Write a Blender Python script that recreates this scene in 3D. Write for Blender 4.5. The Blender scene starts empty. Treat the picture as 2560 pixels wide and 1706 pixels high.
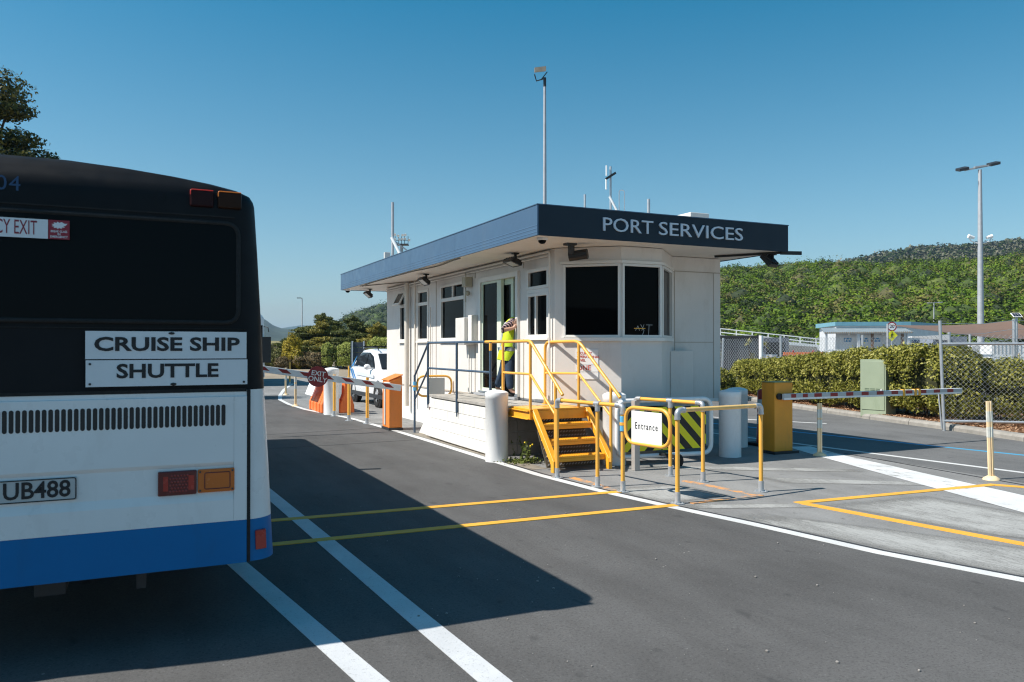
import bpy, bmesh, math, random
from math import radians as R, sin, cos, pi, tan, atan2, hypot
from mathutils import Vector, Matrix
import numpy as np

random.seed(7)
rng = np.random.default_rng(11)
scene = bpy.context.scene
COL = scene.collection

# ---------------------------------------------------------------- camera, sky, sun, exposure
YAW, PITCH = R(25.2), math.atan(16 / 1991.0)
cam_d = bpy.data.cameras.new("camera")
cam = bpy.data.objects.new("camera", cam_d)
COL.objects.link(cam)
cam.location = (0, 0, 1.65)
cam.rotation_euler = (pi / 2 + PITCH, 0, -YAW)
cam_d.sensor_width = 36.0
cam_d.lens = 36.0 * 1991.0 / 2560.0
cam_d.clip_start = 0.05
cam_d.clip_end = 20000
cam_d.dof.use_dof = True
cam_d.dof.focus_distance = 12.5
cam_d.dof.aperture_fstop = 5.0
scene.camera = cam

SUN = Vector((.842, -.135, -1.0)).normalized()          # the way the light travels
SUN_EL = math.asin(-SUN.z)
SUN_AZ = atan2(-SUN.x, -SUN.y)                          # compass angle from +Y, clockwise

world = bpy.data.worlds.new("World")
scene.world = world
world.use_nodes = True
wn = world.node_tree
for n in list(wn.nodes):
    wn.nodes.remove(n)
w_out = wn.nodes.new("ShaderNodeOutputWorld")
w_bg = wn.nodes.new("ShaderNodeBackground")
w_sky = wn.nodes.new("ShaderNodeTexSky")
w_sky.sky_type = 'NISHITA'
w_sky.sun_disc = False
w_sky.sun_elevation = SUN_EL
w_sky.sun_rotation = SUN_AZ
w_sky.altitude = 0
w_sky.air_density = 1.0
w_sky.dust_density = 0.7
w_sky.ozone_density = 5.0
w_hsv = wn.nodes.new("ShaderNodeHueSaturation")
w_hsv.inputs["Hue"].default_value = 0.474
# the blue deepens with height above the horizon, as clear dry air does
w_tc = wn.nodes.new("ShaderNodeTexCoord")
w_sep = wn.nodes.new("ShaderNodeSeparateXYZ")
wn.links.new(w_tc.outputs["Generated"], w_sep.inputs[0])
w_mr = wn.nodes.new("ShaderNodeMapRange")
w_mr.inputs["From Min"].default_value = 0.06
w_mr.inputs["From Max"].default_value = 0.45
w_mr.inputs["To Min"].default_value = 1.0
w_mr.inputs["To Max"].default_value = 1.40
wn.links.new(w_sep.outputs["Z"], w_mr.inputs["Value"])
wn.links.new(w_mr.outputs[0], w_hsv.inputs["Saturation"])
w_hsv.inputs["Value"].default_value = 1.0
wn.links.new(w_sky.outputs[0], w_hsv.inputs["Color"])
wn.links.new(w_hsv.outputs[0], w_bg.inputs["Color"])
w_bg.inputs["Strength"].default_value = 0.088
wn.links.new(w_bg.outputs[0], w_out.inputs["Surface"])

sun_d = bpy.data.lights.new("sun", 'SUN')
sun_d.energy = 5.0
sun_d.angle = R(0.5)
sun_d.color = (1.0, 0.95, 0.87)
sun = bpy.data.objects.new("sun", sun_d)
COL.objects.link(sun)
sun.rotation_euler = SUN.to_track_quat('-Z', 'Y').to_euler()
sun.location = (-20, 10, 40)

vs = scene.view_settings
scene.display_settings.display_device = 'sRGB'
vs.view_transform = 'Standard'
vs.look = 'None'
vs.exposure = 0.45
vs.gamma = 1.0
vs.use_curve_mapping = False
scene.cycles.use_denoising = True
scene.cycles.pixel_filter_type = 'BLACKMAN_HARRIS'
scene.cycles.filter_width = 1.15
scene.cycles.max_bounces = 8
scene.cycles.volume_bounces = 0
scene.cycles.sample_clamp_indirect = 8.0

# ---------------------------------------------------------------- materials
def new_mat(name):
    m = bpy.data.materials.new(name)
    m.use_nodes = True
    nt = m.node_tree
    b = nt.nodes["Principled BSDF"]
    return m, nt, b

def N(nt, t, **kw):
    n = nt.nodes.new(t)
    for k, v in kw.items():
        if k in n.inputs.keys():
            n.inputs[k].default_value = v
        else:
            setattr(n, k, v)
    return n

def ramp(nt, fac, stops):
    r = nt.nodes.new("ShaderNodeValToRGB")
    e = r.color_ramp.elements
    while len(e) < len(stops):
        e.new(0.5)
    for el, (p, c) in zip(e, stops):
        el.position = p
        el.color = (*c, 1) if len(c) == 3 else c
    nt.links.new(fac, r.inputs[0])
    return r.outputs[0]

def pos_coord(nt, scale=(1, 1, 1), rot=(0, 0, 0)):
    g = nt.nodes.new("ShaderNodeNewGeometry")
    mp = nt.nodes.new("ShaderNodeMapping")
    mp.inputs["Scale"].default_value = scale
    mp.inputs["Rotation"].default_value = rot
    nt.links.new(g.outputs["Position"], mp.inputs["Vector"])
    return mp.outputs[0]

def noise(nt, vec, scale, detail=4, rough=0.55):
    n = N(nt, "ShaderNodeTexNoise", Scale=scale, Detail=detail, Roughness=rough)
    nt.links.new(vec, n.inputs["Vector"])
    return n.outputs["Fac"]

def mixc(nt, fac, a, b, mode='MIX'):
    m = nt.nodes.new("ShaderNodeMix")
    m.data_type = 'RGBA'
    m.blend_type = mode
    for sock, v in ((m.inputs[0], fac), (m.inputs[6], a), (m.inputs[7], b)):
        if isinstance(v, (int, float)):
            sock.default_value = v
        elif isinstance(v, tuple):
            sock.default_value = (*v, 1) if len(v) == 3 else v
        else:
            nt.links.new(v, sock)
    return m.outputs[2]

def math_(nt, op, a, b=None, clamp=False):
    m = nt.nodes.new("ShaderNodeMath")
    m.operation = op
    m.use_clamp = clamp
    for i, v in enumerate((a, b)):
        if v is None:
            continue
        if isinstance(v, (int, float)):
            m.inputs[i].default_value = v
        else:
            nt.links.new(v, m.inputs[i])
    return m.outputs[0]

def bump(nt, b, h, strength=0.3, dist=0.01):
    bp = N(nt, "ShaderNodeBump", Strength=strength, Distance=dist)
    nt.links.new(h, bp.inputs["Height"])
    nt.links.new(bp.outputs[0], b.inputs["Normal"])

def paint(name, col, rough=0.5, metal=0.0, var=0.12, scale=3.0, dirt=None, dirt_amt=0.5, spec=0.5, bmp=0.0, coat=0.0):
    """a plain coloured surface with slight uneven tone and, if asked, blotches of dirt"""
    m, nt, b = new_mat(name)
    v = pos_coord(nt)
    n1 = noise(nt, v, scale, 6, 0.6)
    lo = tuple(c * (1 - var) for c in col)
    hi = tuple(min(1, c * (1 + var)) for c in col)
    c = ramp(nt, n1, [(0.3, lo), (0.7, hi)])
    if dirt is not None:
        v2 = pos_coord(nt, (1, 1, .35))
        n2 = noise(nt, v2, scale * 3.1, 8, 0.7)
        f = ramp(nt, n2, [(0.52, (0, 0, 0)), (0.78, (dirt_amt,) * 3)])
        c = mixc(nt, f, c, dirt)
    nt.links.new(c, b.inputs["Base Color"])
    rr = ramp(nt, noise(nt, v, scale * 5, 4), [(0.3, (max(0, rough - .08),) * 3), (0.7, (min(1, rough + .08),) * 3)])
    nt.links.new(rr, b.inputs["Roughness"])
    b.inputs["Metallic"].default_value = metal
    b.inputs["Specular IOR Level"].default_value = spec
    b.inputs["Coat Weight"].default_value = coat
    if bmp:
        bump(nt, b, noise(nt, v, 60, 4), bmp, 0.004)
    return m

def asphalt(name, lo, hi, stone, fleck=0.0, tint=(1, 1, 1)):
    m, nt, b = new_mat(name)
    v = pos_coord(nt)
    big = noise(nt, v, 0.55, 5, 0.6)
    c = ramp(nt, big, [(0.3, tuple(lo * t for t in tint)), (0.72, tuple(hi * t for t in tint))])
    vs_ = pos_coord(nt, (2.0, .45, 1))
    st = noise(nt, vs_, 1.3, 6, 0.6)
    c = mixc(nt, 0.28, c, ramp(nt, st, [(0.35, (lo * .75,) * 3), (0.62, (hi * 1.12,) * 3)]))
    sp = noise(nt, v, 62, 4, 0.8)
    c = mixc(nt, ramp(nt, sp, [(0.35, (.55,) * 3), (0.5, (0,) * 3)]), c, (lo * .45,) * 3)
    sp2 = noise(nt, v, 48, 4, 0.85)
    c = mixc(nt, ramp(nt, sp2, [(0.58, (0,) * 3), (0.75, (.6,) * 3)]), c, (hi * 1.9,) * 3)
    # scattered pale stones and dark spots
    vo = N(nt, "ShaderNodeTexVoronoi", Scale=3.2)
    nt.links.new(v, vo.inputs["Vector"])
    stn = ramp(nt, vo.outputs["Distance"], [(0.022, (stone,) * 3), (0.03, (0,) * 3)])
    c = mixc(nt, stn, c, (.42, .40, .37))
    blot = noise(nt, pos_coord(nt, (3, 2, 1)), 2.4, 3, 0.4)
    c = mixc(nt, ramp(nt, blot, [(0.66, (0,) * 3), (0.75, (.5,) * 3)]), c, (lo * .6,) * 3)
    fl = noise(nt, pos_coord(nt, (1.6, .7, 1)), 9, 6, .75)
    c = mixc(nt, ramp(nt, fl, [(0.60, (0,) * 3), (0.68, (fleck,) * 3)]), c, (lo * .35,) * 3)
    nt.links.new(c, b.inputs["Base Color"])
    b.inputs["Roughness"].default_value = 0.85
    b.inputs["Specular IOR Level"].default_value = 0.08
    bump(nt, b, math_(nt, 'ADD', noise(nt, v, 120, 4, .7), math_(nt, 'MULTIPLY', noise(nt, v, 400, 2), .5)), 0.45, 0.006)
    return m

def line_paint(name, col, under=(.12, .12, .12), wear=0.35, wscale=9.0, stretch=(1, 1, 1)):
    m, nt, b = new_mat(name)
    v = pos_coord(nt, stretch)
    w = noise(nt, v, wscale, 9, 0.75)
    f = ramp(nt, w, [(max(0, wear - .06), (1, 1, 1)), (wear + .04, (0, 0, 0))])
    d = noise(nt, pos_coord(nt), 2.0, 5)
    c = ramp(nt, d, [(0.3, tuple(x * .8 for x in col)), (0.7, col)])
    fine = noise(nt, pos_coord(nt), 70, 5, .8)
    f2 = ramp(nt, fine, [(0.33, (.7,) * 3), (0.42, (0,) * 3)])
    c = mixc(nt, f2, c, under)
    c = mixc(nt, f, c, under)
    nt.links.new(c, b.inputs["Base Color"])
    b.inputs["Roughness"].default_value = 0.7
    bump(nt, b, noise(nt, pos_coord(nt), 110, 4, .7), 0.3, 0.005)
    return m

def leaf_mat(name, cols, spread=0.6, scale=1.6, trans=0.25, spec=0.25):
    m, nt, b = new_mat(name)
    g = nt.nodes.new("ShaderNodeNewGeometry")
    n = noise(nt, pos_coord(nt), scale, 3)
    f = math_(nt, 'ADD', math_(nt, 'MULTIPLY', g.outputs["Random Per Island"], spread), math_(nt, 'MULTIPLY', n, 1 - spread))
    k = len(cols)
    c = ramp(nt, f, [(0.15 + 0.7 * i / max(1, k - 1), cc) for i, cc in enumerate(cols)])
    nt.links.new(c, b.inputs["Base Color"])
    b.inputs["Roughness"].default_value = 0.55
    b.inputs["Specular IOR Level"].default_value = spec
    if trans:
        tr = nt.nodes.new("ShaderNodeBsdfTranslucent")
        nt.links.new(c, tr.inputs["Color"])
        mx = nt.nodes.new("ShaderNodeMixShader")
        mx.inputs[0].default_value = trans
        nt.links.new(b.outputs[0], mx.inputs[1])
        nt.links.new(tr.outputs[0], mx.inputs[2])
        nt.links.new(mx.outputs[0], nt.nodes["Material Output"].inputs["Surface"])
    return m

def glass_dark(name, col=(.006, .007, .008), rough=0.06, spec=0.3, ior=1.2):
    m, nt, b = new_mat(name)
    b.inputs["Base Color"].default_value = (*col, 1)
    b.inputs["Roughness"].default_value = rough
    b.inputs["Specular IOR Level"].default_value = spec
    b.inputs["IOR"].default_value = ior
    return m

M = {}
M['road'] = asphalt('new_asphalt', .087, .127, .5, tint=(1.02, .985, .96))
M['pave'] = asphalt('worn_asphalt', .19, .29, .3, .75, tint=(1.0, .985, .95))
M['far_road'] = asphalt('grey_asphalt', .125, .185, .3, .3, tint=(1, 1, .99))
M['gravel'] = paint('dry_ground', (.27, .215, .15), .95, var=.35, scale=.8, dirt=(.12, .11, .06), dirt_amt=.6, bmp=.6)
M['white_line'] = line_paint('white_road_paint', (.68, .68, .67), (.14, .14, .14), .33, 14)
M['lane_line'] = line_paint('pitted_white_road_paint', (.60, .61, .62), (.09, .09, .09), .345, 22)
M['yellow_line'] = line_paint('yellow_road_paint', (.85, .42, .045), (.16, .15, .14), .31, 12)
M['faint_orange'] = line_paint('faded_orange_road_paint', (.78, .36, .12), (.24, .235, .22), .50, 5)
M['faint_white'] = line_paint('worn_white_road_paint', (.50, .50, .48), (.23, .23, .22), .50, 16, (2.2, .35, 1))
m_, nt_, b_ = new_mat('tyre_worn_paint')
at_ = nt_.nodes.new("ShaderNodeAttribute"); at_.attribute_name = 'cover'
w_a = noise(nt_, pos_coord(nt_, (2.4, .40, 1)), 14, 9, .78)
w_b = noise(nt_, pos_coord(nt_, (1.2, .35, 1)), 2.2, 4, .6)
sum_ = math_(nt_, 'ADD', math_(nt_, 'MULTIPLY', w_a, .6), math_(nt_, 'MULTIPLY', w_b, .4))
sum_ = math_(nt_, 'ADD', sum_, math_(nt_, 'MULTIPLY', math_(nt_, 'SUBTRACT', at_.outputs["Fac"], .75), .22))
cov_ = ramp(nt_, sum_, [(.49, (0,) * 3), (.61, (.46,) * 3)])
fl_ = noise(nt_, pos_coord(nt_), 60, 4, .8)
base_ = ramp(nt_, fl_, [(.34, (.10, .10, .095)), (.46, (.235, .232, .222)), (.66, (.29, .285, .27))])
nt_.links.new(mixc(nt_, cov_, base_, (.52, .52, .50)), b_.inputs["Base Color"])
b_.inputs["Roughness"].default_value = .85; b_.inputs["Specular IOR Level"].default_value = .1
tr_ = nt_.nodes.new("ShaderNodeBsdfTransparent"); mx_ = nt_.nodes.new("ShaderNodeMixShader")
nt_.links.new(ramp(nt_, math_(nt_, 'ADD', at_.outputs["Fac"], math_(nt_, 'MULTIPLY', math_(nt_, 'SUBTRACT', w_a, .5), .8)), [(.15, (0,) * 3), (.55, (1,) * 3)]), mx_.inputs[0])
nt_.links.new(tr_.outputs[0], mx_.inputs[1]); nt_.links.new(b_.outputs[0], mx_.inputs[2])
nt_.links.new(mx_.outputs[0], nt_.nodes["Material Output"].inputs["Surface"])
M['faint_white'] = m_
M['band'] = line_paint('broad_white_road_paint', (.70, .70, .69), (.24, .235, .22), .41, 4, (1.2, .5, 1))
M['blue_line'] = line_paint('blue_road_paint', (.05, .36, .62), (.15, .15, .15), .30)
M['concrete'] = paint('concrete', (.28, .265, .24), .9, var=.25, scale=2.5, dirt=(.12, .11, .09), bmp=.4)
M['kerb'] = paint('kerb_concrete', (.29, .27, .24), .9, var=.2, scale=4, dirt=(.14, .12, .10), bmp=.4)
M['bark'] = leaf_mat('bark_mulch', [(.13, .06, .03), (.36, .20, .11), (.50, .33, .21)], .8, 3, 0)
M['mulch'] = paint('mulch_soil', (.22, .12, .065), .95, var=.4, scale=14, bmp=.8)

M['wall'] = paint('cream_painted_cladding', (.675, .64, .60), .6, var=.05, scale=1.2, dirt=(.40, .35, .29), dirt_amt=.34)
M['trim'] = paint('white_painted_timber', (.74, .71, .66), .5, var=.04, scale=2)
M['soffit'] = paint('soffit_board', (.80, .73, .645), .65, var=.05, scale=1.0, dirt=(.45, .38, .30), dirt_amt=.25)
M['block'] = paint('painted_blockwork', (.74, .72, .68), .75, var=.06, scale=4, dirt=(.40, .36, .30), dirt_amt=.35, bmp=.5)
M['plinth'] = paint('grey_foundation', (.25, .23, .21), .85, var=.15, scale=3, dirt=(.12, .11, .10), bmp=.4)
M['fascia'] = paint('slate_blue_fascia', (.062, .118, .195), .42, var=.06, scale=.8, dirt=(.16, .18, .20), dirt_amt=.2, spec=.4)
M['fascia_shaded'] = paint('shaded_slate_fascia', (.014, .026, .040), .5, var=.06, scale=1, spec=.25)  # the slate blue fascia again, darkened in colour for its shaded front
M['roof'] = paint('roof_sheet', (.35, .36, .37), .5, var=.1, scale=1)
M['pane'] = glass_dark('dark_window_glass', (.003, .0035, .004), .04, .5, 1.12)
M['pane_soft'] = glass_dark('green_tinted_glass', (.012, .018, .018), .08, .35)
M['interior'] = paint('unlit_interior', (.03, .032, .034), .9, var=.2, scale=3)  # near-black: the unlit depth behind openings is put into the colour
M['letter'] = paint('pale_sign_lettering', (.55, .62, .70), .5, var=.02)
M['seam'] = paint('cover_strip_paint', (.42, .37, .31), .8, var=.1)  # tan colour of the strips over the sheet joints
M['deck'] = paint('weathered_timber', (.36, .335, .30), .85, var=.2, scale=7, dirt=(.20, .18, .15), bmp=.5)

M['yellow'] = paint('yellow_steel_paint', (.86, .40, .028), .38, var=.07, scale=3, dirt=(.45, .24, .07), dirt_amt=.35)
M['yellow_pipe'] = paint('yellow_pipe_paint', (.86, .43, .07), .36, var=.05, scale=4, dirt=(.62, .40, .18), dirt_amt=.3)
M['blue_pipe'] = paint('blue_grey_pipe_paint', (.05, .085, .135), .4, var=.15, scale=6, dirt=(.25, .27, .30), dirt_amt=.5)
M['galv'] = paint('galvanised_steel', (.50, .52, .54), .42, .55, var=.12, scale=8, dirt=(.32, .33, .34), dirt_amt=.5)
M['galv_dull'] = paint('dull_galvanised_steel', (.42, .43, .45), .55, .3, var=.1, scale=3)
M['white'] = paint('white_gloss_paint', (.85, .85, .84), .4, var=.03, scale=2.5, dirt=(.5, .48, .45), dirt_amt=.35)
M['white_flat'] = paint('white_board', (.80, .80, .79), .55, var=.02)
M['grey_flat'] = paint('grey_board', (.48, .48, .47), .6, var=.03)
M['black'] = paint('black_plastic', (.012, .012, .013), .5, var=.2)
M['dark'] = paint('dark_steel', (.03, .032, .036), .5, .2, var=.2)
M['rubber'] = paint('rubber', (.013, .013, .013), .85, var=.2, scale=9)
M['lens'] = paint('lamp_glass', (.55, .53, .48), .2, var=.05)
M['grey_box'] = paint('grey_painted_metal', (.50, .50, .49), .5, var=.04)
M['text_black'] = paint('black_print', (.012, .012, .014), .6, var=.05)
M['text_red'] = paint('red_print', (.55, .055, .02), .6, var=.05)
M['orange'] = paint('orange_cabinet_paint', (.82, .235, .035), .42, var=.06, scale=3, dirt=(.5, .17, .05), dirt_amt=.3)
M['amber'] = paint('amber_cabinet_paint', (.80, .315, .025), .42, var=.08, scale=3, dirt=(.4, .22, .05), dirt_amt=.4)
M['orange_plastic'] = paint('orange_plastic', (.85, .19, .04), .5, var=.08, scale=3)
M['red'] = paint('red_sheeting', (.30, .018, .016), .45, var=.06)
M['sign_red'] = paint('dark_red_sheeting', (.28, .016, .022), .4, var=.06)
M['cream_post'] = paint('cream_plastic', (.80, .60, .36), .55, var=.06, scale=6)
M['post_band'] = paint('reflective_band', (.62, .62, .56), .4, var=.1, scale=20)
M['green_box'] = paint('pale_green_paint', (.285, .335, .235), .5, var=.05, scale=2, dirt=(.16, .21, .13), dirt_amt=.4)
M['sky_blue'] = paint('light_blue_sleeve', (.12, .42, .68), .45, var=.05)
# ---------------------------------------------------------------- mesh helpers
class MB:
    """collects shapes and links them as one mesh object"""
    def __init__(self):
        self.v, self.f, self.s, self.mi = [], [], [], []
        self.cur = 0

    def add(self, vs_, fs, smooth=False):
        o = len(self.v)
        self.v.extend(tuple(p) for p in vs_)
        for q in fs:
            self.f.append(tuple(i + o for i in q))
            self.s.append(smooth)
            self.mi.append(self.cur)
        return self

    def box(self, x0, x1, y0, y1, z0, z1):
        return self.hexa([(x0, y0, z0), (x1, y0, z0), (x1, y1, z0), (x0, y1, z0),
                          (x0, y0, z1), (x1, y0, z1), (x1, y1, z1), (x0, y1, z1)])

    def hexa(self, p):
        return self.add(p, [(0, 3, 2, 1), (4, 5, 6, 7), (0, 1, 5, 4), (1, 2, 6, 5), (2, 3, 7, 6), (3, 0, 4, 7)])

    def obox(self, c, ax, ay, az):
        """box given by centre and three half-axes"""
        c, ax, ay, az = Vector(c), Vector(ax), Vector(ay), Vector(az)
        return self.hexa([c - ax - ay - az, c + ax - ay - az, c + ax + ay - az, c - ax + ay - az,
                          c - ax - ay + az, c + ax - ay + az, c + ax + ay + az, c - ax + ay + az])

    def bar(self, a, b, w, h, up=(0, 0, 1)):
        a, b = Vector(a), Vector(b)
        d = (b - a)
        u = Vector(up)
        s_ = d.cross(u)
        if s_.length < 1e-6:
            s_ = d.cross(Vector((1, 0, 0)))
        s_.normalize()
        u = s_.cross(d).normalized()
        return self.obox((a + b) / 2, d / 2, s_ * w / 2, u * h / 2)

    def tube(self, pts, r, n=10, caps=True, closed=False, smooth=True):
        pts = [Vector(p) for p in pts]
        k = len(pts)
        rs = r if isinstance(r, (list, tuple)) else [r] * k
        rings = []
        prev = None
        for i, p in enumerate(pts):
            if closed:
                t = pts[(i + 1) % k] - pts[i - 1]
            elif i == 0:
                t = pts[1] - p
            elif i == k - 1:
                t = p - pts[-2]
            else:
                t = (pts[i + 1] - p).normalized() + (p - pts[i - 1]).normalized()
            if t.length < 1e-9:
                t = Vector((0, 0, 1))
            t.normalize()
            if prev is None:
                a = Vector((0, 0, 1)) if abs(t.z) < .9 else Vector((1, 0, 0))
                u = t.cross(a).normalized()
            else:
                u = (prev - t * prev.dot(t))
                u = u.normalized() if u.length > 1e-6 else t.orthogonal().normalized()
            prev = u
            w = t.cross(u)
            rings.append([p + (u * cos(2 * pi * j / n) + w * sin(2 * pi * j / n)) * rs[i] for j in range(n)])
        vs_ = [q for rg in rings for q in rg]
        fs = []
        m = k if closed else k - 1
        for i in range(m):
            a, b = i * n, ((i + 1) % k) * n
            for j in range(n):
                j2 = (j + 1) % n
                fs.append((a + j, a + j2, b + j2, b + j))
        self.add(vs_, fs, smooth)
        if caps and not closed:
            self.add(rings[0], [tuple(range(n))[::-1]])
            self.add(rings[-1], [tuple(range(n))])
        return self

    def cyl(self, a, b, r0, r1=None, n=16, caps=True, smooth=True):
        return self.tube([a, b], [r0, r0 if r1 is None else r1], n, caps, smooth=smooth)

    def lathe(self, prof, c=(0, 0, 0), n=24, smooth=True, axis='z'):
        vs_, fs = [], []
        for (r, z) in prof:
            for j in range(n):
                a = 2 * pi * j / n
                if axis == 'z':
                    vs_.append((c[0] + r * cos(a), c[1] + r * sin(a), c[2] + z))
                elif axis == 'y':
                    vs_.append((c[0] + r * cos(a), c[1] + z, c[2] + r * sin(a)))
                else:
                    vs_.append((c[0] + z, c[1] + r * cos(a), c[2] + r * sin(a)))
        for i in range(len(prof) - 1):
            for j in range(n):
                j2 = (j + 1) % n
                fs.append((i * n + j, i * n + j2, (i + 1) * n + j2, (i + 1) * n + j))
        return self.add(vs_, fs, smooth)

    def prism(self, poly, axis, a, b):
        """poly: 2-D outline; extruded along axis from a to b"""
        k = len(poly)
        def P(p, t):
            return {'x': (t, p[0], p[1]), 'y': (p[0], t, p[1]), 'z': (p[0], p[1], t)}[axis]
        vs_ = [P(p, a) for p in poly] + [P(p, b) for p in poly]
        fs = [tuple(range(k))[::-1], tuple(range(k, 2 * k))]
        fs += [(i, (i + 1) % k, k + (i + 1) % k, k + i) for i in range(k)]
        return self.add(vs_, fs)

    def ball(self, c, r, n=12, m=8, sc=(1, 1, 1)):
        prof = [(r * sin(pi * i / m) + 1e-5, -r * cos(pi * i / m)) for i in range(m + 1)]
        o = len(self.v)
        self.lathe(prof, (0, 0, 0), n)
        for i in range(o, len(self.v)):
            p = self.v[i]
            self.v[i] = (c[0] + p[0] * sc[0], c[1] + p[1] * sc[1], c[2] + p[2] * sc[2])
        return self

    def build(self, name, mat, parent=None, bevel=0.0, local=False, seg=2):
        me = bpy.data.meshes.new(name)
        me.from_pydata(self.v, [], self.f)
        mats = mat if isinstance(mat, (list, tuple)) else [mat]
        for m in mats:
            me.materials.append(m)
        me.polygons.foreach_set("use_smooth", self.s)
        if len(mats) > 1:
            me.polygons.foreach_set("material_index", self.mi)
        bm = bmesh.new()
        bm.from_mesh(me)
        bmesh.ops.recalc_face_normals(bm, faces=bm.faces)
        if bevel:
            bmesh.ops.remove_doubles(bm, verts=bm.verts, dist=1e-6)
            es = [e for e in bm.edges if len(e.link_faces) == 2 and e.calc_face_angle(0) > 0.6]
            bmesh.ops.bevel(bm, geom=es, offset=bevel, segments=seg, profile=.5, affect='EDGES', clamp_overlap=True)
        bm.to_mesh(me)
        bm.free()
        me.update()
        return link(name, me, parent, local)

def wloc(o):
    p = Vector((0, 0, 0))
    while o is not None:
        p = p + o.location
        o = o.parent
    return p

def link(name, me, parent=None, local=False):
    o = bpy.data.objects.new(name, me)
    COL.objects.link(o)
    if parent is not None:
        o.parent = parent
        if not local:
            o.location = -wloc(parent)
    return o

def tag(o, label=None, cat=None, group=None, kind=None):
    if label: o['label'] = label
    if cat: o['category'] = cat
    if group: o['group'] = group
    if kind: o['kind'] = kind
    return o

def thing(name, label, cat, loc=(0, 0, 0), rz=0.0, group=None):
    o = bpy.data.objects.new(name, None)
    o.empty_display_size = .2
    COL.objects.link(o)
    o.location = loc
    o.rotation_euler = (0, 0, rz)
    return tag(o, label, cat, group)

def kids(o):
    return [c for c in bpy.data.objects if c.parent is o]

_kids = {}
def copy_tree(o, parent=None, cache=None):
    c = o.copy()
    COL.objects.link(c)
    if parent is not None:
        c.parent = parent
    for ch in kids(o):
        if ch is not c:
            copy_tree(ch, c)
    return c

def sheet(name, poly, z, mat, label=None):
    """a flat ground sheet from an outline"""
    me = bpy.data.meshes.new(name)
    me.from_pydata([(x, y, z) for x, y in poly], [], [tuple(range(len(poly)))])
    me.materials.append(mat)
    bm = bmesh.new(); bm.from_mesh(me)
    bmesh.ops.recalc_face_normals(bm, faces=bm.faces)
    for f in bm.faces:
        if f.normal.z < 0:
            f.normal_flip()
    bm.to_mesh(me); bm.free()
    o = link(name, me)
    return tag(o, label, None, None, 'structure')

def strip(name, pts, w, z, mat, label=None):
    """a painted line of width w along a polyline"""
    pts = [Vector((p[0], p[1])) for p in pts]
    L_, R_ = [], []
    for i, p in enumerate(pts):
        a = pts[max(0, i - 1)]
        b = pts[min(len(pts) - 1, i + 1)]
        d = (b - a).normalized()
        nrm = Vector((-d.y, d.x)) * (w / 2)
        L_.append(p + nrm)
        R_.append(p - nrm)
    k = len(pts)
    me = bpy.data.meshes.new(name)
    me.from_pydata([(p.x, p.y, z) for p in L_ + R_], [], [(i + k, i + 1 + k, i + 1, i) for i in range(k - 1)])
    # the paint film has edges down to the road
    bm = bmesh.new(); bm.from_mesh(me)
    r_ = bmesh.ops.extrude_edge_only(bm, edges=[e for e in bm.edges if e.is_boundary])
    for v in r_['geom']:
        if isinstance(v, bmesh.types.BMVert):
            v.co.z = .0005
    bm.to_mesh(me); bm.free()
    me.materials.append(mat)
    return tag(link(name, me), label, None, None, 'structure')

def text(name, s, mat, origin, right=(1, 0, 0), up=(0, 0, 1), size=.2, parent=None, local=False,
         depth=.003, bold=0.0, xs=1.0, align='CENTER', spacing=1.0, width=None):
    cu = bpy.data.curves.new(name, 'FONT')
    cu.body = s
    cu.size = size
    cu.extrude = depth / 2
    cu.offset = bold
    cu.align_x = align
    cu.align_y = 'CENTER'
    cu.space_character = spacing
    cu.resolution_u = 3
    t = bpy.data.objects.new(name, cu)
    COL.objects.link(t)
    dg = bpy.context.evaluated_depsgraph_get()
    me = bpy.data.meshes.new_from_object(t.evaluated_get(dg))
    bpy.data.objects.remove(t)
    bpy.data.curves.remove(cu)
    if width:
        xs_ = [v.co.x for v in me.vertices]
        xs = width / (max(xs_) - min(xs_))
    r, u = Vector(right).normalized(), Vector(up).normalized()
    n = r.cross(u)
    mt = Matrix(((r.x * xs, u.x, n.x, origin[0]), (r.y * xs, u.y, n.y, origin[1]), (r.z * xs, u.z, n.z, origin[2]), (0, 0, 0, 1)))
    me.transform(mt)
    me.materials.clear()
    me.materials.append(mat)
    me.name = name
    return link(name, me, parent, local)

def arc(c, r, a0, a1, n, ex, ey):
    c, ex, ey = Vector(c), Vector(ex), Vector(ey)
    return [c + ex * (r * cos(a0 + (a1 - a0) * i / n)) + ey * (r * sin(a0 + (a1 - a0) * i / n)) for i in range(n + 1)]

def rounded(pts, r, n=5, closed=False):
    """polyline with rounded inner corners"""
    pts = [Vector(p) for p in pts]
    out = []
    k = len(pts)
    for i, p in enumerate(pts):
        if not closed and i in (0, k - 1):
            out.append(p); continue
        a, b = pts[i - 1], pts[(i + 1) % k]
        d0, d1 = (a - p), (b - p)
        rr = min(r, d0.length * .49, d1.length * .49)
        q0, q1 = p + d0.normalized() * rr, p + d1.normalized() * rr
        for j in range(n + 1):
            t = j / n
            out.append(q0 * (1 - t) ** 2 + p * 2 * t * (1 - t) + q1 * t ** 2)
    return out

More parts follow.
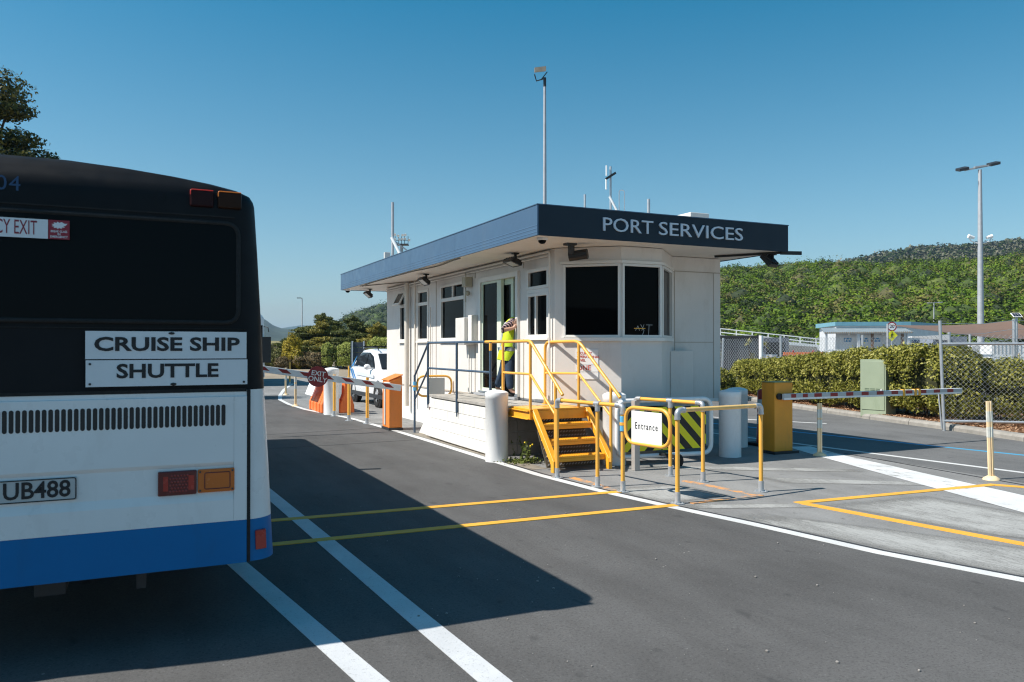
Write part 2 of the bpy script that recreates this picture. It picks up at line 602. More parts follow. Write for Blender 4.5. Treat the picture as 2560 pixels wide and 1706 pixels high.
def np_mesh(name, verts, quads, mat, parent=None, local=False, mats_idx=None):
    """fast mesh from arrays: verts (n,3), faces (m,3 or 4)"""
    me = bpy.data.meshes.new(name)
    nv, nf, k = len(verts), len(quads), quads.shape[1]
    me.vertices.add(nv)
    me.vertices.foreach_set("co", np.ascontiguousarray(verts, dtype=np.float32).ravel())
    me.loops.add(nf * k)
    me.loops.foreach_set("vertex_index", np.ascontiguousarray(quads, dtype=np.int32).ravel())
    me.polygons.add(nf)
    me.polygons.foreach_set("loop_start", np.arange(0, nf * k, k, dtype=np.int32))
    me.polygons.foreach_set("loop_total", np.full(nf, k, dtype=np.int32))
    for m in (mat if isinstance(mat, (list, tuple)) else [mat]):
        me.materials.append(m)
    if mats_idx is not None:
        me.polygons.foreach_set("material_index", np.ascontiguousarray(mats_idx, dtype=np.int32))
    me.update(calc_edges=True)
    me.validate()
    return link(name, me, parent, local)

def leaves(P, Nn, size, jitter=.5, asp=.55, up=0.0):
    """diamond leaf quads at points P, roughly facing Nn; returns verts, quads"""
    n = len(P)
    nr = Nn + rng.normal(0, jitter, (n, 3))
    nr[:, 2] += up
    nr /= np.linalg.norm(nr, axis=1, keepdims=True) + 1e-9
    a = rng.normal(0, 1, (n, 3))
    u = np.cross(nr, a)
    u /= np.linalg.norm(u, axis=1, keepdims=True) + 1e-9
    w = np.cross(nr, u)
    s_ = (size * rng.uniform(.6, 1.35, n))[:, None]
    fold = nr * s_ * .18
    V = np.stack([P - u * s_, P - w * s_ * asp + fold, P + u * s_, P + w * s_ * asp + fold], 1).reshape(-1, 3)
    Q = np.arange(4 * n).reshape(n, 4)
    return V, Q

def blob_points(c, rad, n, shell=.55, squash_bottom=True):
    """points in the outer part of an ellipsoid with a lumpy skin"""
    d = rng.normal(0, 1, (n, 3))
    d /= np.linalg.norm(d, axis=1, keepdims=True)
    r = shell + (1 - shell) * rng.random(n) ** .6
    ph = rng.uniform(0, 6.28, 6)
    lump = 1 + .13 * np.sin(5 * d[:, 0] + ph[0]) * np.sin(5 * d[:, 1] + ph[1]) + .12 * np.sin(9 * d[:, 2] + ph[2] + 4 * d[:, 0]) + .08 * np.sin(13 * d[:, 1] + ph[3])
    P = np.asarray(c) + d * (r * lump)[:, None] * np.asarray(rad)
    return P, d

def foliage(name, blobs, dens, size, mat, parent=None, local=False, jitter=.6, asp=.55, shell=.55, zmin=None):
    V, Q, o = [], [], 0
    for (c, rad) in blobs:
        area = 4 * pi * ((rad[0] * rad[1]) ** 1.6 / 3 + (rad[0] * rad[2]) ** 1.6 / 3 + (rad[1] * rad[2]) ** 1.6 / 3) ** (1 / 1.6)
        n = max(20, int(area * dens))
        P, d = blob_points(c, rad, n, shell)
        if zmin is not None:
            k = P[:, 2] > zmin
            P, d = P[k], d[k]
        v, q = leaves(P, d, size, jitter, asp, .25)
        V.append(v); Q.append(q + o); o += len(v)
    return np_mesh(name, np.concatenate(V), np.concatenate(Q), mat, parent, local)

# (text outlines, ground points and measures below are in metres; X runs along the front of the
#  gatehouse, Y along its long side and the lane, the viewer stands at the origin)
# ---------------------------------------------------------------- ground, roads, markings
sheet('ground', [(-400, -60), (400, -60), (400, 400), (-400, 400)], -.012, M['gravel'])
sheet('pavement', [(-40, -20), (90, -20), (90, 60), (30, 60), (22, 47), (14, 41.5), (-2, 45), (-40, 52)], 0.0, M['pave'])
EDGE = [(6.9, -1.0), (6.25, 1.3), (5.683, 3.568), (5.40, 4.54), (5.197, 5.784), (4.971, 6.915), (4.817, 7.862), (4.70, 9.2), (4.675, 10.64), (4.66, 13),
        (4.62, 15.25), (4.5, 18.3), (4.05, 21.4), (3.98, 23.6), (4.07, 25.8), (4.45, 28.2)]
sheet('road', [(-9, -6), (8.3, -6)] + EDGE + [(-9, 28.4)], .003, M['road'])
KERB = [(11.6, .8), (12.5, 3.7), (14.03, 8.8), (14.55, 10.5), (15.15, 13.0), (16.1, 16.4), (17.29, 19.6), (19.5, 25), (22, 31)]
sheet('far_lane', [(8.6, -3), (10.6, -3)] + KERB + [(14.5, 31), (11.6, 19), (10.35, 11.5), (9.95, 9.6), (9.85, 6.6), (9.3, 3.0)], .003, M['far_road'])
strip('edge_line', EDGE, .115, .006, M['white_line'])
strip('edge_line', [(4.45, 28.2), (5.2, 32), (6.4, 37)], .115, .006, M['white_line'])
strip('lane_line', [(.70, 24), (1.365, 8.9), (1.46, 6.7), (1.555, 4.54), (1.60, 3.6), (1.78, -.5)], .15, .006, M['lane_line'])
strip('lane_line', [(-.3, 13.4), (.698, 6.37), (1.053, 3.857), (1.7, -.6)], .14, .006, M['lane_line'])
strip('crossing_line', [(-2.5, 7.96), (1.21, 7.83), (4.99, 7.705)], .11, .009, M['yellow_line'])
strip('crossing_line', [(-2.5, 6.93), (1.065, 6.878), (5.09, 6.80)], .11, .009, M['yellow_line'])
strip('bay_line', [(6.33, 6.36), (9.33, 6.20)], .11, .006, M['yellow_line'])
strip('bay_line', [(6.365, 6.30), (6.72, 4.218), (7.1, 1.9)], .11, .0085, M['yellow_line'])
strip('bay_line', [(9.28, 6.20), (9.46, 5.94), (9.75, 3.6), (9.9, 2.2)], .11, .0085, M['yellow_line'])
strip('walkway_line', [(4.985, 8.81), (5.0, 8.2), (4.98, 7.8)], .09, .006, M['faint_orange'])
strip('walkway_line', [(6.12, 8.01), (6.26, 6.91)], .09, .006, M['faint_orange'])
strip('walkway_line', [(5.3, 6.82), (6.3, 6.86)], .08, .008, M['faint_orange'])
sheet('merge_band', [(9.75, 10.0), (9.29, 8.80), (8.0, 5.02), (7.25, 2.8), (8.25, 2.8), (8.93, 5.6), (9.79, 8.95), (10.15, 9.9)], .004, M['band'])
strip('lane_edge_line', [(9.95, 13.0), (10.34, 8.9), (10.55, 6.62), (10.8, 3.6)], .09, .006, M['white_line'])
strip('blue_guide_line', [(10.7, 17.5), (11.61, 11.76), (12.26, 7.69), (12.9, 3.6)], .09, .006, M['blue_line'])
strip('kerb_line', [(12.25, 15.2), (12.68, 14.11), (13.1, 13.37), (13.5, 12.7)], .09, .006, M['white_line'])
# paint worn away by tyres beside the lane and inside the box: ragged patches thinning out at their edges
def worn(poly, inner=.45):
    P = [Vector(p) for p in poly]
    c = sum(P, Vector((0, 0))) / len(P)
    k = len(P)
    vs_ = [(p.x, p.y, .003) for p in P] + [(*(c + (p - c) * inner), .003) for p in P]
    me = bpy.data.meshes.new('worn_paint')
    me.from_pydata(vs_, [], [(i, (i + 1) % k, k + (i + 1) % k, k + i) for i in range(k)] + [tuple(range(k, 2 * k))])
    at = me.attributes.new('cover', 'FLOAT', 'POINT')
    at.data.foreach_set('value', [0.0] * k + [1.0] * k)
    me.materials.append(M['faint_white'])
    if me.polygons[0].normal.z < 0:
        me.flip_normals()
    tag(link('worn_paint', me), None, None, None, 'structure')
worn([(5.05, 6.35), (5.5, 4.4), (5.75, 3.2), (6.6, 1.8), (7.6, 1.9), (6.9, 3.6), (6.3, 5.0), (5.6, 6.3)], .5)
worn([(6.42, 6.3), (6.7, 4.5), (7.3, 3.4), (8.1, 4.6), (8.0, 6.2)], .55)
worn([(4.9, 7.95), (5.0, 6.85), (6.05, 6.95), (5.95, 7.95)], .6)
worn([(6.2, 9.5), (7.4, 8.75), (9.0, 7.7), (8.9, 7.4), (7.2, 8.4), (6.2, 9.1)], .5)
worn([(5.05, 6.6), (6.5, 6.0), (6.5, 6.3), (5.1, 6.85)], .5)
worn([(7.0, 8.0), (8.9, 6.6), (8.8, 6.3), (7.0, 7.4)], .5)
# dusty strip against the deck, and joints sealed with tar
strip('dirt_strip', [(4.93, 9.6), (4.9, 11), (4.88, 14.6)], .24, .004, paint('dusty_grit', (.23, .20, .16), .95, var=.35, scale=7, dirt=(.10, .09, .07), bmp=.8))
tar = paint('tar_seal', (.035, .035, .037), .7, var=.2)
strip('tar_joint', [(-1, 13.3), (3.0, 13.45), (4.58, 13.6)], .02, .005, tar)
strip('tar_joint', [(-1, 15.3), (2.5, 15.6), (4.5, 15.9)], .025, .005, tar)
strip('tar_joint', [(x + .085, y) for x, y in EDGE[1:9]], .045, .005, tar)
strip('tar_joint', [(9.95, 9.0), (9.75, 7.2), (9.55, 5.4)], .03, .005, tar)

# kerb pieces along the far lane: each length of kerb is a piece of its own
def kerb_piece(a, b):
    a, b = Vector((*a, 0)), Vector((*b, 0))
    d = (b - a).normalized()
    n = Vector((d.y, -d.x, 0))
    m = MB()
    g = d * .006
    p = [(0, -.05), (0, .07), (.03, .115), (.17, .125), (.17, -.05)]
    k = len(p)
    vs_ = [a + g + n * q[0] + Vector((0, 0, q[1])) for q in p] + [b - g + n * q[0] + Vector((0, 0, q[1])) for q in p]
    m.add(vs_, [tuple(range(k))[::-1], tuple(range(k, 2 * k))] + [(i, (i + 1) % k, k + (i + 1) % k, k + i) for i in range(k)])
    return m
kerb_root = thing('kerb', None, None, (14.5, 10.5, 0))
kerb_root['kind'] = 'structure'
def resample(pts, step):
    out = [Vector(pts[0])]
    for a, b in zip(pts, pts[1:]):
        a, b = Vector(a), Vector(b)
        k = max(1, round((b - a).length / step))
        out += [a + (b - a) * (i / k) for i in range(1, k + 1)]
    return out
KP = resample(KERB, 1.6)
for a, b in zip(KP, KP[1:]):
    kerb_piece(a, b).build('kerb_stone', M['kerb'], kerb_root)
bed_in = [(x + .165 * .96, y - .165 * .28) for x, y in KERB]
bed_out = [(x + 4.0, y - .2) for x, y in KERB]
sheet('mulch_bed', bed_in + bed_out[::-1], .10, M['mulch'])
# wood chips spread over the bed
def chips(n):
    t = rng.random(n) * (len(KERB) - 1.001)
    i = t.astype(int); f = t - i
    K = np.array(KERB)
    base = K[i] + (K[i + 1] - K[i]) * f[:, None]
    off = rng.random(n) ** 1.5 * 2.2 + .17
    P = np.stack([base[:, 0] + off * .96, base[:, 1] - off * .28, .112 + rng.random(n) * .02], 1)
    v, q = leaves(P, np.tile(np.array([0, 0, 1.0]), (n, 1)), .035, .35, .3)
    return v, q
cv, cq = chips(26000)
tag(np_mesh('bark_chips', cv, cq, M['bark']), None, None, None, 'stuff')

# small stones lying on the new asphalt
def stones(n, x0, x1, y0, y1):
    m = MB()
    for _ in range(n):
        x, y = random.uniform(x0, x1), random.uniform(y0, y1)
        r = random.choice([.003, .004, .005, .006, .009])
        m.ball((x, y, .004 + r * .5), r, 6, 4, (1, random.uniform(.7, 1.3), .7))
    return m
tag(stones(90, 1.2, 5.2, 2.2, 8).build('loose_stones', paint('pale_stone', (.27, .25, .23), .9, var=.3, scale=30)), None, None, None, 'stuff')

# ---------------------------------------------------------------- the gatehouse
ZF, ZS, ZT = .78, 3.13, 3.535           # floor line, soffit, top of fascia
B = thing('gatehouse', 'cream single storey gatehouse with dark flat-roof fascia lettered PORT SERVICES', 'building', (5.65, 10.5, 0))

def wall_piece(name, a, b, z0, z1, openings=(), t=.10, mat=None, parent=None):
    """a wall standing on the line a->b whose outside is on the right-hand side of a->b"""
    a, b = Vector((*a, 0)), Vector((*b, 0))
    L = (b - a).length
    e = (b - a) / L
    n = Vector((e.y, -e.x, 0))
    us = sorted({0, L, *[o[0] for o in openings], *[o[1] for o in openings]})
    zs = sorted({z0, z1, *[o[2] for o in openings], *[o[3] for o in openings]})
    m = MB()
    for u0, u1 in zip(us, us[1:]):
        for q0, q1 in zip(zs, zs[1:]):
            uc, zc = (u0 + u1) / 2, (q0 + q1) / 2
            if any(o[0] < uc < o[1] and o[2] < zc < o[3] for o in openings):
                continue
            p = [a + e * u0, a + e * u1, a + e * u1 - n * t, a + e * u0 - n * t]
            m.hexa([(*w.xy, q0) for w in p] + [(*w.xy, q1) for w in p])
    o = m.build(name, mat or M['wall'], parent or B)
    return o

def window(a, b, u0, u1, z0, z1, rows=(), cols=(), sill=True, fw=.05, name='window', parent=None, pane=None, proud=.022, half=None):
    """frame + panes set in the wall a->b; rows / cols are the heights / places of bars"""
    a, b = Vector((*a, 0)), Vector((*b, 0))
    e = (b - a).normalized()
    n = Vector((e.y, -e.x, 0))
    up = Vector((0, 0, 1))
    def P(u, z, d):
        return a + e * u + up * z + n * d
    fr = MB()
    def bar(uu0, uu1, zz0, zz1, d0=-.06, d1=proud):
        fr.hexa([P(uu0, zz0, d1), P(uu1, zz0, d1), P(uu1, zz0, d0), P(uu0, zz0, d0), P(uu0, zz1, d1), P(uu1, zz1, d1), P(uu1, zz1, d0), P(uu0, zz1, d0)])
    bar(u0, u0 + fw, z0, z1); bar(u1 - fw, u1, z0, z1)
    bar(u0 + fw, u1 - fw, z0, z0 + fw); bar(u0 + fw, u1 - fw, z1 - fw, z1)
    ups = [u0 + fw] + [x for c in cols for x in (c - fw * .5, c + fw * .5)] + [u1 - fw]
    zps = [z0 + fw] + [x for c in rows for x in (c - fw * .7, c + fw * .7)] + [z1 - fw]
    for c in rows:
        bar(u0 + fw, u1 - fw, c - fw * .7, c + fw * .7, -.05, proud - .004)
    cells = []
    for zi in range(0, len(zps), 2):
        zz0, zz1 = zps[zi], zps[zi + 1]
        use = ups if (half is None or zi // 2 in half) else [ups[0], ups[-1]]
        if len(use) > 2:
            for c in cols:
                bar(c - fw * .5, c + fw * .5, zz0, zz1, -.05, proud - .006)
        for ui in range(0, len(use), 2):
            cells.append((use[ui], use[ui + 1], zz0, zz1))
    f = fr.build(name, M['trim'], parent or B, bevel=.004, seg=1)
    for (c0, c1, d0, d1) in cells:
        g = MB()
        g.hexa([P(c0, d0, -.02), P(c1, d0, -.02), P(c1, d0, -.032), P(c0, d0, -.032), P(c0, d1, -.02), P(c1, d1, -.02), P(c1, d1, -.032), P(c0, d1, -.032)])
        g.build('pane', pane or M['pane'], f)
    if sill:
        s_ = MB()
        s_.hexa([P(u0 - .04, z0 - .035, .05), P(u1 + .04, z0 - .035, .05), P(u1 + .04, z0 - .035, 0), P(u0 - .04, z0 - .035, 0),
                 P(u0 - .04, z0 - .002, .05), P(u1 + .04, z0 - .002, .05), P(u1 + .04, z0 - .002, 0), P(u0 - .04, z0 - .002, 0)])
        s_.build('sill', M['trim'], f)
    return f

YB, XR, YM = 19.35, 8.85, 10.6
# long side wall (outside faces -X): a->b runs from far to near so that outside is on the right
WA, WB = (5.65, YB), (5.65, 10.5)
U = lambda y: YB - y
op = [(U(18.25), U(17.62), 1.79, 2.96), (U(16.9), U(16.2), 1.79, 2.90), (U(15.43), U(14.08), 1.79, 2.92),
      (U(13.37), U(11.70), .84, 2.90), (U(11.41), U(10.68), 1.80, 2.88)]
wall_piece('wall', WA, WB, ZF, ZS, op)
f1 = window(WA, WB, U(18.25), U(17.62), 1.79, 2.96, rows=(2.62,))
window(WA, WB, U(16.9), U(16.2), 1.79, 2.90, rows=(2.60,))
window(WA, WB, U(15.43), U(14.08), 1.79, 2.92, rows=(2.61,), cols=((U(15.43) + U(14.08)) / 2,), half=(1,))
window(WA, WB, U(11.41), U(10.68), 1.80, 2.50, cols=(U(11.12),))
window(WA, WB, U(11.41), U(10.68), 2.56, 2.88, sill=False)
MB().box(5.632, 5.745, 10.68, 11.41, 2.503, 2.557).build('mullion', M['trim'], B)
# top light of the farthest window, pushed open
aw = MB()
for (p0, p1) in (((-.60, 0), (-.60, 1)), ((-.05, 0), (-.05, 1))):
    pass
ang = R(28)
def AW(u, h, d=0):      # u along the wall, h down the sash
    return Vector((5.62 - sin(ang) * h - cos(ang) * d, 18.20 - u, 2.94 - cos(ang) * h + sin(ang) * d))
def aw_box(u0, u1, h0, h1, d0=0, d1=.03):
    aw.hexa([AW(u0, h0, d0), AW(u1, h0, d0), AW(u1, h1, d0), AW(u0, h1, d0), AW(u0, h0, d1), AW(u1, h0, d1), AW(u1, h1, d1), AW(u0, h1, d1)])
aw_box(0, .53, 0, .05); aw_box(0, .53, .31, .36); aw_box(0, .05, .052, .308); aw_box(.48, .53, .052, .308)
aws = aw.build('sash', M['trim'], f1)
g = MB(); g.hexa([AW(.052, .052, .01), AW(.478, .052, .01), AW(.478, .308, .01), AW(.052, .308, .01), AW(.052, .052, .018), AW(.478, .052, .018), AW(.478, .308, .018), AW(.052, .308, .018)])
g.build('sash_pane', M['pane_soft'], f1)

# door: frame, fixed glass leaf, sliding leaf half open
d = MB()
d.box(5.61, 5.71, 13.28, 13.37, .84, 2.90); d.box(5.60, 5.71, 11.70, 11.79, .84, 2.90)
d.box(5.61, 5.71, 11.79, 13.28, 2.82, 2.90); d.box(5.60, 5.74, 11.79, 13.28, .84, .875)
dr = d.build('door', M['trim'], B, bevel=.004, seg=1)
l = MB()
l.box(5.64, 5.69, 12.42, 12.60, .876, 2.818); l.box(5.642, 5.688, 13.235, 13.279, .876, 2.818)
l.box(5.642, 5.688, 12.601, 13.234, .876, .93); l.box(5.642, 5.688, 12.601, 13.234, 2.78, 2.818)
l.build('fixed_leaf', paint('pale_green_white_frame', (.66, .72, .58), .45, var=.04), dr)
MB().box(5.66, 5.672, 12.601, 13.234, .931, 2.779).build('pane', M['pane'], dr)
l = MB()
l.box(5.70, 5.738, 12.06, 12.16, .876, 2.818); l.box(5.70, 5.738, 12.161, 12.418, 2.72, 2.818)
l.build('sliding_leaf', paint('pale_green_white_leaf', (.62, .70, .52), .45, var=.04), dr)
MB().box(5.715, 5.725, 12.161, 12.418, .876, 2.719).build('pane', M['pane'], dr)
MB().box(5.53, 5.60, 11.66, 13.40, .80, .839).build('threshold', M['galv_dull'], dr)

# bay and front
F = [(5.65, 10.5), (6.40, 9.85), (7.12, 9.85), (7.86, YM), (XR, YM)]
L1 = hypot(.75, .65)
wall_piece('wall', F[0], F[1], ZF, ZS, [(.13, L1 - .02, 1.80, 2.88)])
wall_piece('wall', F[1], F[2], ZF, ZS, [(.02, .70, 1.80, 2.88)])
L3 = hypot(.74, YM - 9.85)
wall_piece('wall', F[2], F[3], ZF, ZS, [(.02, L3 - .10, 1.80, 2.88)])
wall_piece('wall', F[3], F[4], ZF, ZS)
wall_piece('wall', (XR, YM + .1), (XR, YB), ZF, ZS)
wall_piece('wall', (XR - .1, YB), (5.75, YB), ZF, ZS)
window(F[0], F[1], .13, L1 - .012, 1.80, 2.88, fw=.034, sill=False)
window(F[1], F[2], .012, .708, 1.80, 2.88, fw=.034, sill=False)
window(F[2], F[3], .012, L3 - .10, 1.80, 2.88, fw=.034, sill=False)
# one continuous sill and head round the bay
def bay_band(name, z0, z1, off):
    pts = [Vector(p) for p in F[:4]]
    o = []
    a = pts[0] + (pts[1] - pts[0]) * .09
    p3 = pts[2] + (pts[3] - pts[2]) * .93
    q = [a, pts[1], pts[2], p3]
    nn = [Vector((-.655, -.755)), Vector((-.36, -1.0)), Vector((.42, -1.0)), Vector((.712, -.702))]
    outer = [p + n_ * off for p, n_ in zip(q, nn)]
    inner = [p - n_ * .02 for p, n_ in zip(q, nn)]
    m = MB()
    for i in range(3):
        m.hexa([(*outer[i], z0), (*outer[i + 1], z0), (*inner[i + 1], z0), (*inner[i], z0), (*outer[i], z1), (*outer[i + 1], z1), (*inner[i + 1], z1), (*inner[i], z1)])
    m.build(name, M['trim'], B)
bay_band('bay_sill', 1.745, 1.797, .045)
bay_band('bay_head', 2.885, 2.925, .04)
# cover strips over the joints of the cladding sheets
m = MB()
for y in (15.72, 13.60, 11.56):
    m.box(5.642, 5.6495, y - .012, y + .012, .80, 1.785)
    m.box(5.642, 5.6495, y - .012, y + .012, 2.93, 3.05)
m.box(5.642, 5.6495, 15.708, 15.732, 1.786, 2.929)
m.box(5.64, 5.6495, 10.5, YB, .775, .80)
m.build('cover_strip', M['seam'], B)
m = MB()
m.box(7.905, 7.917, YM - .006, YM - .0005, .80, 2.885); m.box(8.70, 8.712, YM - .006, YM - .0005, .80, 2.885)
m.box(7.88, XR, YM - .007, YM - .0005, 2.886, 2.90)
m.box(7.917, 8.70, YM - .006, YM - .0005, 1.73, 1.74)
m.build('cover_strip', M['seam'], B)
m = MB()
m.box(7.85, XR + .015, YM - .02, YM - .0005, .755, .80)
m.build('base_flashing', M['white'], B)

# roof, soffit and fascia
XF0, XF1, YF0, YF1 = 4.765, 9.13, 9.34, 20.55
MB().box(XF0 + .03, XF1 - .03, YF0 + .03, YF1 - .03, ZS + .01, ZS + .04).build('soffit', M['soffit'], B)
MB().box(XF0 + .03, XF1 - .03, YF0 + .03, YF1 - .03, ZT - .08, ZT - .03).build('roof', M['roof'], B)
# lettered front fascia
MB().box(XF0 + .022, XF1 - .002, YF0, YF0 + .02, ZS, ZT).build('front_fascia', M['fascia_shaded'], B)
# side fascia: sheets with three ribs along the foot, joints between the sheets
ys = [YF0, 12.35, 14.75, 17.75, YF1]
prof = [(.012, 0), (.0, .004), (.0, .035), (-.003, .045), (0, .055), (0, .08), (-.003, .09), (0, .10), (0, .125), (-.003, .135), (0, .145), (0, ZT - ZS), (.022, ZT - ZS), (.022, 0)]
for y0, y1 in zip(ys, ys[1:]):
    MB().prism([(XF0 + p, ZS + q) for p, q in prof], 'y', y0 + .003, y1 - .003).build('fascia_sheet', M['fascia'], B)
MB().box(XF1 - .02, XF1, YF0 + .022, YF1 - .022, ZS, ZT).build('side_fascia', M['fascia'], B)
MB().box(XF0 + .022, XF1 - .002, YF1 - .02, YF1, ZS, ZT).build('rear_fascia', M['fascia'], B)
m = MB()
m.box(XF0 - .008, XF0 + .05, YF0 - .004, YF1 + .008, ZT + .001, ZT + .013)
m.box(XF0 + .051, XF1 + .008, YF0 - .008, YF0 + .05, ZT + .001, ZT + .013)
m.build('parapet_flashing', M['fascia'], B)
for s_, x0, wd_ in (('PORT', 5.745, .825), ('SERVICES', 6.68, 1.52)):
    text('roof_lettering', s_, M['letter'], (x0, YF0 - .012, 3.33), size=.268, parent=B, depth=.02, width=wd_, bold=.0, align='LEFT')
# conduit along the head of the long wall, cable clipped under the fascia
m = MB()
m.tube([(5.62, 19.3, 3.04), (5.62, 10.62, 3.04)], .014, 8)
m.tube(rounded([(5.60, 19.2, 3.09), (5.60, 10.58, 3.09), (5.60, 10.58, .82)], .05), .016, 8)
m.build('conduit', M['trim'], B)
m = MB()
pts = []
for i in range(40):
    y = 12.2 + i * .17
    pts.append((4.80 + .10 * max(0, sin((y - 12.2) * 1.15)) ** 2, y, ZS - .012))
m.tube(pts, .012, 6)
m.tube([(4.82, 18.8, ZS - .012), (5.55, 16.95, ZS - .012)], .012, 6)
m.build('cable', paint('grey_brown_cable', (.16, .13, .10), .6), B)
# downpipe with gully, thin waste pipes, box on the wall
m = MB()
m.cyl((5.56, 17.45, .32), (5.56, 17.45, 3.12), .055, n=14)
m.cyl((5.60, 16.98, .36), (5.60, 16.98, 3.12), .022, n=10)
m.cyl((5.61, 15.98, .85), (5.61, 15.98, 2.5), .012, n=8)
m.build('downpipe', paint('cream_pipe', (.66, .60, .52), .5, var=.05), B)
m = MB()
m.box(5.36, 5.64, 15.0, 15.35, .38, .46)
m.hexa([(5.40, 15.03, .22), (5.62, 15.03, .22), (5.62, 15.32, .22), (5.40, 15.32, .22), (5.37, 15.01, .379), (5.635, 15.01, .379), (5.635, 15.34, .379), (5.37, 15.34, .379)])
m.cyl((5.50, 15.17, 0), (5.50, 15.17, .22), .05, n=12)
m.build('gully_hopper', M['trim'], B)
MB().box(5.43, 5.64, 13.60, 14.05, 1.70, 2.20).build('meter_box', M['wall'], B, bevel=.01)
m = MB(); m.box(5.50, 5.64, 13.42, 13.597, 1.72, 2.24); m.cyl((5.60, 13.8, .8), (5.60, 13.8, 1.69), .018, n=8)
m.build('cable_box', M['trim'], B, bevel=.006)
m = MB(); m.box(5.50, 5.64, 13.72, 13.90, 2.78, 2.96); m.cyl((5.6, 13.95, 2.5), (5.6, 13.95, 3.05), .012, n=8); m.ball((5.58, 13.8, 2.66), .05, 10, 6)
m.build('junction_box', paint('putty_plastic', (.40, .36, .27), .5), B, bevel=.006)
# tall cabinet on the front wall, padlocked
cab = MB().box(7.68, 8.15, YM - .17, YM - .008, .82, 1.60).build('wall_cabinet', M['wall'], B, bevel=.008)
MB().box(7.70, 7.98, YM - .185, YM - .172, .84, 1.58).build('cabinet_door', M['wall'], B, bevel=.004)
# foundation: grey plinth set back, dark gap under the floor
m = MB()
m.box(5.66, 8.75, 10.72, 19.3, 0, ZF - .004)
m.build('foundation', M['block'], B)
m = MB()
m.prism([(5.95, 10.70), (5.95, 10.35), (6.42, 9.95), (7.10, 9.95), (7.70, 10.55), (7.70, 10.70)], 'z', 0, .70)
m.build('bay_foundation', M['plinth'], B)
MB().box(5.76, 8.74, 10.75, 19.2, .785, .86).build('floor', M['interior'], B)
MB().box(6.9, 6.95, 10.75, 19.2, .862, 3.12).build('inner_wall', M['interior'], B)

# small print stuck on the wall: security board
sb = thing('security_board', 'white security notice reading ONE in red on the gatehouse bay beside the stair', 'sign', (5.9, 10.27, 1.3))
e1 = Vector((.75, -.65, 0)).normalized(); n1 = Vector((-.65, -.75, 0)).normalized()
A0 = Vector((5.65, 10.5, 0))
def S1(u, z, dd=0): return A0 + e1 * u + n1 * dd + Vector((0, 0, z))
def s1_box(m, u0, u1, z0, z1, d0, d1):
    m.hexa([S1(u0, z0, d1), S1(u1, z0, d1), S1(u1, z0, d0), S1(u0, z0, d0), S1(u0, z1, d1), S1(u1, z1, d1), S1(u1, z1, d0), S1(u0, z1, d0)])
    return m
s1_box(MB(), .32, .655, 1.18, 1.62, .002, .010).build('board', M['white_flat'], sb)
m = MB(); s1_box(m, .32, .655, 1.392, 1.398, .0105, .0125); s1_box(m, .32, .655, 1.288, 1.294, .0105, .0125)
m.build('divider', M['grey_flat'], sb)
for s_, z, sz in (('SECURITY', 1.562, .052), ('OPERATIONAL', 1.510, .052), ('LEVEL', 1.458, .052), ('ONE', 1.345, .105)):
    text('lettering', s_, M['text_red'], S1(.333, z, .012), e1, (0, 0, 1), sz, sb, depth=.002, xs=.98, align='LEFT', bold=.0006)

wm = thing('window_reflection', 'painted-on white and yellow line decal low in the middle bay window', 'reflection', (6.9, 9.86, 1.9))  # reflection in the glass, built as thin coloured lines over the pane
m = MB()
yd_ = 9.866
for a, b_ in (((6.66, 1.90), (6.70, 1.97)), ((6.70, 1.97), (6.73, 1.90)), ((6.75, 1.99), (6.81, 1.90)), ((6.81, 1.90), (6.78, 1.83)), ((6.81, 1.99), (6.77, 1.90)), ((6.85, 1.985), (6.96, 1.985)), ((6.90, 1.985), (6.89, 1.83))):
    m.bar((a[0], yd_, a[1]), (b_[0], yd_, b_[1]), .006, .003, (0, 1, 0))
m.build('white_lines', M['grey_flat'], wm)
MB().box(6.63, 6.83, yd_ - .004, yd_ - .001, 1.925, 1.937).build('yellow_line', M['yellow'], wm)
# ---------------------------------------------------------------- deck, stair, handrails
dk = thing('entrance_deck', 'raised timber deck on white painted blockwork beside the gatehouse door', 'deck', (5.2, 12.4, 0))
MB().box(4.885, 5.64, 10.97, 13.84, 0, .715).build('core', M['block'], dk)
bl_me = None
for c in range(4):
    z0 = .008 + c * .179
    y = 10.955 - (.2 if c % 2 else 0)
    while y < 13.85:
        y0, y1 = max(10.955, y), min(13.85, y + .40)
        if y1 - y0 > .05:
            MB().box(4.868, 4.884, y0 + .003, y1 - .003, z0 + .003, z0 + .176).build('block', M['block'], dk, bevel=.004, seg=1)
        y += .40
    for x0, x1 in ((4.868, 5.25), (5.25, 5.64)):
        MB().box(x0 + .003, x1 - .003, 10.953, 10.969, z0 + .003, z0 + .176).build('block', M['plinth'], dk, bevel=.004, seg=1)  # end face in darker grey: the landing's shade put into its colour
for i in range(5):
    x0 = 4.85 + i * .158
    MB().box(x0, x0 + .15, 10.43 if i > 4 else 10.46, 13.88, .742, .79).build('board', M['deck'], dk, bevel=.004, seg=1)
MB().box(4.88, 5.63, 10.50, 13.84, .716, .741).build('joist_tray', M['deck'], dk)
# ramp cheek at the far end
MB().prism([(13.86, 0), (14.75, 0), (14.68, .06), (13.86, .70)], 'x', 4.95, 5.06).build('ramp_cheek', M['block'], dk)
MB().prism([(13.86, .62), (14.75, .02), (14.75, .06), (13.86, .70)], 'x', 5.062, 5.6).build('ramp', M['concrete'], dk)
MB().tube([(4.845, 14.0, .05), (4.84, 12.8, .045), (4.845, 10.95, .04)], .028, 8).build('drain_pipe', M['block'], dk)
MB().box(4.858, 4.867, 11.02, 11.12, .55, .63).build('small_plate', paint('blue_plate', (.02, .08, .25), .5), dk)

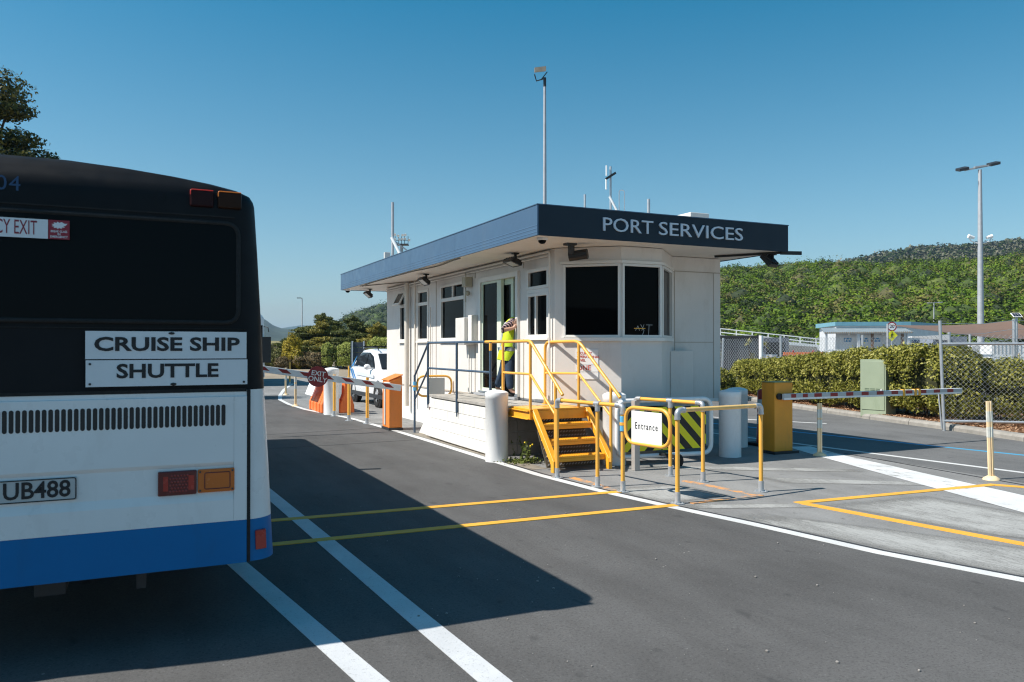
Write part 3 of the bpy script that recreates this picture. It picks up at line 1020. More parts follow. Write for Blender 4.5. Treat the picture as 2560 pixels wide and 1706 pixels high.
st = thing('steel_stair', 'yellow steel stair with three ribbed treads up to the gatehouse deck', 'stair', (5.4, 9.6, 0))
Y0s, dy, rise = 9.30, .172, .20
mesh_plate = paint('dark_perforated_plate', (.10, .085, .06), .7, .2, var=.3, scale=60)
for i in range(3):
    z = rise * (i + 1)
    y = Y0s + dy * i
    m = MB()
    m.box(5.0, 5.775, y, y + .225, z - .03, z)
    m.box(5.0, 5.775, y, y + .012, z - .075, z - .031)
    m.build('tread', M['yellow'], st, bevel=.004, seg=1)
    t = MB()
    k = 22
    for j in range(k):
        x = 5.01 + j * .755 / (k - 1)
        t.box(x - .006, x + .006, y - .001, y + .215, z + .001, z + .006)
    t.build('tread_ribs', M['yellow'], st)
MB().prism([(9.53, .02), (9.55, .02), (9.98, .72), (9.96, .72)], 'x', 5.01, 5.765).build('riser_plate', mesh_plate, st)
dm = MB()
for r_ in range(12):
    for c_ in range(16):
        zz = .06 + r_ * .052; xx = 5.04 + c_ * .047
        yy = 9.525 + (zz - .02) / .70 * .43 - .006
        dm.obox((xx + (.02 if r_ % 2 else 0), yy, zz), (.012, 0, .010), (0, .003, 0), (-.003, 0, .004))
dm.build('chequer_pattern', M['galv_dull'], st)['kind'] = 'stuff'
m = MB()
m.box(4.90, 5.80, 9.83, 10.45, .776, .80)
m.build('landing', M['yellow'], st, bevel=.004, seg=1)
m = MB()
m.box(4.90, 5.80, 9.83, 9.845, .65, .774); m.box(4.90, 4.915, 9.846, 10.9, .65, .774)
m.box(4.87, 4.899, 9.85, 10.9, .65, .664); m.box(4.87, 4.899, 9.85, 10.9, .76, .774); m.box(5.79, 5.80, 9.846, 10.35, .65, .774)
m.build('landing_beam', M['yellow'], st, bevel=.003, seg=1)
for x0 in (4.94, 5.785):
    m = MB()
    m.prism([(9.22, 0), (9.30, 0), (9.30, .10), (9.90, .775), (9.83, .775), (9.22, .16)], 'x', x0, x0 + .055)
    m.prism([(9.205, .15), (9.22, .16), (9.83, .80), (9.81, .80)], 'x', x0 - .008, x0 + .063)
    m.build('stringer', M['yellow'], st, bevel=.003, seg=1)
# left handrail
XL = 4.92
def hr(pts, r=.022):
    return MB().tube(pts, r, 12)
m = MB()
m.tube(rounded([(4.87, 11.30, 1.735), (4.88, 10.6, 1.735), (XL, 9.86, 1.74), (5.0, 9.08, 1.03)], .07), .0225, 12)
m.cyl((XL, 9.86, .66), (XL, 9.86, 1.72), .021, n=12)
m.cyl((4.88, 10.68, .66), (4.88, 10.68, 1.72), .021, n=12)
m.cyl((4.985, 9.25, .12), (4.985, 9.25, 1.17), .021, n=12)
m.tube([(4.88, 10.68, 1.28), (XL, 9.86, 1.28), (4.985, 9.25, .76)], .018, 12)
m.build('handrail', M['yellow_pipe'], st)
# right handrail, its loop starting at the wall
m = MB()
m.tube(rounded([(5.60, 10.72, .80), (5.60, 10.72, 1.73), (5.69, 9.86, 1.74), (5.83, 9.0, .98)], .12, 6), .0225, 12)
m.cyl((5.69, 9.86, .70), (5.69, 9.86, 1.72), .021, n=12)
m.cyl((5.81, 9.20, .10), (5.81, 9.20, 1.14), .021, n=12)
m.tube([(5.60, 10.70, 1.26), (5.69, 9.86, 1.28), (5.81, 9.20, .72)], .018, 12)
m.cyl((5.60, 10.72, .79), (5.60, 10.72, .805), .05, n=12)
m.build('handrail', M['yellow_pipe'], st)

br = thing('deck_railing', 'blue grey pipe railing along the deck edge sloping down at its far end', 'railing', (4.85, 12.5, 0))
m = MB(); m.tube([(4.855, 13.93, 1.735), (4.865, 11.31, 1.735)], .021, 12); m.build('top_rail', M['blue_pipe'], br)
m = MB(); m.tube([(4.855, 13.93, 1.27), (4.86, 11.06, 1.27)], .018, 12); m.build('mid_rail', M['blue_pipe'], br)
for y, z0 in ((13.93, .60), (12.47, .56), (11.06, .80)):
    m = MB()
    m.cyl((4.845, y, z0), (4.845, y, 1.73), .021, n=12)
    if z0 < .7:
        m.box(4.85, 4.866, y - .03, y + .03, z0 + .02, z0 + .17)
        m.cyl((4.845, y, z0 - .07), (4.845, y, z0), .012, n=8)
    m.build('post', M['blue_pipe'], br)
m = MB(); m.tube([(4.855, 13.93, 1.735), (4.87, 14.80, 1.08)], .019, 12); m.build('sloping_rail', M['blue_pipe'], br)
m = MB(); m.tube([(4.855, 13.93, 1.25), (4.87, 14.80, .62)], .017, 12); m.build('sloping_rail', M['blue_pipe'], br)
m = MB(); m.cyl((4.87, 14.78, 0), (4.87, 14.78, 1.12), .022, n=12); m.build('end_post', M['blue_pipe'], br)
m = MB(); m.cyl((4.845, 11.06, 1.60), (4.845, 11.06, 1.715), .0225, n=12); m.build('post_sleeve', M['yellow_pipe'], br, )

def loop_gate(root, a, b, z0, z1, board_mat, u0, u1, word=None, r=.021, side=1, tx=.88):
    """round-ended pipe gate hinged at a and reaching to b, with a board fixed in it"""
    a, b = Vector((*a, 0)), Vector((*b, 0))
    L = (b - a).length
    e = (b - a) / L
    n = Vector((e.y, -e.x, 0)) * side
    up = Vector((0, 0, 1))
    P = lambda u, z, dd=0: a + e * u + up * z + n * dd
    m = MB()
    h = (z1 - z0)
    pts = rounded([P(.05, z0), P(.05, z1), P(L - .03, z1), P(L - .03, z0)], h * .40, 8, closed=True)
    m.tube(pts, r, 12, closed=True)
    m.build('frame', M['yellow_pipe'], root)
    s_ = MB()
    s_.hexa([P(u0, z0 - .01, .012), P(u1, z0 - .01, .012), P(u1, z0 - .01, .006), P(u0, z0 - .01, .006), P(u0, z1 - .035, .012), P(u1, z1 - .035, .012), P(u1, z1 - .035, .006), P(u0, z1 - .035, .006)])
    s_.build('board', board_mat, root)
    if word:
        text('lettering', word, M['text_black'], P((u0 + u1) / 2, z0 + h * .50, .0135), e, up, .105, root, depth=.002, width=.355, bold=.0004, spacing=1.3)
    s_ = MB()
    zc = (z0 + z1) / 2
    s_.cyl(a + up * (zc - .08), a + up * (zc + .09), .034, n=14)
    s_.build('hinge_sleeve', M['sky_blue'], root)
    s_ = MB(); s_.cyl(a + up * (zc - .015), a + up * (zc + .02), .037, n=14); s_.obox(a + e * .03 + up * zc, e * .03, n * .012, up * .018)
    s_.build('hinge_strap', M['yellow_pipe'], root)

g = thing('ramp_gate', 'yellow loop gate with a plain grey board across the far ramp', 'gate', (4.87, 14.78, 0))
loop_gate(g, (4.87, 14.78), (5.64, 14.72), .70, 1.09, M['grey_flat'], .26, .60)

# ---------------------------------------------------------------- pipe barriers round the walk-in
def pipe_rail(label, posts, ht, mats, group, extra=None):
    root = thing('pipe_barrier', label, 'barrier', (*posts[0], 0), 0, group)
    r = .0235
    m = MB()
    for (a, b) in zip(posts, posts[1:]):
        a3, b3 = Vector((*a, ht)), Vector((*b, ht))
        d_ = (b3 - a3).normalized()
        m.cyl(a3 + d_ * .05, b3 - d_ * .05, r, n=14)
    m.build('top_rail', mats[0], root)
    for i, p in enumerate(posts):
        pm = MB()
        if i == 0 and extra == 'grey':
            pm.box(p[0] - .042, p[0] + .042, p[1] - .042, p[1] + .042, 0, ht - .03)
            pm.build('square_post', paint('pale_steel_post', (.46, .43, .40), .45, .3, var=.1), root, bevel=.006)
        else:
            pm.cyl((*p, .10), (*p, ht - .05), r, n=14)
            pm.build('post', M['yellow_pipe'], root)
        fl = MB()
        if not (i == 0 and extra == 'grey'):
            fl.cyl((*p, .008), (*p, .125), .031, n=14)
            fl.cyl((*p, 0), (*p, .010), .075, n=16)
            for a in range(4):
                fl.cyl((p[0] + .055 * cos(a * pi / 2 + .6), p[1] + .055 * sin(a * pi / 2 + .6), .008), (p[0] + .055 * cos(a * pi / 2 + .6), p[1] + .055 * sin(a * pi / 2 + .6), .02), .009, n=6)
            fl.build('base_flange', M['galv'], root)
        # fitting on top: elbow at the ends, tee between
        ft = MB()
        if 0 < i < len(posts) - 1:
            d_ = (Vector(posts[i + 1]) - Vector(posts[i - 1])).normalized()
            c = Vector((*p, ht))
            D3 = Vector((d_.x, d_.y, 0))
            ft.cyl(c - D3 * .045, c + D3 * .045, .031, n=14)
            ft.cyl((*p, ht - .09), (*p, ht - .01), .031, n=14)
        else:
            q = posts[1] if i == 0 else posts[-2]
            d_ = (Vector(q) - Vector(p)).normalized()
            D3 = Vector((d_.x, d_.y, 0))
            c = Vector((*p, ht))
            ft.tube(rounded([c - Vector((0, 0, .10)), c, c + D3 * .10], .055, 6), .031, 14)
            ft.cyl(c - Vector((0, 0, .10)), c - Vector((0, 0, .08)), .034, n=14)
            ft.cyl(c + D3 * .08, c + D3 * .10, .034, n=14)
        ft.build('pipe_fitting', M['galv'], root)
    return root
YP = M['yellow_pipe']
GRP = 'yellow pipe barriers round the walk-in gate'
pipe_rail('three post yellow pipe barrier nearest the stair foot', [(4.814, 8.887), (4.929, 8.10), (5.026, 7.707)], .985, (YP,), GRP)
pipe_rail('yellow pipe barrier behind the Entrance gate ending on a square grey post', [(6.06, 8.98), (6.20, 8.40), (6.29, 7.86)], .965, (YP,), GRP, 'grey')
pipe_rail('two post yellow pipe barrier nearest the lane with a faded top rail', [(5.17, 6.88), (6.46, 7.04)], .985, (paint('faded_yellow_pipe_paint', (.82, .52, .18), .45, var=.06, scale=5, dirt=(.75, .62, .42), dirt_amt=.5),), GRP)
g = thing('entrance_gate', 'yellow loop gate with a white board reading Entrance', 'gate', (5.026, 7.707, 0))
loop_gate(g, (5.026, 7.707), (5.14, 6.93), .575, .975, M['white_flat'], .16, .64, 'Entrance', side=1, tx=.62)

# ---------------------------------------------------------------- bollards
def bollard(loc, r, h, label):
    t = thing('bollard', label, 'bollard', loc, 0, 'white round bollards')
    m = MB(); m.lathe([(r, 0), (r, h - .09), (r * 1.012, h - .088), (r * 1.012, h - .012), (r * .985, h)], (0, 0, 0), 40)
    m.build('shaft', M['white'], t, local=True)
    m = MB(); m.lathe([(r * .985, h + .0005), (r * .7, h + .022), (r * .3, h + .034), (.001, h + .037)], (0, 0, 0), 40)
    m.build('cap', M['white'], t, local=True)
    return t
bollard((4.72, 10.55, 0), .166, 1.0, 'large white bollard in front of the block deck, left of the stair')
bollard((6.12, 9.60, 0), .165, .985, 'white bollard between the yellow stair and the striped board')
bollard((8.13, 9.52, 0), .165, .98, 'white bollard right of the striped board with a streak of sun')
bollard((9.05, 10.42, 0), .17, .95, 'white bollard half hidden beside the amber barrier cabinet')
bollard((4.33, 19.65, 0), .185, 1.12, 'white bollard beside the orange water barrier down the lane')

# ---------------------------------------------------------------- striped hinged board on castors
hz = thing('striped_barrier', 'black and yellow striped board in a white pipe frame below the bay window', 'barrier', (6.9, 9.38, 0))
m = MB(); m.tube(rounded([(6.05, 9.42, .12), (7.64, 9.36, .10), (7.64, 9.36, .90), (6.05, 9.42, .90)], .16, 8, closed=True), .032, 12, closed=True)
m.build('frame', M['white'], hz)
def stripes_panel(name, x0, x1, z0, z1, y, sgn, parent):
    bm_ = MB(); bm_.box(x0, x1, y, y + .012, z0, z1)
    p = bm_.build(name, paint('black_board', (.014, .014, .012), .5), parent)
    # yellow bands cut to the panel
    w, pitch = .105, .21
    lo = (x0 + z0) if sgn > 0 else (x0 - z1)
    hi = (x1 + z1) if sgn > 0 else (x1 - z0)
    t = lo - .03
    m_ = MB()
    while t < hi:
        # band: t < x + sgn*z < t + w (scaled), clip polygon with box
        poly = [(x0, z0), (x1, z0), (x1, z1), (x0, z1)]
        for (aa, bb, cc) in ((1, sgn, t), (-1, -sgn, -(t + w * 1.35))):
            out = []
            for i in range(len(poly)):
                p0, p1 = poly[i], poly[(i + 1) % len(poly)]
                d0 = aa * p0[0] + bb * p0[1] - cc
                d1 = aa * p1[0] + bb * p1[1] - cc
                if d0 >= 0: out.append(p0)
                if d0 * d1 < 0:
                    q = d0 / (d0 - d1)
                    out.append((p0[0] + (p1[0] - p0[0]) * q, p0[1] + (p1[1] - p0[1]) * q))
            poly = out
            if not poly: break
        if len(poly) > 2:
            m_.prism(poly, 'y', y - .003, y - .0005)
        t += pitch * 1.35
    m_.build('yellow_band', paint('yellow_sheeting', (.95, .80, .008), .5), p)
    return p
stripes_panel('panel', 6.12, 6.775, .19, .80, 9.372, -1, hz)
stripes_panel('panel', 6.78, 7.555, .185, .80, 9.372, 1, hz)
m = MB(); m.box(6.70, 6.76, 8.95, 9.34, .12, .16); m.build('outrigger', M['dark'], hz)
m = MB(); m.cyl((6.71, 8.93, .10), (6.75, 8.93, .10), .085, n=18); m.build('castor_wheel', M['rubber'], hz)
m = MB(); m.cyl((6.35, 9.40, .0), (6.35, 9.40, .09), .03, n=10); m.build('foot', M['dark'], hz)
m = MB(); m.box(7.61, 7.67, 9.33, 9.39, .745, .785); m.build('clamp', M['black'], hz)

# ---------------------------------------------------------------- boom barriers
def boom(p0, d_, up, L, w, h, root, ncell, white, red, slant=0.0, pale=None):
    """boom arm from p0 along d_, with red cells laid into its face"""
    d_, up = Vector(d_).normalized(), Vector(up).normalized()
    n = d_.cross(up).normalized()
    p0 = Vector(p0)
    m = MB(); m.obox(p0 + d_ * L / 2, d_ * L / 2, n * w / 2, up * h / 2)
    arm = m.build('arm', white, root, bevel=.006)
    return arm, n, d_, up

ob = thing('boom_barrier', 'orange boom barrier cabinet at the lane with arm and EXIT ONLY disc', 'barrier', (4.66, 15.55, 0))
m = MB(); m.prism([(4.52, .05), (4.79, .05), (4.79, 1.08), (4.52, .98)], 'y', 15.32, 15.80)
m.build('cabinet', M['orange'], ob, bevel=.012)
m = MB(); m.prism([(4.505, .985), (4.80, 1.095), (4.80, 1.115), (4.505, 1.005)], 'y', 15.30, 15.83); m.build('cabinet_lid', M['orange'], ob, bevel=.005)
MB().box(4.505, 4.8, 15.30, 15.82, 0, .05).build('base_plate', M['dark'], ob)
MB().box(4.505, 4.518, 15.55, 15.65, .1, .86).build('side_channel', M['grey_box'], ob)
MB().box(4.45, 4.53, 15.26, 15.44, .90, .96).build('arm_bracket', M['white'], ob, bevel=.01)
A_d = Vector((-1, 0, .155)).normalized(); A_u = Vector((.155, 0, 1)).normalized()
A_p = Vector((4.73, 15.22, .845))
m = MB(); m.obox(A_p + A_d * 1.75, A_d * 1.75, Vector((0, .025, 0)), A_u * .062)
arm = m.build('arm', M['white'], ob, bevel=.006)
for k in range(7):
    c = A_p + A_d * (.28 + .40 * k) + A_u * (.012)
    m = MB()
    y = 15.22 - .0275
    a_, b_, hh = A_d * .085, A_u * .032, A_d * .05
    q = [c - a_ - b_ - hh, c + a_ - b_ - hh, c + a_ + b_ + hh, c - a_ + b_ + hh]
    m.hexa([(*(q[0].x, y), q[0].z), (q[1].x, y, q[1].z), (q[1].x, y + .002, q[1].z), (q[0].x, y + .002, q[0].z),
            (q[3].x, y, q[3].z), (q[2].x, y, q[2].z), (q[2].x, y + .002, q[2].z), (q[3].x, y + .002, q[3].z)])
    m.build('red_cell', M['red'], arm)
DC = A_p + A_d * 1.66 + Vector((0, -.04, .0))
m = MB(); m.cyl(DC + Vector((0, .008, 0)), DC + Vector((0, -.002, 0)), .195, n=40); disc = m.build('sign_disc', M['sign_red'], ob)
for s_, dz in (('EXIT', .055), ('ONLY', -.055)):
    text('lettering', s_, M['white_flat'], DC + A_u * dz + Vector((0, -.004, 0)), -A_d, A_u, .128, disc, depth=.002, bold=.0025, xs=1.02)

ab = thing('boom_barrier', 'amber boom barrier cabinet with long striped arm over the far lane', 'barrier', (9.07, 9.55, 0))
MB().box(8.90, 9.27, 9.40, 9.68, .04, 1.10).build('cabinet', M['amber'], ab, bevel=.008)
MB().box(8.895, 9.275, 9.395, 9.685, 1.101, 1.115).build('cabinet_lid', paint('dull_brass_lid', (.33, .25, .06), .5), ab)
MB().box(8.86, 9.36, 9.36, 9.72, 0, .04).build('base_plate', M['dark'], ab)
m = MB(); m.box(9.0, 13.12, 9.30, 9.345, .84, .935)
arm = m.build('arm', M['white'], ab, bevel=.006)
m = MB(); m.box(8.99, 13.121, 9.2965, 9.2995, .872, .93); m.build('grey_band', M['grey_flat'], arm)
x = 9.14
k = 0
while x < 13.05:
    w_ = .10 if k < 2 else .155
    MB().box(x, x + w_, 9.2935, 9.2962, .872, .93).build('red_cell', M['red'], arm)
    x += (.24 if k < 2 else .345); k += 1
for xx in (11.62, 11.90, 12.0):
    MB().box(xx, xx + .05, 9.29, 9.35, .83, .945).build('tape', M['yellow'], arm)
m = MB(); m.cyl((8.98, 9.36, .89), (8.98, 9.40, .89), .05, n=14); m.build('pivot', M['dark'], ab)

# ---------------------------------------------------------------- marker posts
def delineator(loc, h, label, group, lean=0.0):
    t = thing('marker_post', label, 'marker post', loc, 0, group)
    m = MB(); m.prism([(-.034, -.010), (-.012, -.016), (-.008, -.006), (.008, -.006), (.012, -.016), (.034, -.010), (.034, .014), (-.034, .014)], 'z', .03, h)
    p = m.build('post', M['cream_post'], t, local=True)
    for z in (.60 * h, .80 * h):
        m = MB(); m.prism([(-.0355, -.0115), (-.012, -.0175), (-.007, -.0075), (.007, -.0075), (.012, -.0175), (.0355, -.0115), (.0355, .0155), (-.0355, .0155)], 'z', z - .06, z + .07)
        m.build('reflective_band', M['post_band'], t, local=True)
    m = MB(); m.lathe([(.10, 0), (.095, .02), (.055, .045), (.045, .05), (.001, .05)], (0, 0, 0), 20)
    m.build('base', M['cream_post'], t, local=True)
    t.rotation_euler = (0, lean, YAW * -1)
    return t
G1 = 'cream flexible marker posts'
delineator((9.41, 8.99, 0), .80, 'cream marker post under the striped boom arm', G1)
delineator((9.64, 6.45, 0), .98, 'cream marker post in the far lane at the right, leaning slightly', G1, R(-1.5))
delineator((4.66, 28.3, 0), .95, 'cream marker post down the lane behind the boom arm, farther of the two', G1)
delineator((4.02, 22.8, 0), .92, 'cream marker post down the lane left of the orange water barrier', G1)
def yellow_pole(loc, h, label):
    t = thing('yellow_pole', label, 'post', loc, 0, 'thin yellow poles along the exit')
    MB().cyl((0, 0, .10), (0, 0, h), .036, n=12).build('pole', M['yellow_pipe'], t, local=True)
    MB().cyl((0, 0, 0), (0, 0, .13), .046, n=12).build('base', M['galv'], t, local=True)
    MB().cyl((0, 0, 0), (0, 0, .012), .09, n=14).build('base_plate', M['galv'], t, local=True)
yellow_pole((4.28, 19.1, 0), 1.0, 'yellow pole right against the far white bollard')
yellow_pole((4.32, 17.8, 0), 1.0, 'yellow pole under the boom arm, middle of three')
yellow_pole((4.50, 16.9, 0), 1.0, 'yellow pole nearest the orange boom cabinet')
yellow_pole((7.25, 29.9, 0), .95, 'distant yellow pole left of the white car')
yellow_pole((6.1, 36.0, 0), 1.0, 'far yellow pole near the second coach')

# banded cone-post beside the amber cabinet
bp = thing('banded_marker', 'orange red marker with white bands standing behind the amber cabinet', 'traffic marker', (9.55, 10.35, 0))
m = MB(); m.lathe([(.115, .05), (.105, .30), (.105, .30), (.092, .92), (.05, .95), (.001, .95)], (9.55, 10.35, 0), 24); m.build('body', M['red'], bp)
for z0, z1, r_ in ((.36, .50, .107), (.66, .80, .1)):
    MB().lathe([(r_, z0), (r_ - .006, z1)], (9.55, 10.35, 0), 24).build('white_band', M['grey_flat'], bp)
MB().box(9.35, 9.75, 10.15, 10.55, 0, .05).build('base', M['rubber'], bp)

# orange water-filled barrier with a white board
wb = thing('water_barrier', 'orange plastic water barrier with a white board leaning on it, by the far bollard', 'barrier', (4.45, 20.6, 0))
prof = [(-.26, 0), (.26, 0), (.26, .22), (.12, .55), (.10, .95), (-.10, .95), (-.12, .55), (-.26, .22)]
m = MB(); m.prism([(4.42 + a, b) for a, b in prof], 'y', 20.0, 21.6); m.build('body', M['orange_plastic'], wb, bevel=.03)
for yy in (20.25, 20.65, 21.05, 21.4):
    m = MB(); m.prism([(4.42 - .275, .02), (4.42 - .255, .02), (4.42 - .255, .22), (4.42 - .125, .5), (4.42 - .145, .5), (4.42 - .275, .22)], 'y', yy - .04, yy + .04)
    m.build('rib', M['orange_plastic'], wb, bevel=.006)
MB().prism([(4.80 + a * .7, b * .85) for a, b in prof], 'y', 19.95, 20.25).build('end_section', M['orange_plastic'], wb, bevel=.02)
m = MB(); m.hexa([(4.02, 20.5, .42), (4.02, 21.4, .42), (4.05, 21.4, .42), (4.05, 20.5, .42), (4.26, 20.5, 1.02), (4.26, 21.4, 1.02), (4.29, 21.4, 1.02), (4.29, 20.5, 1.02)])
tag(m.build('leaning_board', M['white_flat']), 'blank white board leaning on the orange water barrier', 'board')

# weeds and a scrap by the stair
wd = thing('weed', 'small leafy weed with yellow flowers at the foot of the stair', 'weed', (5.0, 10.5, 0))
lv, lq, o_ = [], [], 0
tips = []
stm = MB()
for i in range(12):
    a = random.uniform(0, 6.28); l_ = random.uniform(.10, .36)
    b0 = Vector((5.0 + random.gauss(0, .10), 10.25 + random.gauss(0, .16), 0))
    tip = b0 + Vector((cos(a) * l_ * .35, sin(a) * l_ * .35, l_))
    stm.tube([b0, (b0 + tip) / 2 + Vector((0, 0, .03)), tip], [.003, .0025, .001], 4)
    tips.append(tip)
    P = np.array([b0 + (tip - b0) * t for t in np.linspace(.1, 1, 12)])
    v, q = leaves(P + rng.normal(0, .012, P.shape), np.tile([0, 0, 1.0], (12, 1)), .026, .8)
    lv.append(v); lq.append(q + o_); o_ += len(v)
P = np.stack([5.02 + rng.normal(0, .14, 400), 10.25 + rng.normal(0, .12, 400), rng.uniform(.0, .06, 400)], 1)
v, q = leaves(P, np.tile([0, 0, 1.0], (400, 1)), .02, .9); lv.append(v); lq.append(q + o_)
M['weed'] = leaf_mat('weed_leaf', [(.06, .08, .02), (.13, .17, .035), (.22, .24, .07)], .7)
np_mesh('leaves', np.concatenate(lv), np.concatenate(lq), M['weed'], wd)
stm.build('stems', M['weed'], wd)
fm = MB()
for t_ in tips[:3]:
    fm.ball(t_, .014, 8, 5)
fm.build('flowers', paint('yellow_petal', (.85, .60, .02), .6), wd)
# ---------------------------------------------------------------- the shuttle bus
YR = 4.76
bus = thing('shuttle_bus', 'rear of a white, blue and black bus carrying CRUISE SHIP SHUTTLE boards', 'bus', (-.5, 9.5, 0))
M['bus_white'] = paint('bus_white_paint', (.74, .75, .75), .32, var=.03, scale=1.5, dirt=(.42, .40, .37), dirt_amt=.25, coat=.2)
M['bus_blue'] = paint('bus_blue_paint', (.001, .14, .37), .42, var=.05, scale=2, dirt=(.01, .11, .25), dirt_amt=.5, spec=.2)
M['bus_black'] = paint('bus_black_paint', (.009, .010, .012), .5, var=.15, scale=2, spec=.14)
M['bus_glass'] = glass_dark('bus_rear_glass', (.006, .007, .008), .16, .30, 1.2)
XC = -.52
def halfw(z):
    return float(np.interp(z, [.42, .95, 1.43, 1.75, 2.2, 2.47, 2.50, 2.53, 2.555, 2.58, 2.605, 2.63, 2.65, 2.66], [1.255, 1.228, 1.20, 1.186, 1.162, 1.145, 1.138, 1.12, 1.065, .95, .78, .55, .30, .02]))
def ring(z, y0=YR, y1=15.0, r=.15, n=7, zc=None):
    w = halfw(z)
    r = min(r, w * .9)
    rear_in = float(np.interp(z, [1.4, 2.47, 2.53, 2.555, 2.58, 2.605, 2.63, 2.65, 2.66], [0, .012, .020, .028, .04, .05, .065, .09, .2]))
    pts = []
    ya, yb = y0 + rear_in, y1 - rear_in
    for (cx_, cy_, a0) in ((XC + w - r, ya + r, -pi / 2), (XC + w - r, yb - r, 0), (XC - w + r, yb - r, pi / 2), (XC - w + r, ya + r, pi)):
        for i in range(n + 1):
            a = a0 + (pi / 2) * i / n
            pts.append((cx_ + r * cos(a), cy_ + r * sin(a), z))
    return pts
def loft(zs, name, mat, cap_top=False, cap_bot=False):
    m = MB()
    rs = [ring(z) for z in zs]
    k = len(rs[0])
    vs_ = [p for r_ in rs for p in r_]
    fs = [(i * k + j, i * k + (j + 1) % k, (i + 1) * k + (j + 1) % k, (i + 1) * k + j) for i in range(len(rs) - 1) for j in range(k)]
    m.add(vs_, fs, True)
    if cap_bot: m.add(rs[0], [tuple(range(k))])
    if cap_top: m.add(rs[-1], [tuple(range(k))])
    return m.build(name, mat, bus)
loft([.43, .55, .6685], 'skirt', M['bus_blue'], cap_bot=True)
loft([.669, .95, 1.2, 1.409], 'body', M['bus_white'])
loft([1.41, 1.75, 2.2, 2.40, 2.47, 2.50, 2.53, 2.543, 2.555, 2.568, 2.58, 2.592, 2.605, 2.618, 2.63, 2.64, 2.65, 2.66], 'upper_body', M['bus_black'], cap_top=True)
# rear engine door: proud panel with a recessed band for the lamps and plate
XL_, XR_ = -1.60, .566
yp = YR - .014
m = MB(); m.prism([(yp, .672), (yp, .792), (YR - .002, .838), (YR - .002, .985), (yp, 1.006), (yp, 1.372), (YR - .004, 1.376), (YR - .004, 1.398), (YR + .03, 1.398), (YR + .03, .672)], 'x', XL_, XR_ - .07)
m.build('engine_door', M['bus_white'], bus)
m = MB(); m.prism([(yp, .672), (yp, 1.372), (YR - .004, 1.376), (YR - .004, 1.398), (YR + .03, 1.398), (YR + .03, .672)], 'x', XR_ - .069, XR_); m.build('engine_door_edge', M['bus_white'], bus)
m = MB(); m.box(XL_, XR_, yp, YR + .03, .43, .6705); m.build('lower_valance', M['bus_blue'], bus)
m = MB(); m.box(XR_ + .003, XR_ + .020, YR - .012, YR + .02, .43, 1.41); m.build('rubber_seam', M['rubber'], bus)
m = MB(); m.box(-1.5, .565, YR - .006, YR + .01, 1.400, 1.418); m.build('rubber_seam', M['rubber'], bus)
# cooling slots: dark surface pieces painted in for shaded recesses
def slot_mesh():
    m_ = MB()
    out = []
    r_, h_ = .0105, .118
    for i in range(7): a = pi * i / 6; out.append((r_ * cos(a), h_ / 2 - r_ + r_ * sin(a)))
    for i in range(7): a = pi + pi * i / 6; out.append((r_ * cos(a), -h_ / 2 + r_ + r_ * sin(a)))
    m_.prism(out, 'y', -.0012, .004)
    return m_
s0 = None
for k in range(56):
    x = .440 - k * .0291
    if s0 is None:
        s0 = slot_mesh().build('vent_slot', M['black'], bus, local=True); o = s0
    else:
        o = bpy.data.objects.new('vent_slot', s0.data); COL.objects.link(o); o.parent = bus
    o.location = Vector((x, yp - .0005, 1.270)) - bus.location
# boards
def board(name, label, x0, x1, z0, z1, y, word, wz, ww, hgt, bold, xs):
    b_ = MB(); b_.box(x0, x1, y - .006, y, z0, z1)
    o = b_.build(name, M['bus_board'], bus)
    o['label'] = label
    text('lettering', word, M['text_black'], ((ww[0] + ww[1]) / 2, y - .0075, wz), size=hgt, parent=o, depth=.002, bold=bold, width=ww[1] - ww[0])
    return o
M['bus_board'] = paint('white_sign_board', (.70, .72, .74), .45, var=.03, dirt=(.5, .5, .5), dirt_amt=.2)
o1 = board('sign_board', 'white board reading CRUISE SHIP', -.247, .562, 1.588, 1.737, YR - .016, 'CRUISE SHIP', 1.664, (-.208, .523), .101, .0030, 1.30)
o2 = board('sign_board', 'white board reading SHUTTLE', -.245, .567, 1.441, 1.582, YR - .016, 'SHUTTLE', 1.519, (-.10, .412), .104, .0030, 1.16)
for o, pts in ((o1, [(.17, 1.729)]), (o2, [(-.225, 1.562), (-.225, 1.456), (.548, 1.455)])):
    for (x, z) in pts:
        MB().cyl((x, YR - .0225, z), (x, YR - .026, z), .0065, n=10).build('screw', M['dark'], o)
m = MB(); m.ball((.17, YR - .024, 1.727), .016, 10, 6, (1, .3, .45)); m.ball((.18, YR - .024, 1.449), .016, 10, 6, (1, .3, .5)); m.build('catch', M['black'], bus)
# rear window with a rubber surround
wpts = rounded([(-1.5, YR - .006, 1.79), (.518, YR - .006, 1.79), (.518, YR + .008, 2.352), (-1.5, YR + .008, 2.352)], .075, 6, closed=True)
m = MB(); k = len(wpts); m.add([(p.x, p.y - .004, p.z) for p in wpts] + [(p.x, p.y + .01, p.z) for p in wpts], [tuple(range(k))] + [(i, (i + 1) % k, k + (i + 1) % k, k + i) for i in range(k)])
win = m.build('rear_window', M['bus_glass'], bus)
MB().tube(wpts, .013, 8, closed=True).build('window_rubber', M['rubber'], win)
m = MB(); m.box(-1.5, .5, YR + .004, YR + .03, 2.385, 2.392); m.box(-1.5, .56, YR - .004, YR + .02, 1.752, 1.757); m.build('panel_groove', M['rubber'], bus)
def sticker(name, x0, x1, z0, z1, mat, words, y=YR - .013):
    m_ = MB(); m_.box(x0, x1, y - .002, y, z0, z1)
    o = m_.build(name, mat, win)
    for (w_, xx, zz, sz, mm, xs, bd) in words:
        text('lettering', w_, mm, (xx, y - .0028, zz), size=sz, parent=win, depth=.001, bold=bd, xs=xs)
    return o
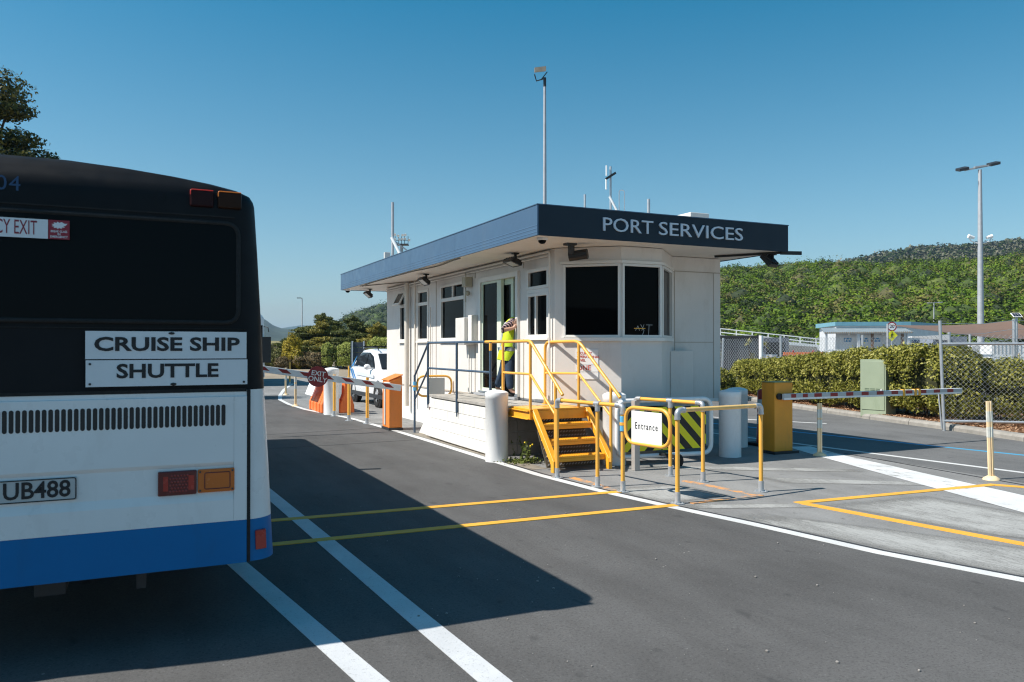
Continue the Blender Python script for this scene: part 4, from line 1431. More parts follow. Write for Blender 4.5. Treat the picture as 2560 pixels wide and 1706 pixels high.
sticker('exit_sticker', -.93, -.420, 2.212, 2.311, M['bus_board'], [('EMERGENCY EXIT', -.672, 2.2615, .104, paint('crimson_print', (.22, .012, .03), .5), .487, .0)])
rs = paint('red_sticker', (.27, .012, .03), .5)
sticker('break_glass_sticker', -.418, -.322, 2.212, 2.311, rs, [('BREAK GLASS', -.37, 2.252, .0155, M['bus_board'], .8, .0003), ('IN', -.37, 2.238, .0155, M['bus_board'], .9, .0003), ('EMERGENCY', -.37, 2.224, .0155, M['bus_board'], .9, .0003)])
m = MB(); star = []
for i in range(22):
    a = 2 * pi * i / 22; r_ = (.036 if i % 2 == 0 else .024)
    star.append((-.372 + r_ * cos(a) * .95 + (.012 if 0 < i < 4 else 0), 2.284 + r_ * sin(a) * .55))
m.prism(star, 'y', YR - .0165, YR - .0152); m.build('burst_mark', M['bus_board'], win)
text('fleet_number', '04', paint('blue_number', (.008, .05, .13), .5), (-.60, YR + .012, 2.487), size=.108, parent=bus, depth=.003, spacing=1.1)
# lamps
def lamp(name, x0, x1, z0, z1, y, mat, rim=None, parent=bus, dd=.022, bev=.006):
    m_ = MB(); m_.box(x0, x1, y - dd, y + .02, z0, z1)
    return m_.build(name, mat, parent, bevel=bev)
red_d = paint('dark_red_lens', (.10, .008, .010), .2, var=.1, coat=.5)
amb_l = paint('amber_lens', (.55, .13, .012), .22, var=.08, coat=.5)
lp = lamp('tail_lamp', .104, .300, .838, .972, YR, red_d)
for x0, x1 in ((.13, .155), (.258, .288)):
    MB().box(x0, x1, YR - .0255, YR - .0225, .865, .945).build('reflector', paint('bright_red_lens', (.36, .02, .012), .25, coat=.5), lp)
m = MB()
for r_ in range(6):
    for c_ in range(6):
        m.ball((.166 + c_ * .016 + (.008 if r_ % 2 else 0), YR - .023, .862 + r_ * .017), .0065, 8, 4, (1, .4, 1))
m.build('led_dots', paint('red_led', (.24, .02, .015), .25, coat=.5), lp)
lp = lamp('turn_lamp', .307, .500, .842, .972, YR, amb_l)
m = MB(); m.tube(rounded([(.342, YR - .023, .862), (.475, YR - .023, .862), (.475, YR - .023, .952), (.342, YR - .023, .952)], .008, 2, closed=True), .003, 6, closed=True); m.build('lens_rim', red_d, lp)
for (x, z) in ((.318, .855), (.318, .958), (.488, .855), (.488, .958)):
    MB().cyl((x, YR - .022, z), (x, YR - .0265, z), .006, n=8).build('screw', M['dark'], lp)
for (x0, x1, mm, nm) in ((.262, .386, paint('smoked_red_lens', (.020, .004, .005), .4, spec=.15), 'high_stop_lamp'), (.408, .536, paint('smoked_amber_lens', (.028, .010, .004), .4, spec=.15), 'high_turn_lamp')):
    hl = lamp(nm, x0, x1, 2.436, 2.532, YR + .02, mm, dd=.026, bev=.010)
    m = MB(); m.tube(rounded([(x0 + .003, YR - .004, 2.50), (x0 + .003, YR - .004, 2.529), (x1 - .003, YR - .004, 2.529)], .01, 3), .0035, 6)
    m.build('sunlit_rim', paint('sunlit_edge_paint', (.55, .03, .02) if 'stop' in nm else (.60, .16, .015), .3), hl)  # sun on the lens edge, put in as a brighter coloured strip
m = MB(); m.prism([(.632, .495), (.676, .495), (.676, .602), (.632, .602)], 'y', 4.748, 4.80)
m = MB(); m.hexa([(.618, 4.752, .492), (.680, 4.772, .492), (.680, 4.80, .492), (.618, 4.80, .492), (.614, 4.752, .603), (.676, 4.772, .603), (.676, 4.80, .603), (.614, 4.80, .603)])
m.build('corner_reflector', paint('red_reflector', (.40, .03, .02), .3, coat=.4), bus, bevel=.005)
# number plate
pl = MB().box(-.645, -.283, YR - .010, YR, .853, .974).build('number_plate', paint('plate_face', (.48, .50, .50), .4, var=.06, dirt=(.3, .3, .3), dirt_amt=.4), bus, bevel=.006)
m = MB(); m.tube(rounded([(-.640, YR - .011, .858), (-.288, YR - .011, .858), (-.288, YR - .011, .969), (-.640, YR - .011, .969)], .012, 3, closed=True), .003, 6, closed=True); m.build('plate_border', M['text_black'], pl)
text('plate_number', 'UB488', M['text_black'], (-.464, YR - .0115, .912), size=.120, parent=pl, depth=.002, xs=.92, bold=.0022)
# side windows and wheel arches on both flanks
for sx in (-1, 1):
    for k in range(5):
        y0 = 5.35 + k * 1.86
        m = MB()
        xa, xb = XC + sx * (halfw(1.5) + .004), XC + sx * (halfw(2.3) + .004)
        m.hexa([(xa - sx * .02, y0, 1.50), (xa, y0, 1.50), (xa, y0 + 1.74, 1.50), (xa - sx * .02, y0 + 1.74, 1.50), (xb - sx * .02, y0, 2.30), (xb, y0, 2.30), (xb, y0 + 1.74, 2.30), (xb - sx * .02, y0 + 1.74, 2.30)])
        m.build('side_window', M['bus_glass'], bus)
    for y in (7.4, 13.2):
        pts = [(y + .60 * cos(a * pi / 12), .43 + .58 * sin(a * pi / 12)) for a in range(13)]
        x_ = XC + sx * 1.262
        m = MB(); m.prism(pts, 'x', x_ - .03, x_ + .004); m.build('wheel_arch', M['rubber'], bus)
# wheels, axle, under-body, mirror arm
for (x, y) in ((.42, 7.4), (-1.46, 7.4), (.45, 13.2), (-1.49, 13.2)):
    m = MB(); m.lathe([(.20, -.13), (.42, -.14), (.47, -.10), (.47, .10), (.42, .14), (.20, .13)], (x, y, .475), 28, axis='x'); tw = m.build('wheel', M['rubber'], bus)
    MB().lathe([(.001, .10), (.12, .12), (.20, .09)], (x, y, .475), 20, axis='x').build('hub', M['galv_dull'], tw)
m = MB(); m.box(-1.4, .35, 5.2, 6.9, .36, .44); m.cyl((-1.3, 7.4, .475), (.3, 7.4, .475), .07, n=12); m.box(-.5, -.35, 5.0, 5.25, .30, .43); m.box(.0, .05, 4.9, 5.0, .31, .43); m.build('underframe', M['dark'], bus)
m = MB(); m.tube([(.60, 10.98, 1.80), (.95, 10.98, 1.83), (1.18, 10.88, 1.80)], .018, 8); m.obox((1.30, 10.84, 1.78), (.16, -.04, 0), (.012, .045, 0), (0, 0, .05)); m.obox((1.05, 10.92, 1.73), (.12, -.02, 0), (.006, .02, 0), (0, 0, .012)); m.build('wing_mirror', M['black'], bus)

# ---------------------------------------------------------------- second coach far down the lane
co = thing('far_coach', 'second coach far down the lane, only its black mirror and white side showing', 'coach', (3.45, 36.5, 0))
m = MB(); m.prism([(2.5, .35), (4.95, .35), (4.95, 1.0), (4.92, 2.9), (4.75, 3.1), (2.7, 3.1), (2.5, 2.9)], 'y', 35.4, 44); m.build('body', M['bus_white'], co, bevel=.05)
MB().box(2.6, 4.85, 35.38, 35.397, 1.25, 2.6).build('windscreen', M['pane'], co)
m = MB()
for (x, y) in ((2.75, 37.5), (4.75, 37.5), (2.75, 42), (4.75, 42)):
    m.lathe([(.2, -.13), (.45, -.14), (.5, -.1), (.5, .1), (.45, .14), (.2, .13)], (x, y, .5), 20, axis='x')
m.build('wheels', M['rubber'], co)
m = MB(); m.tube([(4.9, 35.45, 2.55), (5.05, 35.2, 2.5), (5.08, 35.15, 2.3)], .02, 8); m.box(4.80, 5.16, 35.10, 35.25, 1.0, 2.10); m.build('mirror', M['black'], co, bevel=.05)
for x in (2.65, 4.5):
    MB().box(x, x + .32, 35.37, 35.398, .72, .92).build('headlight', M['lens'], co, bevel=.01)
MB().box(2.55, 4.9, 35.34, 35.397, .38, .60).build('bumper', M['dark'], co, bevel=.02)
MB().box(2.9, 4.55, 35.37, 35.397, 2.68, 2.92).build('destination_panel', M['black'], co)

# ---------------------------------------------------------------- white car beside the gatehouse
car = thing('white_car', 'white hatchback with blue stripes and a roof rack half hidden behind the gatehouse', 'car', (6.84, 22.62, 0), 0)
# local: front towards -Y, left flank of the car (seen) at -X
HW = .88
side = [(-1.98, .42), (-1.98, .72), (-1.90, .92), (-1.05, 1.06), (-.25, 1.50), (.15, 1.60), (1.2, 1.60), (1.75, 1.42), (2.08, 1.02), (2.14, .72), (2.10, .38), (1.80, .28), (-1.80, .28)]
lowp = [(-2.02, .30), (-2.06, .55), (-2.0, .78), (-1.80, .90), (-1.0, 1.02), (1.9, 1.06), (2.12, .98), (2.16, .60), (2.10, .30)]
def body_ring(y):
    pass
m = MB()
secs = []
for (y, zt, w, zb) in [(-2.05, .62, .62, .35), (-1.98, .78, .76, .28), (-1.75, .90, .84, .25), (-1.05, 1.03, .885, .23), (0, 1.06, .90, .22), (1.2, 1.08, .90, .22), (1.85, 1.06, .87, .25), (2.1, 1.0, .80, .30), (2.16, .75, .70, .38)]:
    secs.append([(-w * .96, y, zb), (-w, y, zb + .12), (-w * 1.01, y, (zb + zt) / 2), (-w * .98, y, zt - .06), (-w * .90, y, zt), (w * .90, y, zt), (w * .98, y, zt - .06), (w * 1.01, y, (zb + zt) / 2), (w, y, zb + .12), (w * .96, y, zb)])
k = 10
m.add([p for s_ in secs for p in s_], [(i * k + j, i * k + (j + 1) % k, (i + 1) * k + (j + 1) % k, (i + 1) * k + j) for i in range(len(secs) - 1) for j in range(k)], True)
m.add(secs[0], [tuple(range(k))]); m.add(secs[-1], [tuple(range(k))])
M['car_white'] = paint('car_white_paint', (.80, .80, .80), .28, var=.01, coat=.5)
m.build('body', M['car_white'], car, local=True)
m = MB()
cs = []
for (y, z, w) in [(-1.12, 1.02, .80), (-.35, 1.46, .66), (.0, 1.57, .62), (.5, 1.61, .61), (1.2, 1.58, .60), (1.75, 1.42, .60), (2.08, 1.04, .74)]:
    cs.append([(-w - (.16 if .9 < z else .1) * (z - 1.0) * 1.1, y, 1.03), (-w, y, z - .03), (-w * .88, y, z), (w * .88, y, z), (w, y, z - .03), (w + .16 * (z - 1.0) * 1.1, y, 1.03)])
k = 6
m.add([p for s_ in cs for p in s_], [(i * k + j, i * k + j + 1, (i + 1) * k + j + 1, (i + 1) * k + j) for i in range(len(cs) - 1) for j in range(k - 1)], True)
m.build('cabin', M['car_white'], car, local=True)
carglass = glass_dark('car_glass', (.02, .025, .03), .05, .5)
def flank(y, z):   # outer X of the glasshouse side at height z
    return -float(np.interp(z, [1.03, 1.3, 1.55], [.80, .735, .655])) - .012
sw = [(-.62, 1.09), (-.12, 1.42), (.22, 1.50), (.22, 1.09)]
sr = [(.30, 1.09), (.30, 1.50), (1.0, 1.50), (1.42, 1.34), (1.5, 1.12)]
for poly in (sw, sr):
    m = MB(); m.add([(flank(*p) - .006, p[0], p[1]) for p in poly] + [(flank(*p) + .02, p[0], p[1]) for p in poly], [tuple(range(len(poly)))] + [(i, (i + 1) % len(poly), len(poly) + (i + 1) % len(poly), len(poly) + i) for i in range(len(poly))])
    m.build('side_window', carglass, car, local=True)
m = MB(); m.hexa([(-.70, -1.10, 1.07), (.70, -1.10, 1.07), (.70, -1.07, 1.05), (-.70, -1.07, 1.05), (-.60, -.37, 1.475), (.60, -.37, 1.475), (.60, -.34, 1.455), (-.60, -.34, 1.455)]); m.build('windscreen', carglass, car, local=True)
for y in (-1.28, 1.32):
    for sx in (-1, 1):
        m = MB(); m.lathe([(.19, -.10), (.30, -.11), (.335, -.08), (.335, .08), (.30, .11), (.19, .10)], (sx * .80, y, .335), 28, axis='x'); t_ = m.build('wheel', M['rubber'], car, local=True)
        rm = MB(); rm.lathe([(.001, sx * .075), (.06, sx * .09), (.07, sx * .07)], (sx * .80, y, .335), 16, axis='x')
        for a in range(5):
            th = a * 2 * pi / 5
            rm.bar((sx * .885, y + .04 * cos(th), .335 + .04 * sin(th)), (sx * .885, y + .21 * cos(th), .335 + .21 * sin(th)), .05, .02, (1, 0, 0))
        rm.lathe([(.195, sx * .085), (.215, sx * .10), (.225, sx * .085)], (sx * .80, y, .335), 24, axis='x')
        rm.build('rim', M['galv'], t_, local=True)
        MB().lathe([(.34, -.02), (.40, .0), (.41, .03), (.34, .03)], (sx * .875, y, .345), 28, axis='x').build('arch', M['dark'], car, local=True)
m = MB(); m.ball((-.97, -.55, 1.10), .11, 14, 8, (.9, .8, .75)); m.box(-.93, -.82, -.58, -.50, 1.04, 1.08); m.build('door_mirror', M['car_white'], car, local=True)
m = MB()
for sx in (-1, 1): m.tube([(sx * .56, -.25, 1.59), (sx * .56, -.1, 1.645), (sx * .56, 1.3, 1.635), (sx * .56, 1.45, 1.56)], .016, 8)
for y in (.05, 1.05): m.box(-.66, .66, y - .03, y + .03, 1.66, 1.69)
m.build('roof_rack', M['black'], car, local=True)
blue_v = paint('blue_vinyl', (.03, .19, .45), .4)
for (a, b) in (((1.2, .70), (1.75, 1.05)), ((.95, .68), (1.45, 1.0))):
    m = MB(); m.bar((-.915, a[0], a[1]), (-.90, b[0], b[1]), .05, .012, (1, 0, 0)); m.build('blue_stripe', blue_v, car, local=True)
m = MB(); m.add([(-.79, 1.66, 1.10), (-.70, 1.50, 1.44), (-.66, 1.72, 1.40), (-.76, 2.06, 1.06)], [(0, 1, 2, 3)]); 
m.add([(-.81, 1.66, 1.10), (-.72, 1.50, 1.44), (-.68, 1.72, 1.40), (-.78, 2.06, 1.06)], [(0, 1, 2, 3)]); m.build('blue_quarter', blue_v, car, local=True)
m = MB(); m.hexa([(-.918, -1.0, .80), (-.918, .9, .84), (-.90, .9, .84), (-.90, -1.0, .80), (-.916, -1.0, .88), (-.916, .9, .95), (-.90, .9, .95), (-.90, -1.0, .88)]); m.build('chequer_band', paint('pale_blue_chequer', (.62, .66, .72), .4, var=.15, scale=40), car, local=True)
m = MB(); m.hexa([(-.80, -1.93, .66), (-.45, -2.03, .64), (-.45, -1.98, .64), (-.78, -1.86, .66), (-.84, -1.80, .82), (-.48, -1.97, .74), (-.45, -1.93, .74), (-.80, -1.75, .82)]); m.build('headlight', M['lens'], car, local=True)
m = MB(); m.box(-.91, -.895, -1.9, 1.9, .25, .36); m.box(-.70, .70, -2.08, -2.0, .34, .52); m.build('lower_trim', M['dark'], car, local=True)
# ---------------------------------------------------------------- things fixed on or under the gatehouse roof
def flood(loc, yaw, tilt, label, arm=.12, sc=1.0):
    t = thing('floodlight', label, 'floodlight', loc, yaw, 'black floodlights under the gatehouse eaves')
    m = MB(); m.box(-.04 * sc, .04 * sc, -.05 * sc, .05 * sc, -.02, 0); m.box(-.012, .012, -.02, .02, -arm, -.02); m.build('bracket', M['black'], t, local=True)
    c, s_ = cos(tilt), sin(tilt)
    w, dpt, th = .155 * sc, .10 * sc, .028 * sc
    ax, ay, az = Vector((w, 0, 0)), Vector((0, c * dpt, -s_ * dpt)), Vector((0, s_ * th, c * th))
    C0 = Vector((0, -.05 * sc, -arm - .03))
    m = MB(); m.obox(C0, ax, ay, az)
    for k in range(5):
        m.obox(C0 + az * 1.5 + ax * (-.8 + .4 * k), ax * .06, ay * .8, az * .5)
    m.build('housing', M['black'], t, local=True)
    m = MB(); m.obox(C0 - az * 1.03, ax * .72, ay * .72, az * .04); m.build('glass', M['lens'], t, local=True)
    return t
flood((5.40, 11.35, ZS + .01), R(90) * -1, R(22), 'black floodlight under the eaves above the slider window')
flood((5.30, 15.35, ZS + .01), R(-90), R(38), 'black floodlight under the eaves left of the door, middle of the long side')
flood((5.35, 19.85, ZS + .01), R(-90), R(40), 'black floodlight at the far end of the eaves')
t = flood((8.98, 9.52, ZS - .02), R(205), R(48), 'black floodlight hanging from the right end of the front fascia', .08, 1.05)
m = MB(); m.bar((8.45, 10.25, ZS - .012), (9.03, 9.40, ZS - .012), .05, .03); m.bar((9.03, 9.40, ZS - .012), (9.36, 9.30, ZS - .012), .03, .055)
tag(m.build('bracket_arm', M['black']), 'black steel bracket arm sticking out past the right end of the fascia', 'bracket')
def dome(loc, label):
    t = thing('dome_camera', label, 'camera', loc, 0, 'dome cameras under the eaves')
    MB().lathe([(.075, 0), (.078, -.03), (.06, -.035)], (0, 0, 0), 20).build('housing', M['white'], t, local=True)
    MB().lathe([(.058, -.035), (.05, -.06), (.03, -.078), (.001, -.084)], (0, 0, 0), 20).build('dome', M['pane'], t, local=True)
dome((4.98, 9.62, ZS + .01), 'small dome camera under the near corner of the roof')
dome((4.90, 20.35, ZS + .01), 'small dome camera under the far corner of the roof')
t = thing('bullet_camera', 'black bullet camera hanging under the front fascia left of the lettering', 'camera', (5.62, 9.95, ZS + .01))
m = MB(); m.box(-.10, .06, -.06, .06, -.03, 0); m.box(-.035, .035, -.035, .035, -.16, -.03); m.build('bracket', M['dark'], t, local=True)
m = MB(); m.cyl((.0, .06, -.18), (.20, -.12, -.15), .072, n=20); m.build('body', M['black'], t, local=True)

t = thing('aerial_mast', 'grey aerial mast with white brace at the far end of the gatehouse roof', 'aerial', (5.68, 18.97, 3.48))
MB().cyl((5.68, 18.97, 3.45), (5.68, 18.97, 5.22), .035, n=12).build('pole', M['galv_dull'], t)
MB().cyl((5.64, 18.92, 4.35), (5.98, 18.6, 3.5), .04, n=10).build('brace', M['white'], t)
MB().cyl((5.68, 18.97, 4.30), (6.85, 18.97, 3.52), .018, n=8).build('stay', M['galv_dull'], t)
MB().box(5.46, 5.60, 18.9, 19.0, 3.50, 3.98).build('radio_panel', M['grey_box'], t, bevel=.01)
MB().box(5.72, 5.80, 18.9, 19.0, 3.52, 3.72).build('radio_unit', M['grey_box'], t, bevel=.01)
for (x, y, z1, r, lab) in ((7.62, 12.97, 4.53, .022, 'short grey whip aerial on the roof left of the lettering'), (8.35, 11.95, 4.33, .03, 'short grey stub aerial on the roof above the last letters')):
    t = thing('aerial', lab, 'aerial', (x, y, 3.48))
    MB().cyl((x, y, 3.45), (x, y, z1), r, n=10).build('rod', M['galv'], t)
    MB().cyl((x, y, 3.45), (x, y, 3.75), r * 1.3, n=10).build('socket', M['galv_dull'], t)
t = thing('aerial_tripod', 'braced aerial mast with a small dipole and hairpin loop on the gatehouse roof', 'aerial', (7.52, 11.91, 3.48))
MB().cyl((7.52, 11.91, 3.45), (7.52, 11.91, 4.83), .02, n=10).build('pole', M['galv'], t)
m = MB(); m.cyl((7.50, 11.91, 4.30), (7.86, 11.7, 3.48), .022, n=8); m.cyl((7.52, 11.91, 3.95), (7.32, 11.95, 3.48), .015, n=8); m.build('brace', M['white'], t)
m = MB(); m.bar((7.40, 11.91, 4.05), (7.74, 11.80, 3.86), .03, .03); m.build('cross_arm', M['dark'], t)
m = MB(); m.cyl((7.43, 11.91, 4.42), (7.43, 11.91, 4.60), .014, n=8); m.cyl((7.435, 11.91, 4.66), (7.435, 11.91, 4.84), .014, n=8); m.build('dipole', M['white'], t)
m = MB(); m.bar((7.42, 11.91, 4.60), (7.60, 11.87, 4.72), .03, .04); m.build('clamp', M['dark'], t)
m = MB(); m.tube(rounded([(7.69, 11.9, 3.5), (7.69, 11.9, 4.43), (7.78, 11.87, 4.43), (7.78, 11.87, 3.5)], .045, 5), .009, 6); m.build('hairpin_loop', M['white'], t)
tag(MB().box(8.16, 8.54, 10.5, 10.9, 3.5, 3.86).build('roof_unit', M['wall'], bevel=.01), 'cream metal box on the roof behind the end of the lettering', 'roof box')

# ---------------------------------------------------------------- person leaning into the doorway
person = thing('person', 'person in a yellow hi-vis vest, striped sleeve and jeans leaning on the door frame', 'person', (5.58, 12.05, .80))
def skin_mesh(name, pts, edges, radii, mat, parent, root=0, sub=2):
    me = bpy.data.meshes.new(name + '_base')
    me.from_pydata([Vector(p) for p in pts], edges, [])
    o = bpy.data.objects.new(name + '_base', me)
    COL.objects.link(o)
    md = o.modifiers.new('skin', 'SKIN'); md.use_smooth_shade = True
    for i, r in enumerate(radii):
        rr = r if isinstance(r, tuple) else (r, r)
        me.skin_vertices[0].data[i].radius = rr
    me.skin_vertices[0].data[root].use_root = True
    sd = o.modifiers.new('sub', 'SUBSURF'); sd.levels = sub; sd.render_levels = sub
    dg = bpy.context.evaluated_depsgraph_get()
    out = bpy.data.meshes.new_from_object(o.evaluated_get(dg))
    bpy.data.objects.remove(o); bpy.data.meshes.remove(me)
    out.name = name
    out.materials.clear(); out.materials.append(mat)
    for p in out.polygons: p.use_smooth = True
    return link(name, out, parent)
J = {'footL': (5.62, 12.39, .90), 'ankL': (5.53, 12.35, .97), 'kneeL': (5.555, 12.17, 1.25), 'hipL': (5.63, 12.12, 1.56),
     'footR': (5.66, 11.83, .87), 'ankR': (5.57, 11.90, .95), 'kneeR': (5.55, 11.91, 1.23), 'hipR': (5.62, 11.97, 1.56),
     'pelvis': (5.63, 12.05, 1.60), 'waist': (5.635, 12.05, 1.74), 'chest': (5.655, 12.04, 1.95), 'neckb': (5.715, 12.06, 2.09), 'neck': (5.79, 12.09, 2.13),
     'head0': (5.86, 12.12, 2.13), 'head1': (5.97, 12.16, 2.15),
     'shR': (5.62, 11.90, 2.06), 'elbR': (5.37, 11.78, 1.925), 'wrR': (5.555, 11.735, 1.965), 'palm': (5.60, 11.735, 2.03),
     'shL': (5.80, 12.22, 2.05), 'elbL': (5.93, 12.36, 1.86), 'wrL': (6.1, 12.3, 1.95)}
skin = paint('skin', (.52, .30, .21), .5, var=.05, scale=10)
names = ['pelvis', 'waist', 'chest', 'neckb', 'neck', 'head0', 'head1', 'hipL', 'kneeL', 'ankL', 'footL', 'hipR', 'kneeR', 'ankR', 'footR', 'shR', 'elbR', 'wrR', 'palm', 'shL', 'elbL', 'wrL']
idx = {n: i for i, n in enumerate(names)}
E_ = [('pelvis', 'waist'), ('waist', 'chest'), ('chest', 'neckb'), ('neckb', 'neck'), ('neck', 'head0'), ('head0', 'head1'), ('pelvis', 'hipL'), ('hipL', 'kneeL'), ('kneeL', 'ankL'), ('ankL', 'footL'),
      ('pelvis', 'hipR'), ('hipR', 'kneeR'), ('kneeR', 'ankR'), ('ankR', 'footR'), ('neckb', 'shR'), ('shR', 'elbR'), ('elbR', 'wrR'), ('wrR', 'palm'), ('neckb', 'shL'), ('shL', 'elbL'), ('elbL', 'wrL')]
RAD = {'pelvis': .12, 'waist': .11, 'chest': .125, 'neckb': .08, 'neck': .055, 'head0': .09, 'head1': .075, 'hipL': .08, 'kneeL': .055, 'ankL': .04, 'footL': .035, 'hipR': .08, 'kneeR': .055, 'ankR': .04, 'footR': .035,
       'shR': .055, 'elbR': .042, 'wrR': .028, 'palm': .032, 'shL': .055, 'elbL': .042, 'wrL': .028}
skin_mesh('body', [J[n] for n in names], [(idx[a], idx[b]) for a, b in E_], [RAD[n] for n in names], skin, person)
# right hand: four fingers and a thumb laid flat on the door frame
pb = Vector(J['palm'])
fdir = Vector((.12, -.05, 1)).normalized()
side_v = Vector((.83, -.10, -.08)).normalized()
fm = MB()
for i, ln in enumerate((.075, .088, .083, .066)):
    o = pb + side_v * (-.030 + .019 * i) + fdir * .012
    fm.tube([o, o + fdir * ln * .5 + Vector((0, -.006, 0)), o + fdir * ln], [.0095, .009, .0065], 8)
o = pb - side_v * .03 - fdir * .02
fm.tube([o, o - side_v * .03 + fdir * .03, o - side_v * .038 + fdir * .062], [.012, .010, .007], 8)
fm.obox(pb + fdir * .0, side_v * .042, Vector((0, .013, 0)), fdir * .042)
fm.build('hand', skin, person)
M['jeans'] = paint('blue_denim', (.022, .045, .085), .85, var=.35, scale=9)
jn = ['pelvis', 'hipL', 'kneeL', 'ankL', 'hipR', 'kneeR', 'ankR']
ji = {n: i for i, n in enumerate(jn)}
skin_mesh('jeans', [J[n] for n in jn], [(ji['pelvis'], ji['hipL']), (ji['hipL'], ji['kneeL']), (ji['kneeL'], ji['ankL']), (ji['pelvis'], ji['hipR']), (ji['hipR'], ji['kneeR']), (ji['kneeR'], ji['ankR'])], [.14, .105, .075, .062, .105, .075, .062], M['jeans'], person)
for s_ in 'LR':
    a, f_ = Vector(J['ank' + s_]), Vector(J['foot' + s_])
    m = MB()
    d_ = (f_ - a); d_.z = 0; d_.normalize()
    c = Vector((a.x, a.y, f_.z)) + d_ * .07
    m.ball(c, .05, 14, 8, (1, 1, 1))
    m.v = [tuple(c + d_ * ((Vector(v) - c).dot(d_) * 2.6) + d_.cross(Vector((0, 0, 1))) * (Vector(v) - c).dot(d_.cross(Vector((0, 0, 1)))) * .95 + Vector((0, 0, max(-.03, (v[2] - c.z)) * .9))) for v in m.v]
    m.build('shoe', M['rubber'], person)
# vest: rings round the torso from hem to shoulder
hv = paint('fluorescent_yellow_vest', (.62, .80, .015), .6, var=.06, scale=9)
gtape = paint('reflective_grey_tape', (.42, .43, .42), .4, var=.05)
rt_ = Vector((.905, -.426, 0)); fw_ = Vector((.426, .905, 0))
def vest_ring(z, hw, hd, sh=0.0, n=28):
    zs = [1.42, 1.60, 1.74, 1.95, 2.12]
    cxs = [5.605, 5.625, 5.635, 5.655, 5.70]; cys = [12.07, 12.05, 12.05, 12.04, 12.05]
    c = Vector((np.interp(z, zs, cxs), np.interp(z, zs, cys), z))
    out = []
    for j in range(n):
        a = 2 * pi * j / n
        wob = 1 + .035 * sin(3 * a + z * 9) + .03 * sin(5 * a - z * 14)
        out.append(c + rt_ * (hw * cos(a) * wob + sh) + fw_ * (hd * sin(a) * wob) + Vector((0, 0, .012 * sin(2 * a + 1))))
    return out
def vest_part(name, levels, mat, off=0.0):
    m = MB(); n = 28
    rs = [vest_ring(z, w + off, d_ + off, s_) for z, w, d_, s_ in levels]
    m.add([p for r_ in rs for p in r_], [(i * n + j, i * n + (j + 1) % n, (i + 1) * n + (j + 1) % n, (i + 1) * n + j) for i in range(len(rs) - 1) for j in range(n)], True)
    if name == 'vest':
        m.add(rs[-1], [tuple(range(n))])
    return m.build(name, mat, person)
LV = [(1.44, .175, .20, -.01), (1.55, .172, .20, -.01), (1.66, .162, .19, 0), (1.76, .158, .185, 0), (1.90, .160, .19, 0), (2.03, .150, .18, .01), (2.10, .12, .15, .02), (2.15, .06, .08, .03)]
vest_part('vest', LV, hv)
def lev(z):
    Z = [l[0] for l in LV]
    return (z, *(float(np.interp(z, Z, [l[k] for l in LV])) for k in (1, 2, 3)))
vest_part('reflective_tape', [lev(1.60), lev(1.66)], gtape, .004)
m = MB()
for a in (2.5, 3.6, 5.2):
    pts = []
    for z in np.linspace(1.67, 2.06, 8):
        rg = vest_ring(z, *[l + (.005 if i < 2 else 0) for i, l in enumerate(lev(z)[1:])])
        pts.append(rg[int(a / (2 * pi) * 28) % 28])
    for p0, p1 in zip(pts, pts[1:]):
        m.bar(p0, p1, .05, .006, Vector((p0.x - 5.64, p0.y - 12.05, 0)))
m.build('shoulder_tape', gtape, person)
# striped sleeve
sm, nt, b = new_mat('striped_sleeve')
geo = nt.nodes.new("ShaderNodeNewGeometry")
dp = nt.nodes.new("ShaderNodeVectorMath"); dp.operation = 'DOT_PRODUCT'
nt.links.new(geo.outputs["Position"], dp.inputs[0])
ar = (Vector(J['elbR']) - Vector(J['shR'])).normalized()
dp.inputs[1].default_value = ar
w_ = math_(nt, 'FRACT', math_(nt, 'MULTIPLY', dp.outputs["Value"], 19.0))
nt.links.new(ramp(nt, w_, [(.0, (.02, .015, .022)), (.60, (.02, .015, .022)), (.64, (.50, .36, .38)), (.96, (.50, .36, .38))]), b.inputs["Base Color"])
b.inputs["Roughness"].default_value = .85
skin_mesh('sleeve', [J['neckb'], J['shR'], J['elbR'], tuple(Vector(J['elbR']).lerp(Vector(J['wrR']), .18))], [(0, 1), (1, 2), (2, 3)], [.06, .082, .062, .058], sm, person, 1)
skin_mesh('sleeve', [J['neckb'], J['shL'], J['elbL']], [(0, 1), (1, 2)], [.06, .082, .062], sm, person, 1)
hm = MB(); hm.ball((5.93, 12.15, 2.19), .108, 16, 10, (1.15, .95, .85)); hm.build('hair', paint('brown_hair', (.05, .03, .02), .7), person)
bag = MB(); bag.ball((5.80, 11.98, 1.28), .11, 14, 8, (1, .7, 1.5))
tag(bag.build('bag', paint('dark_red_cloth', (.28, .03, .02), .8, var=.2)), 'dark red bag just inside the doorway behind the jeans', 'bag')
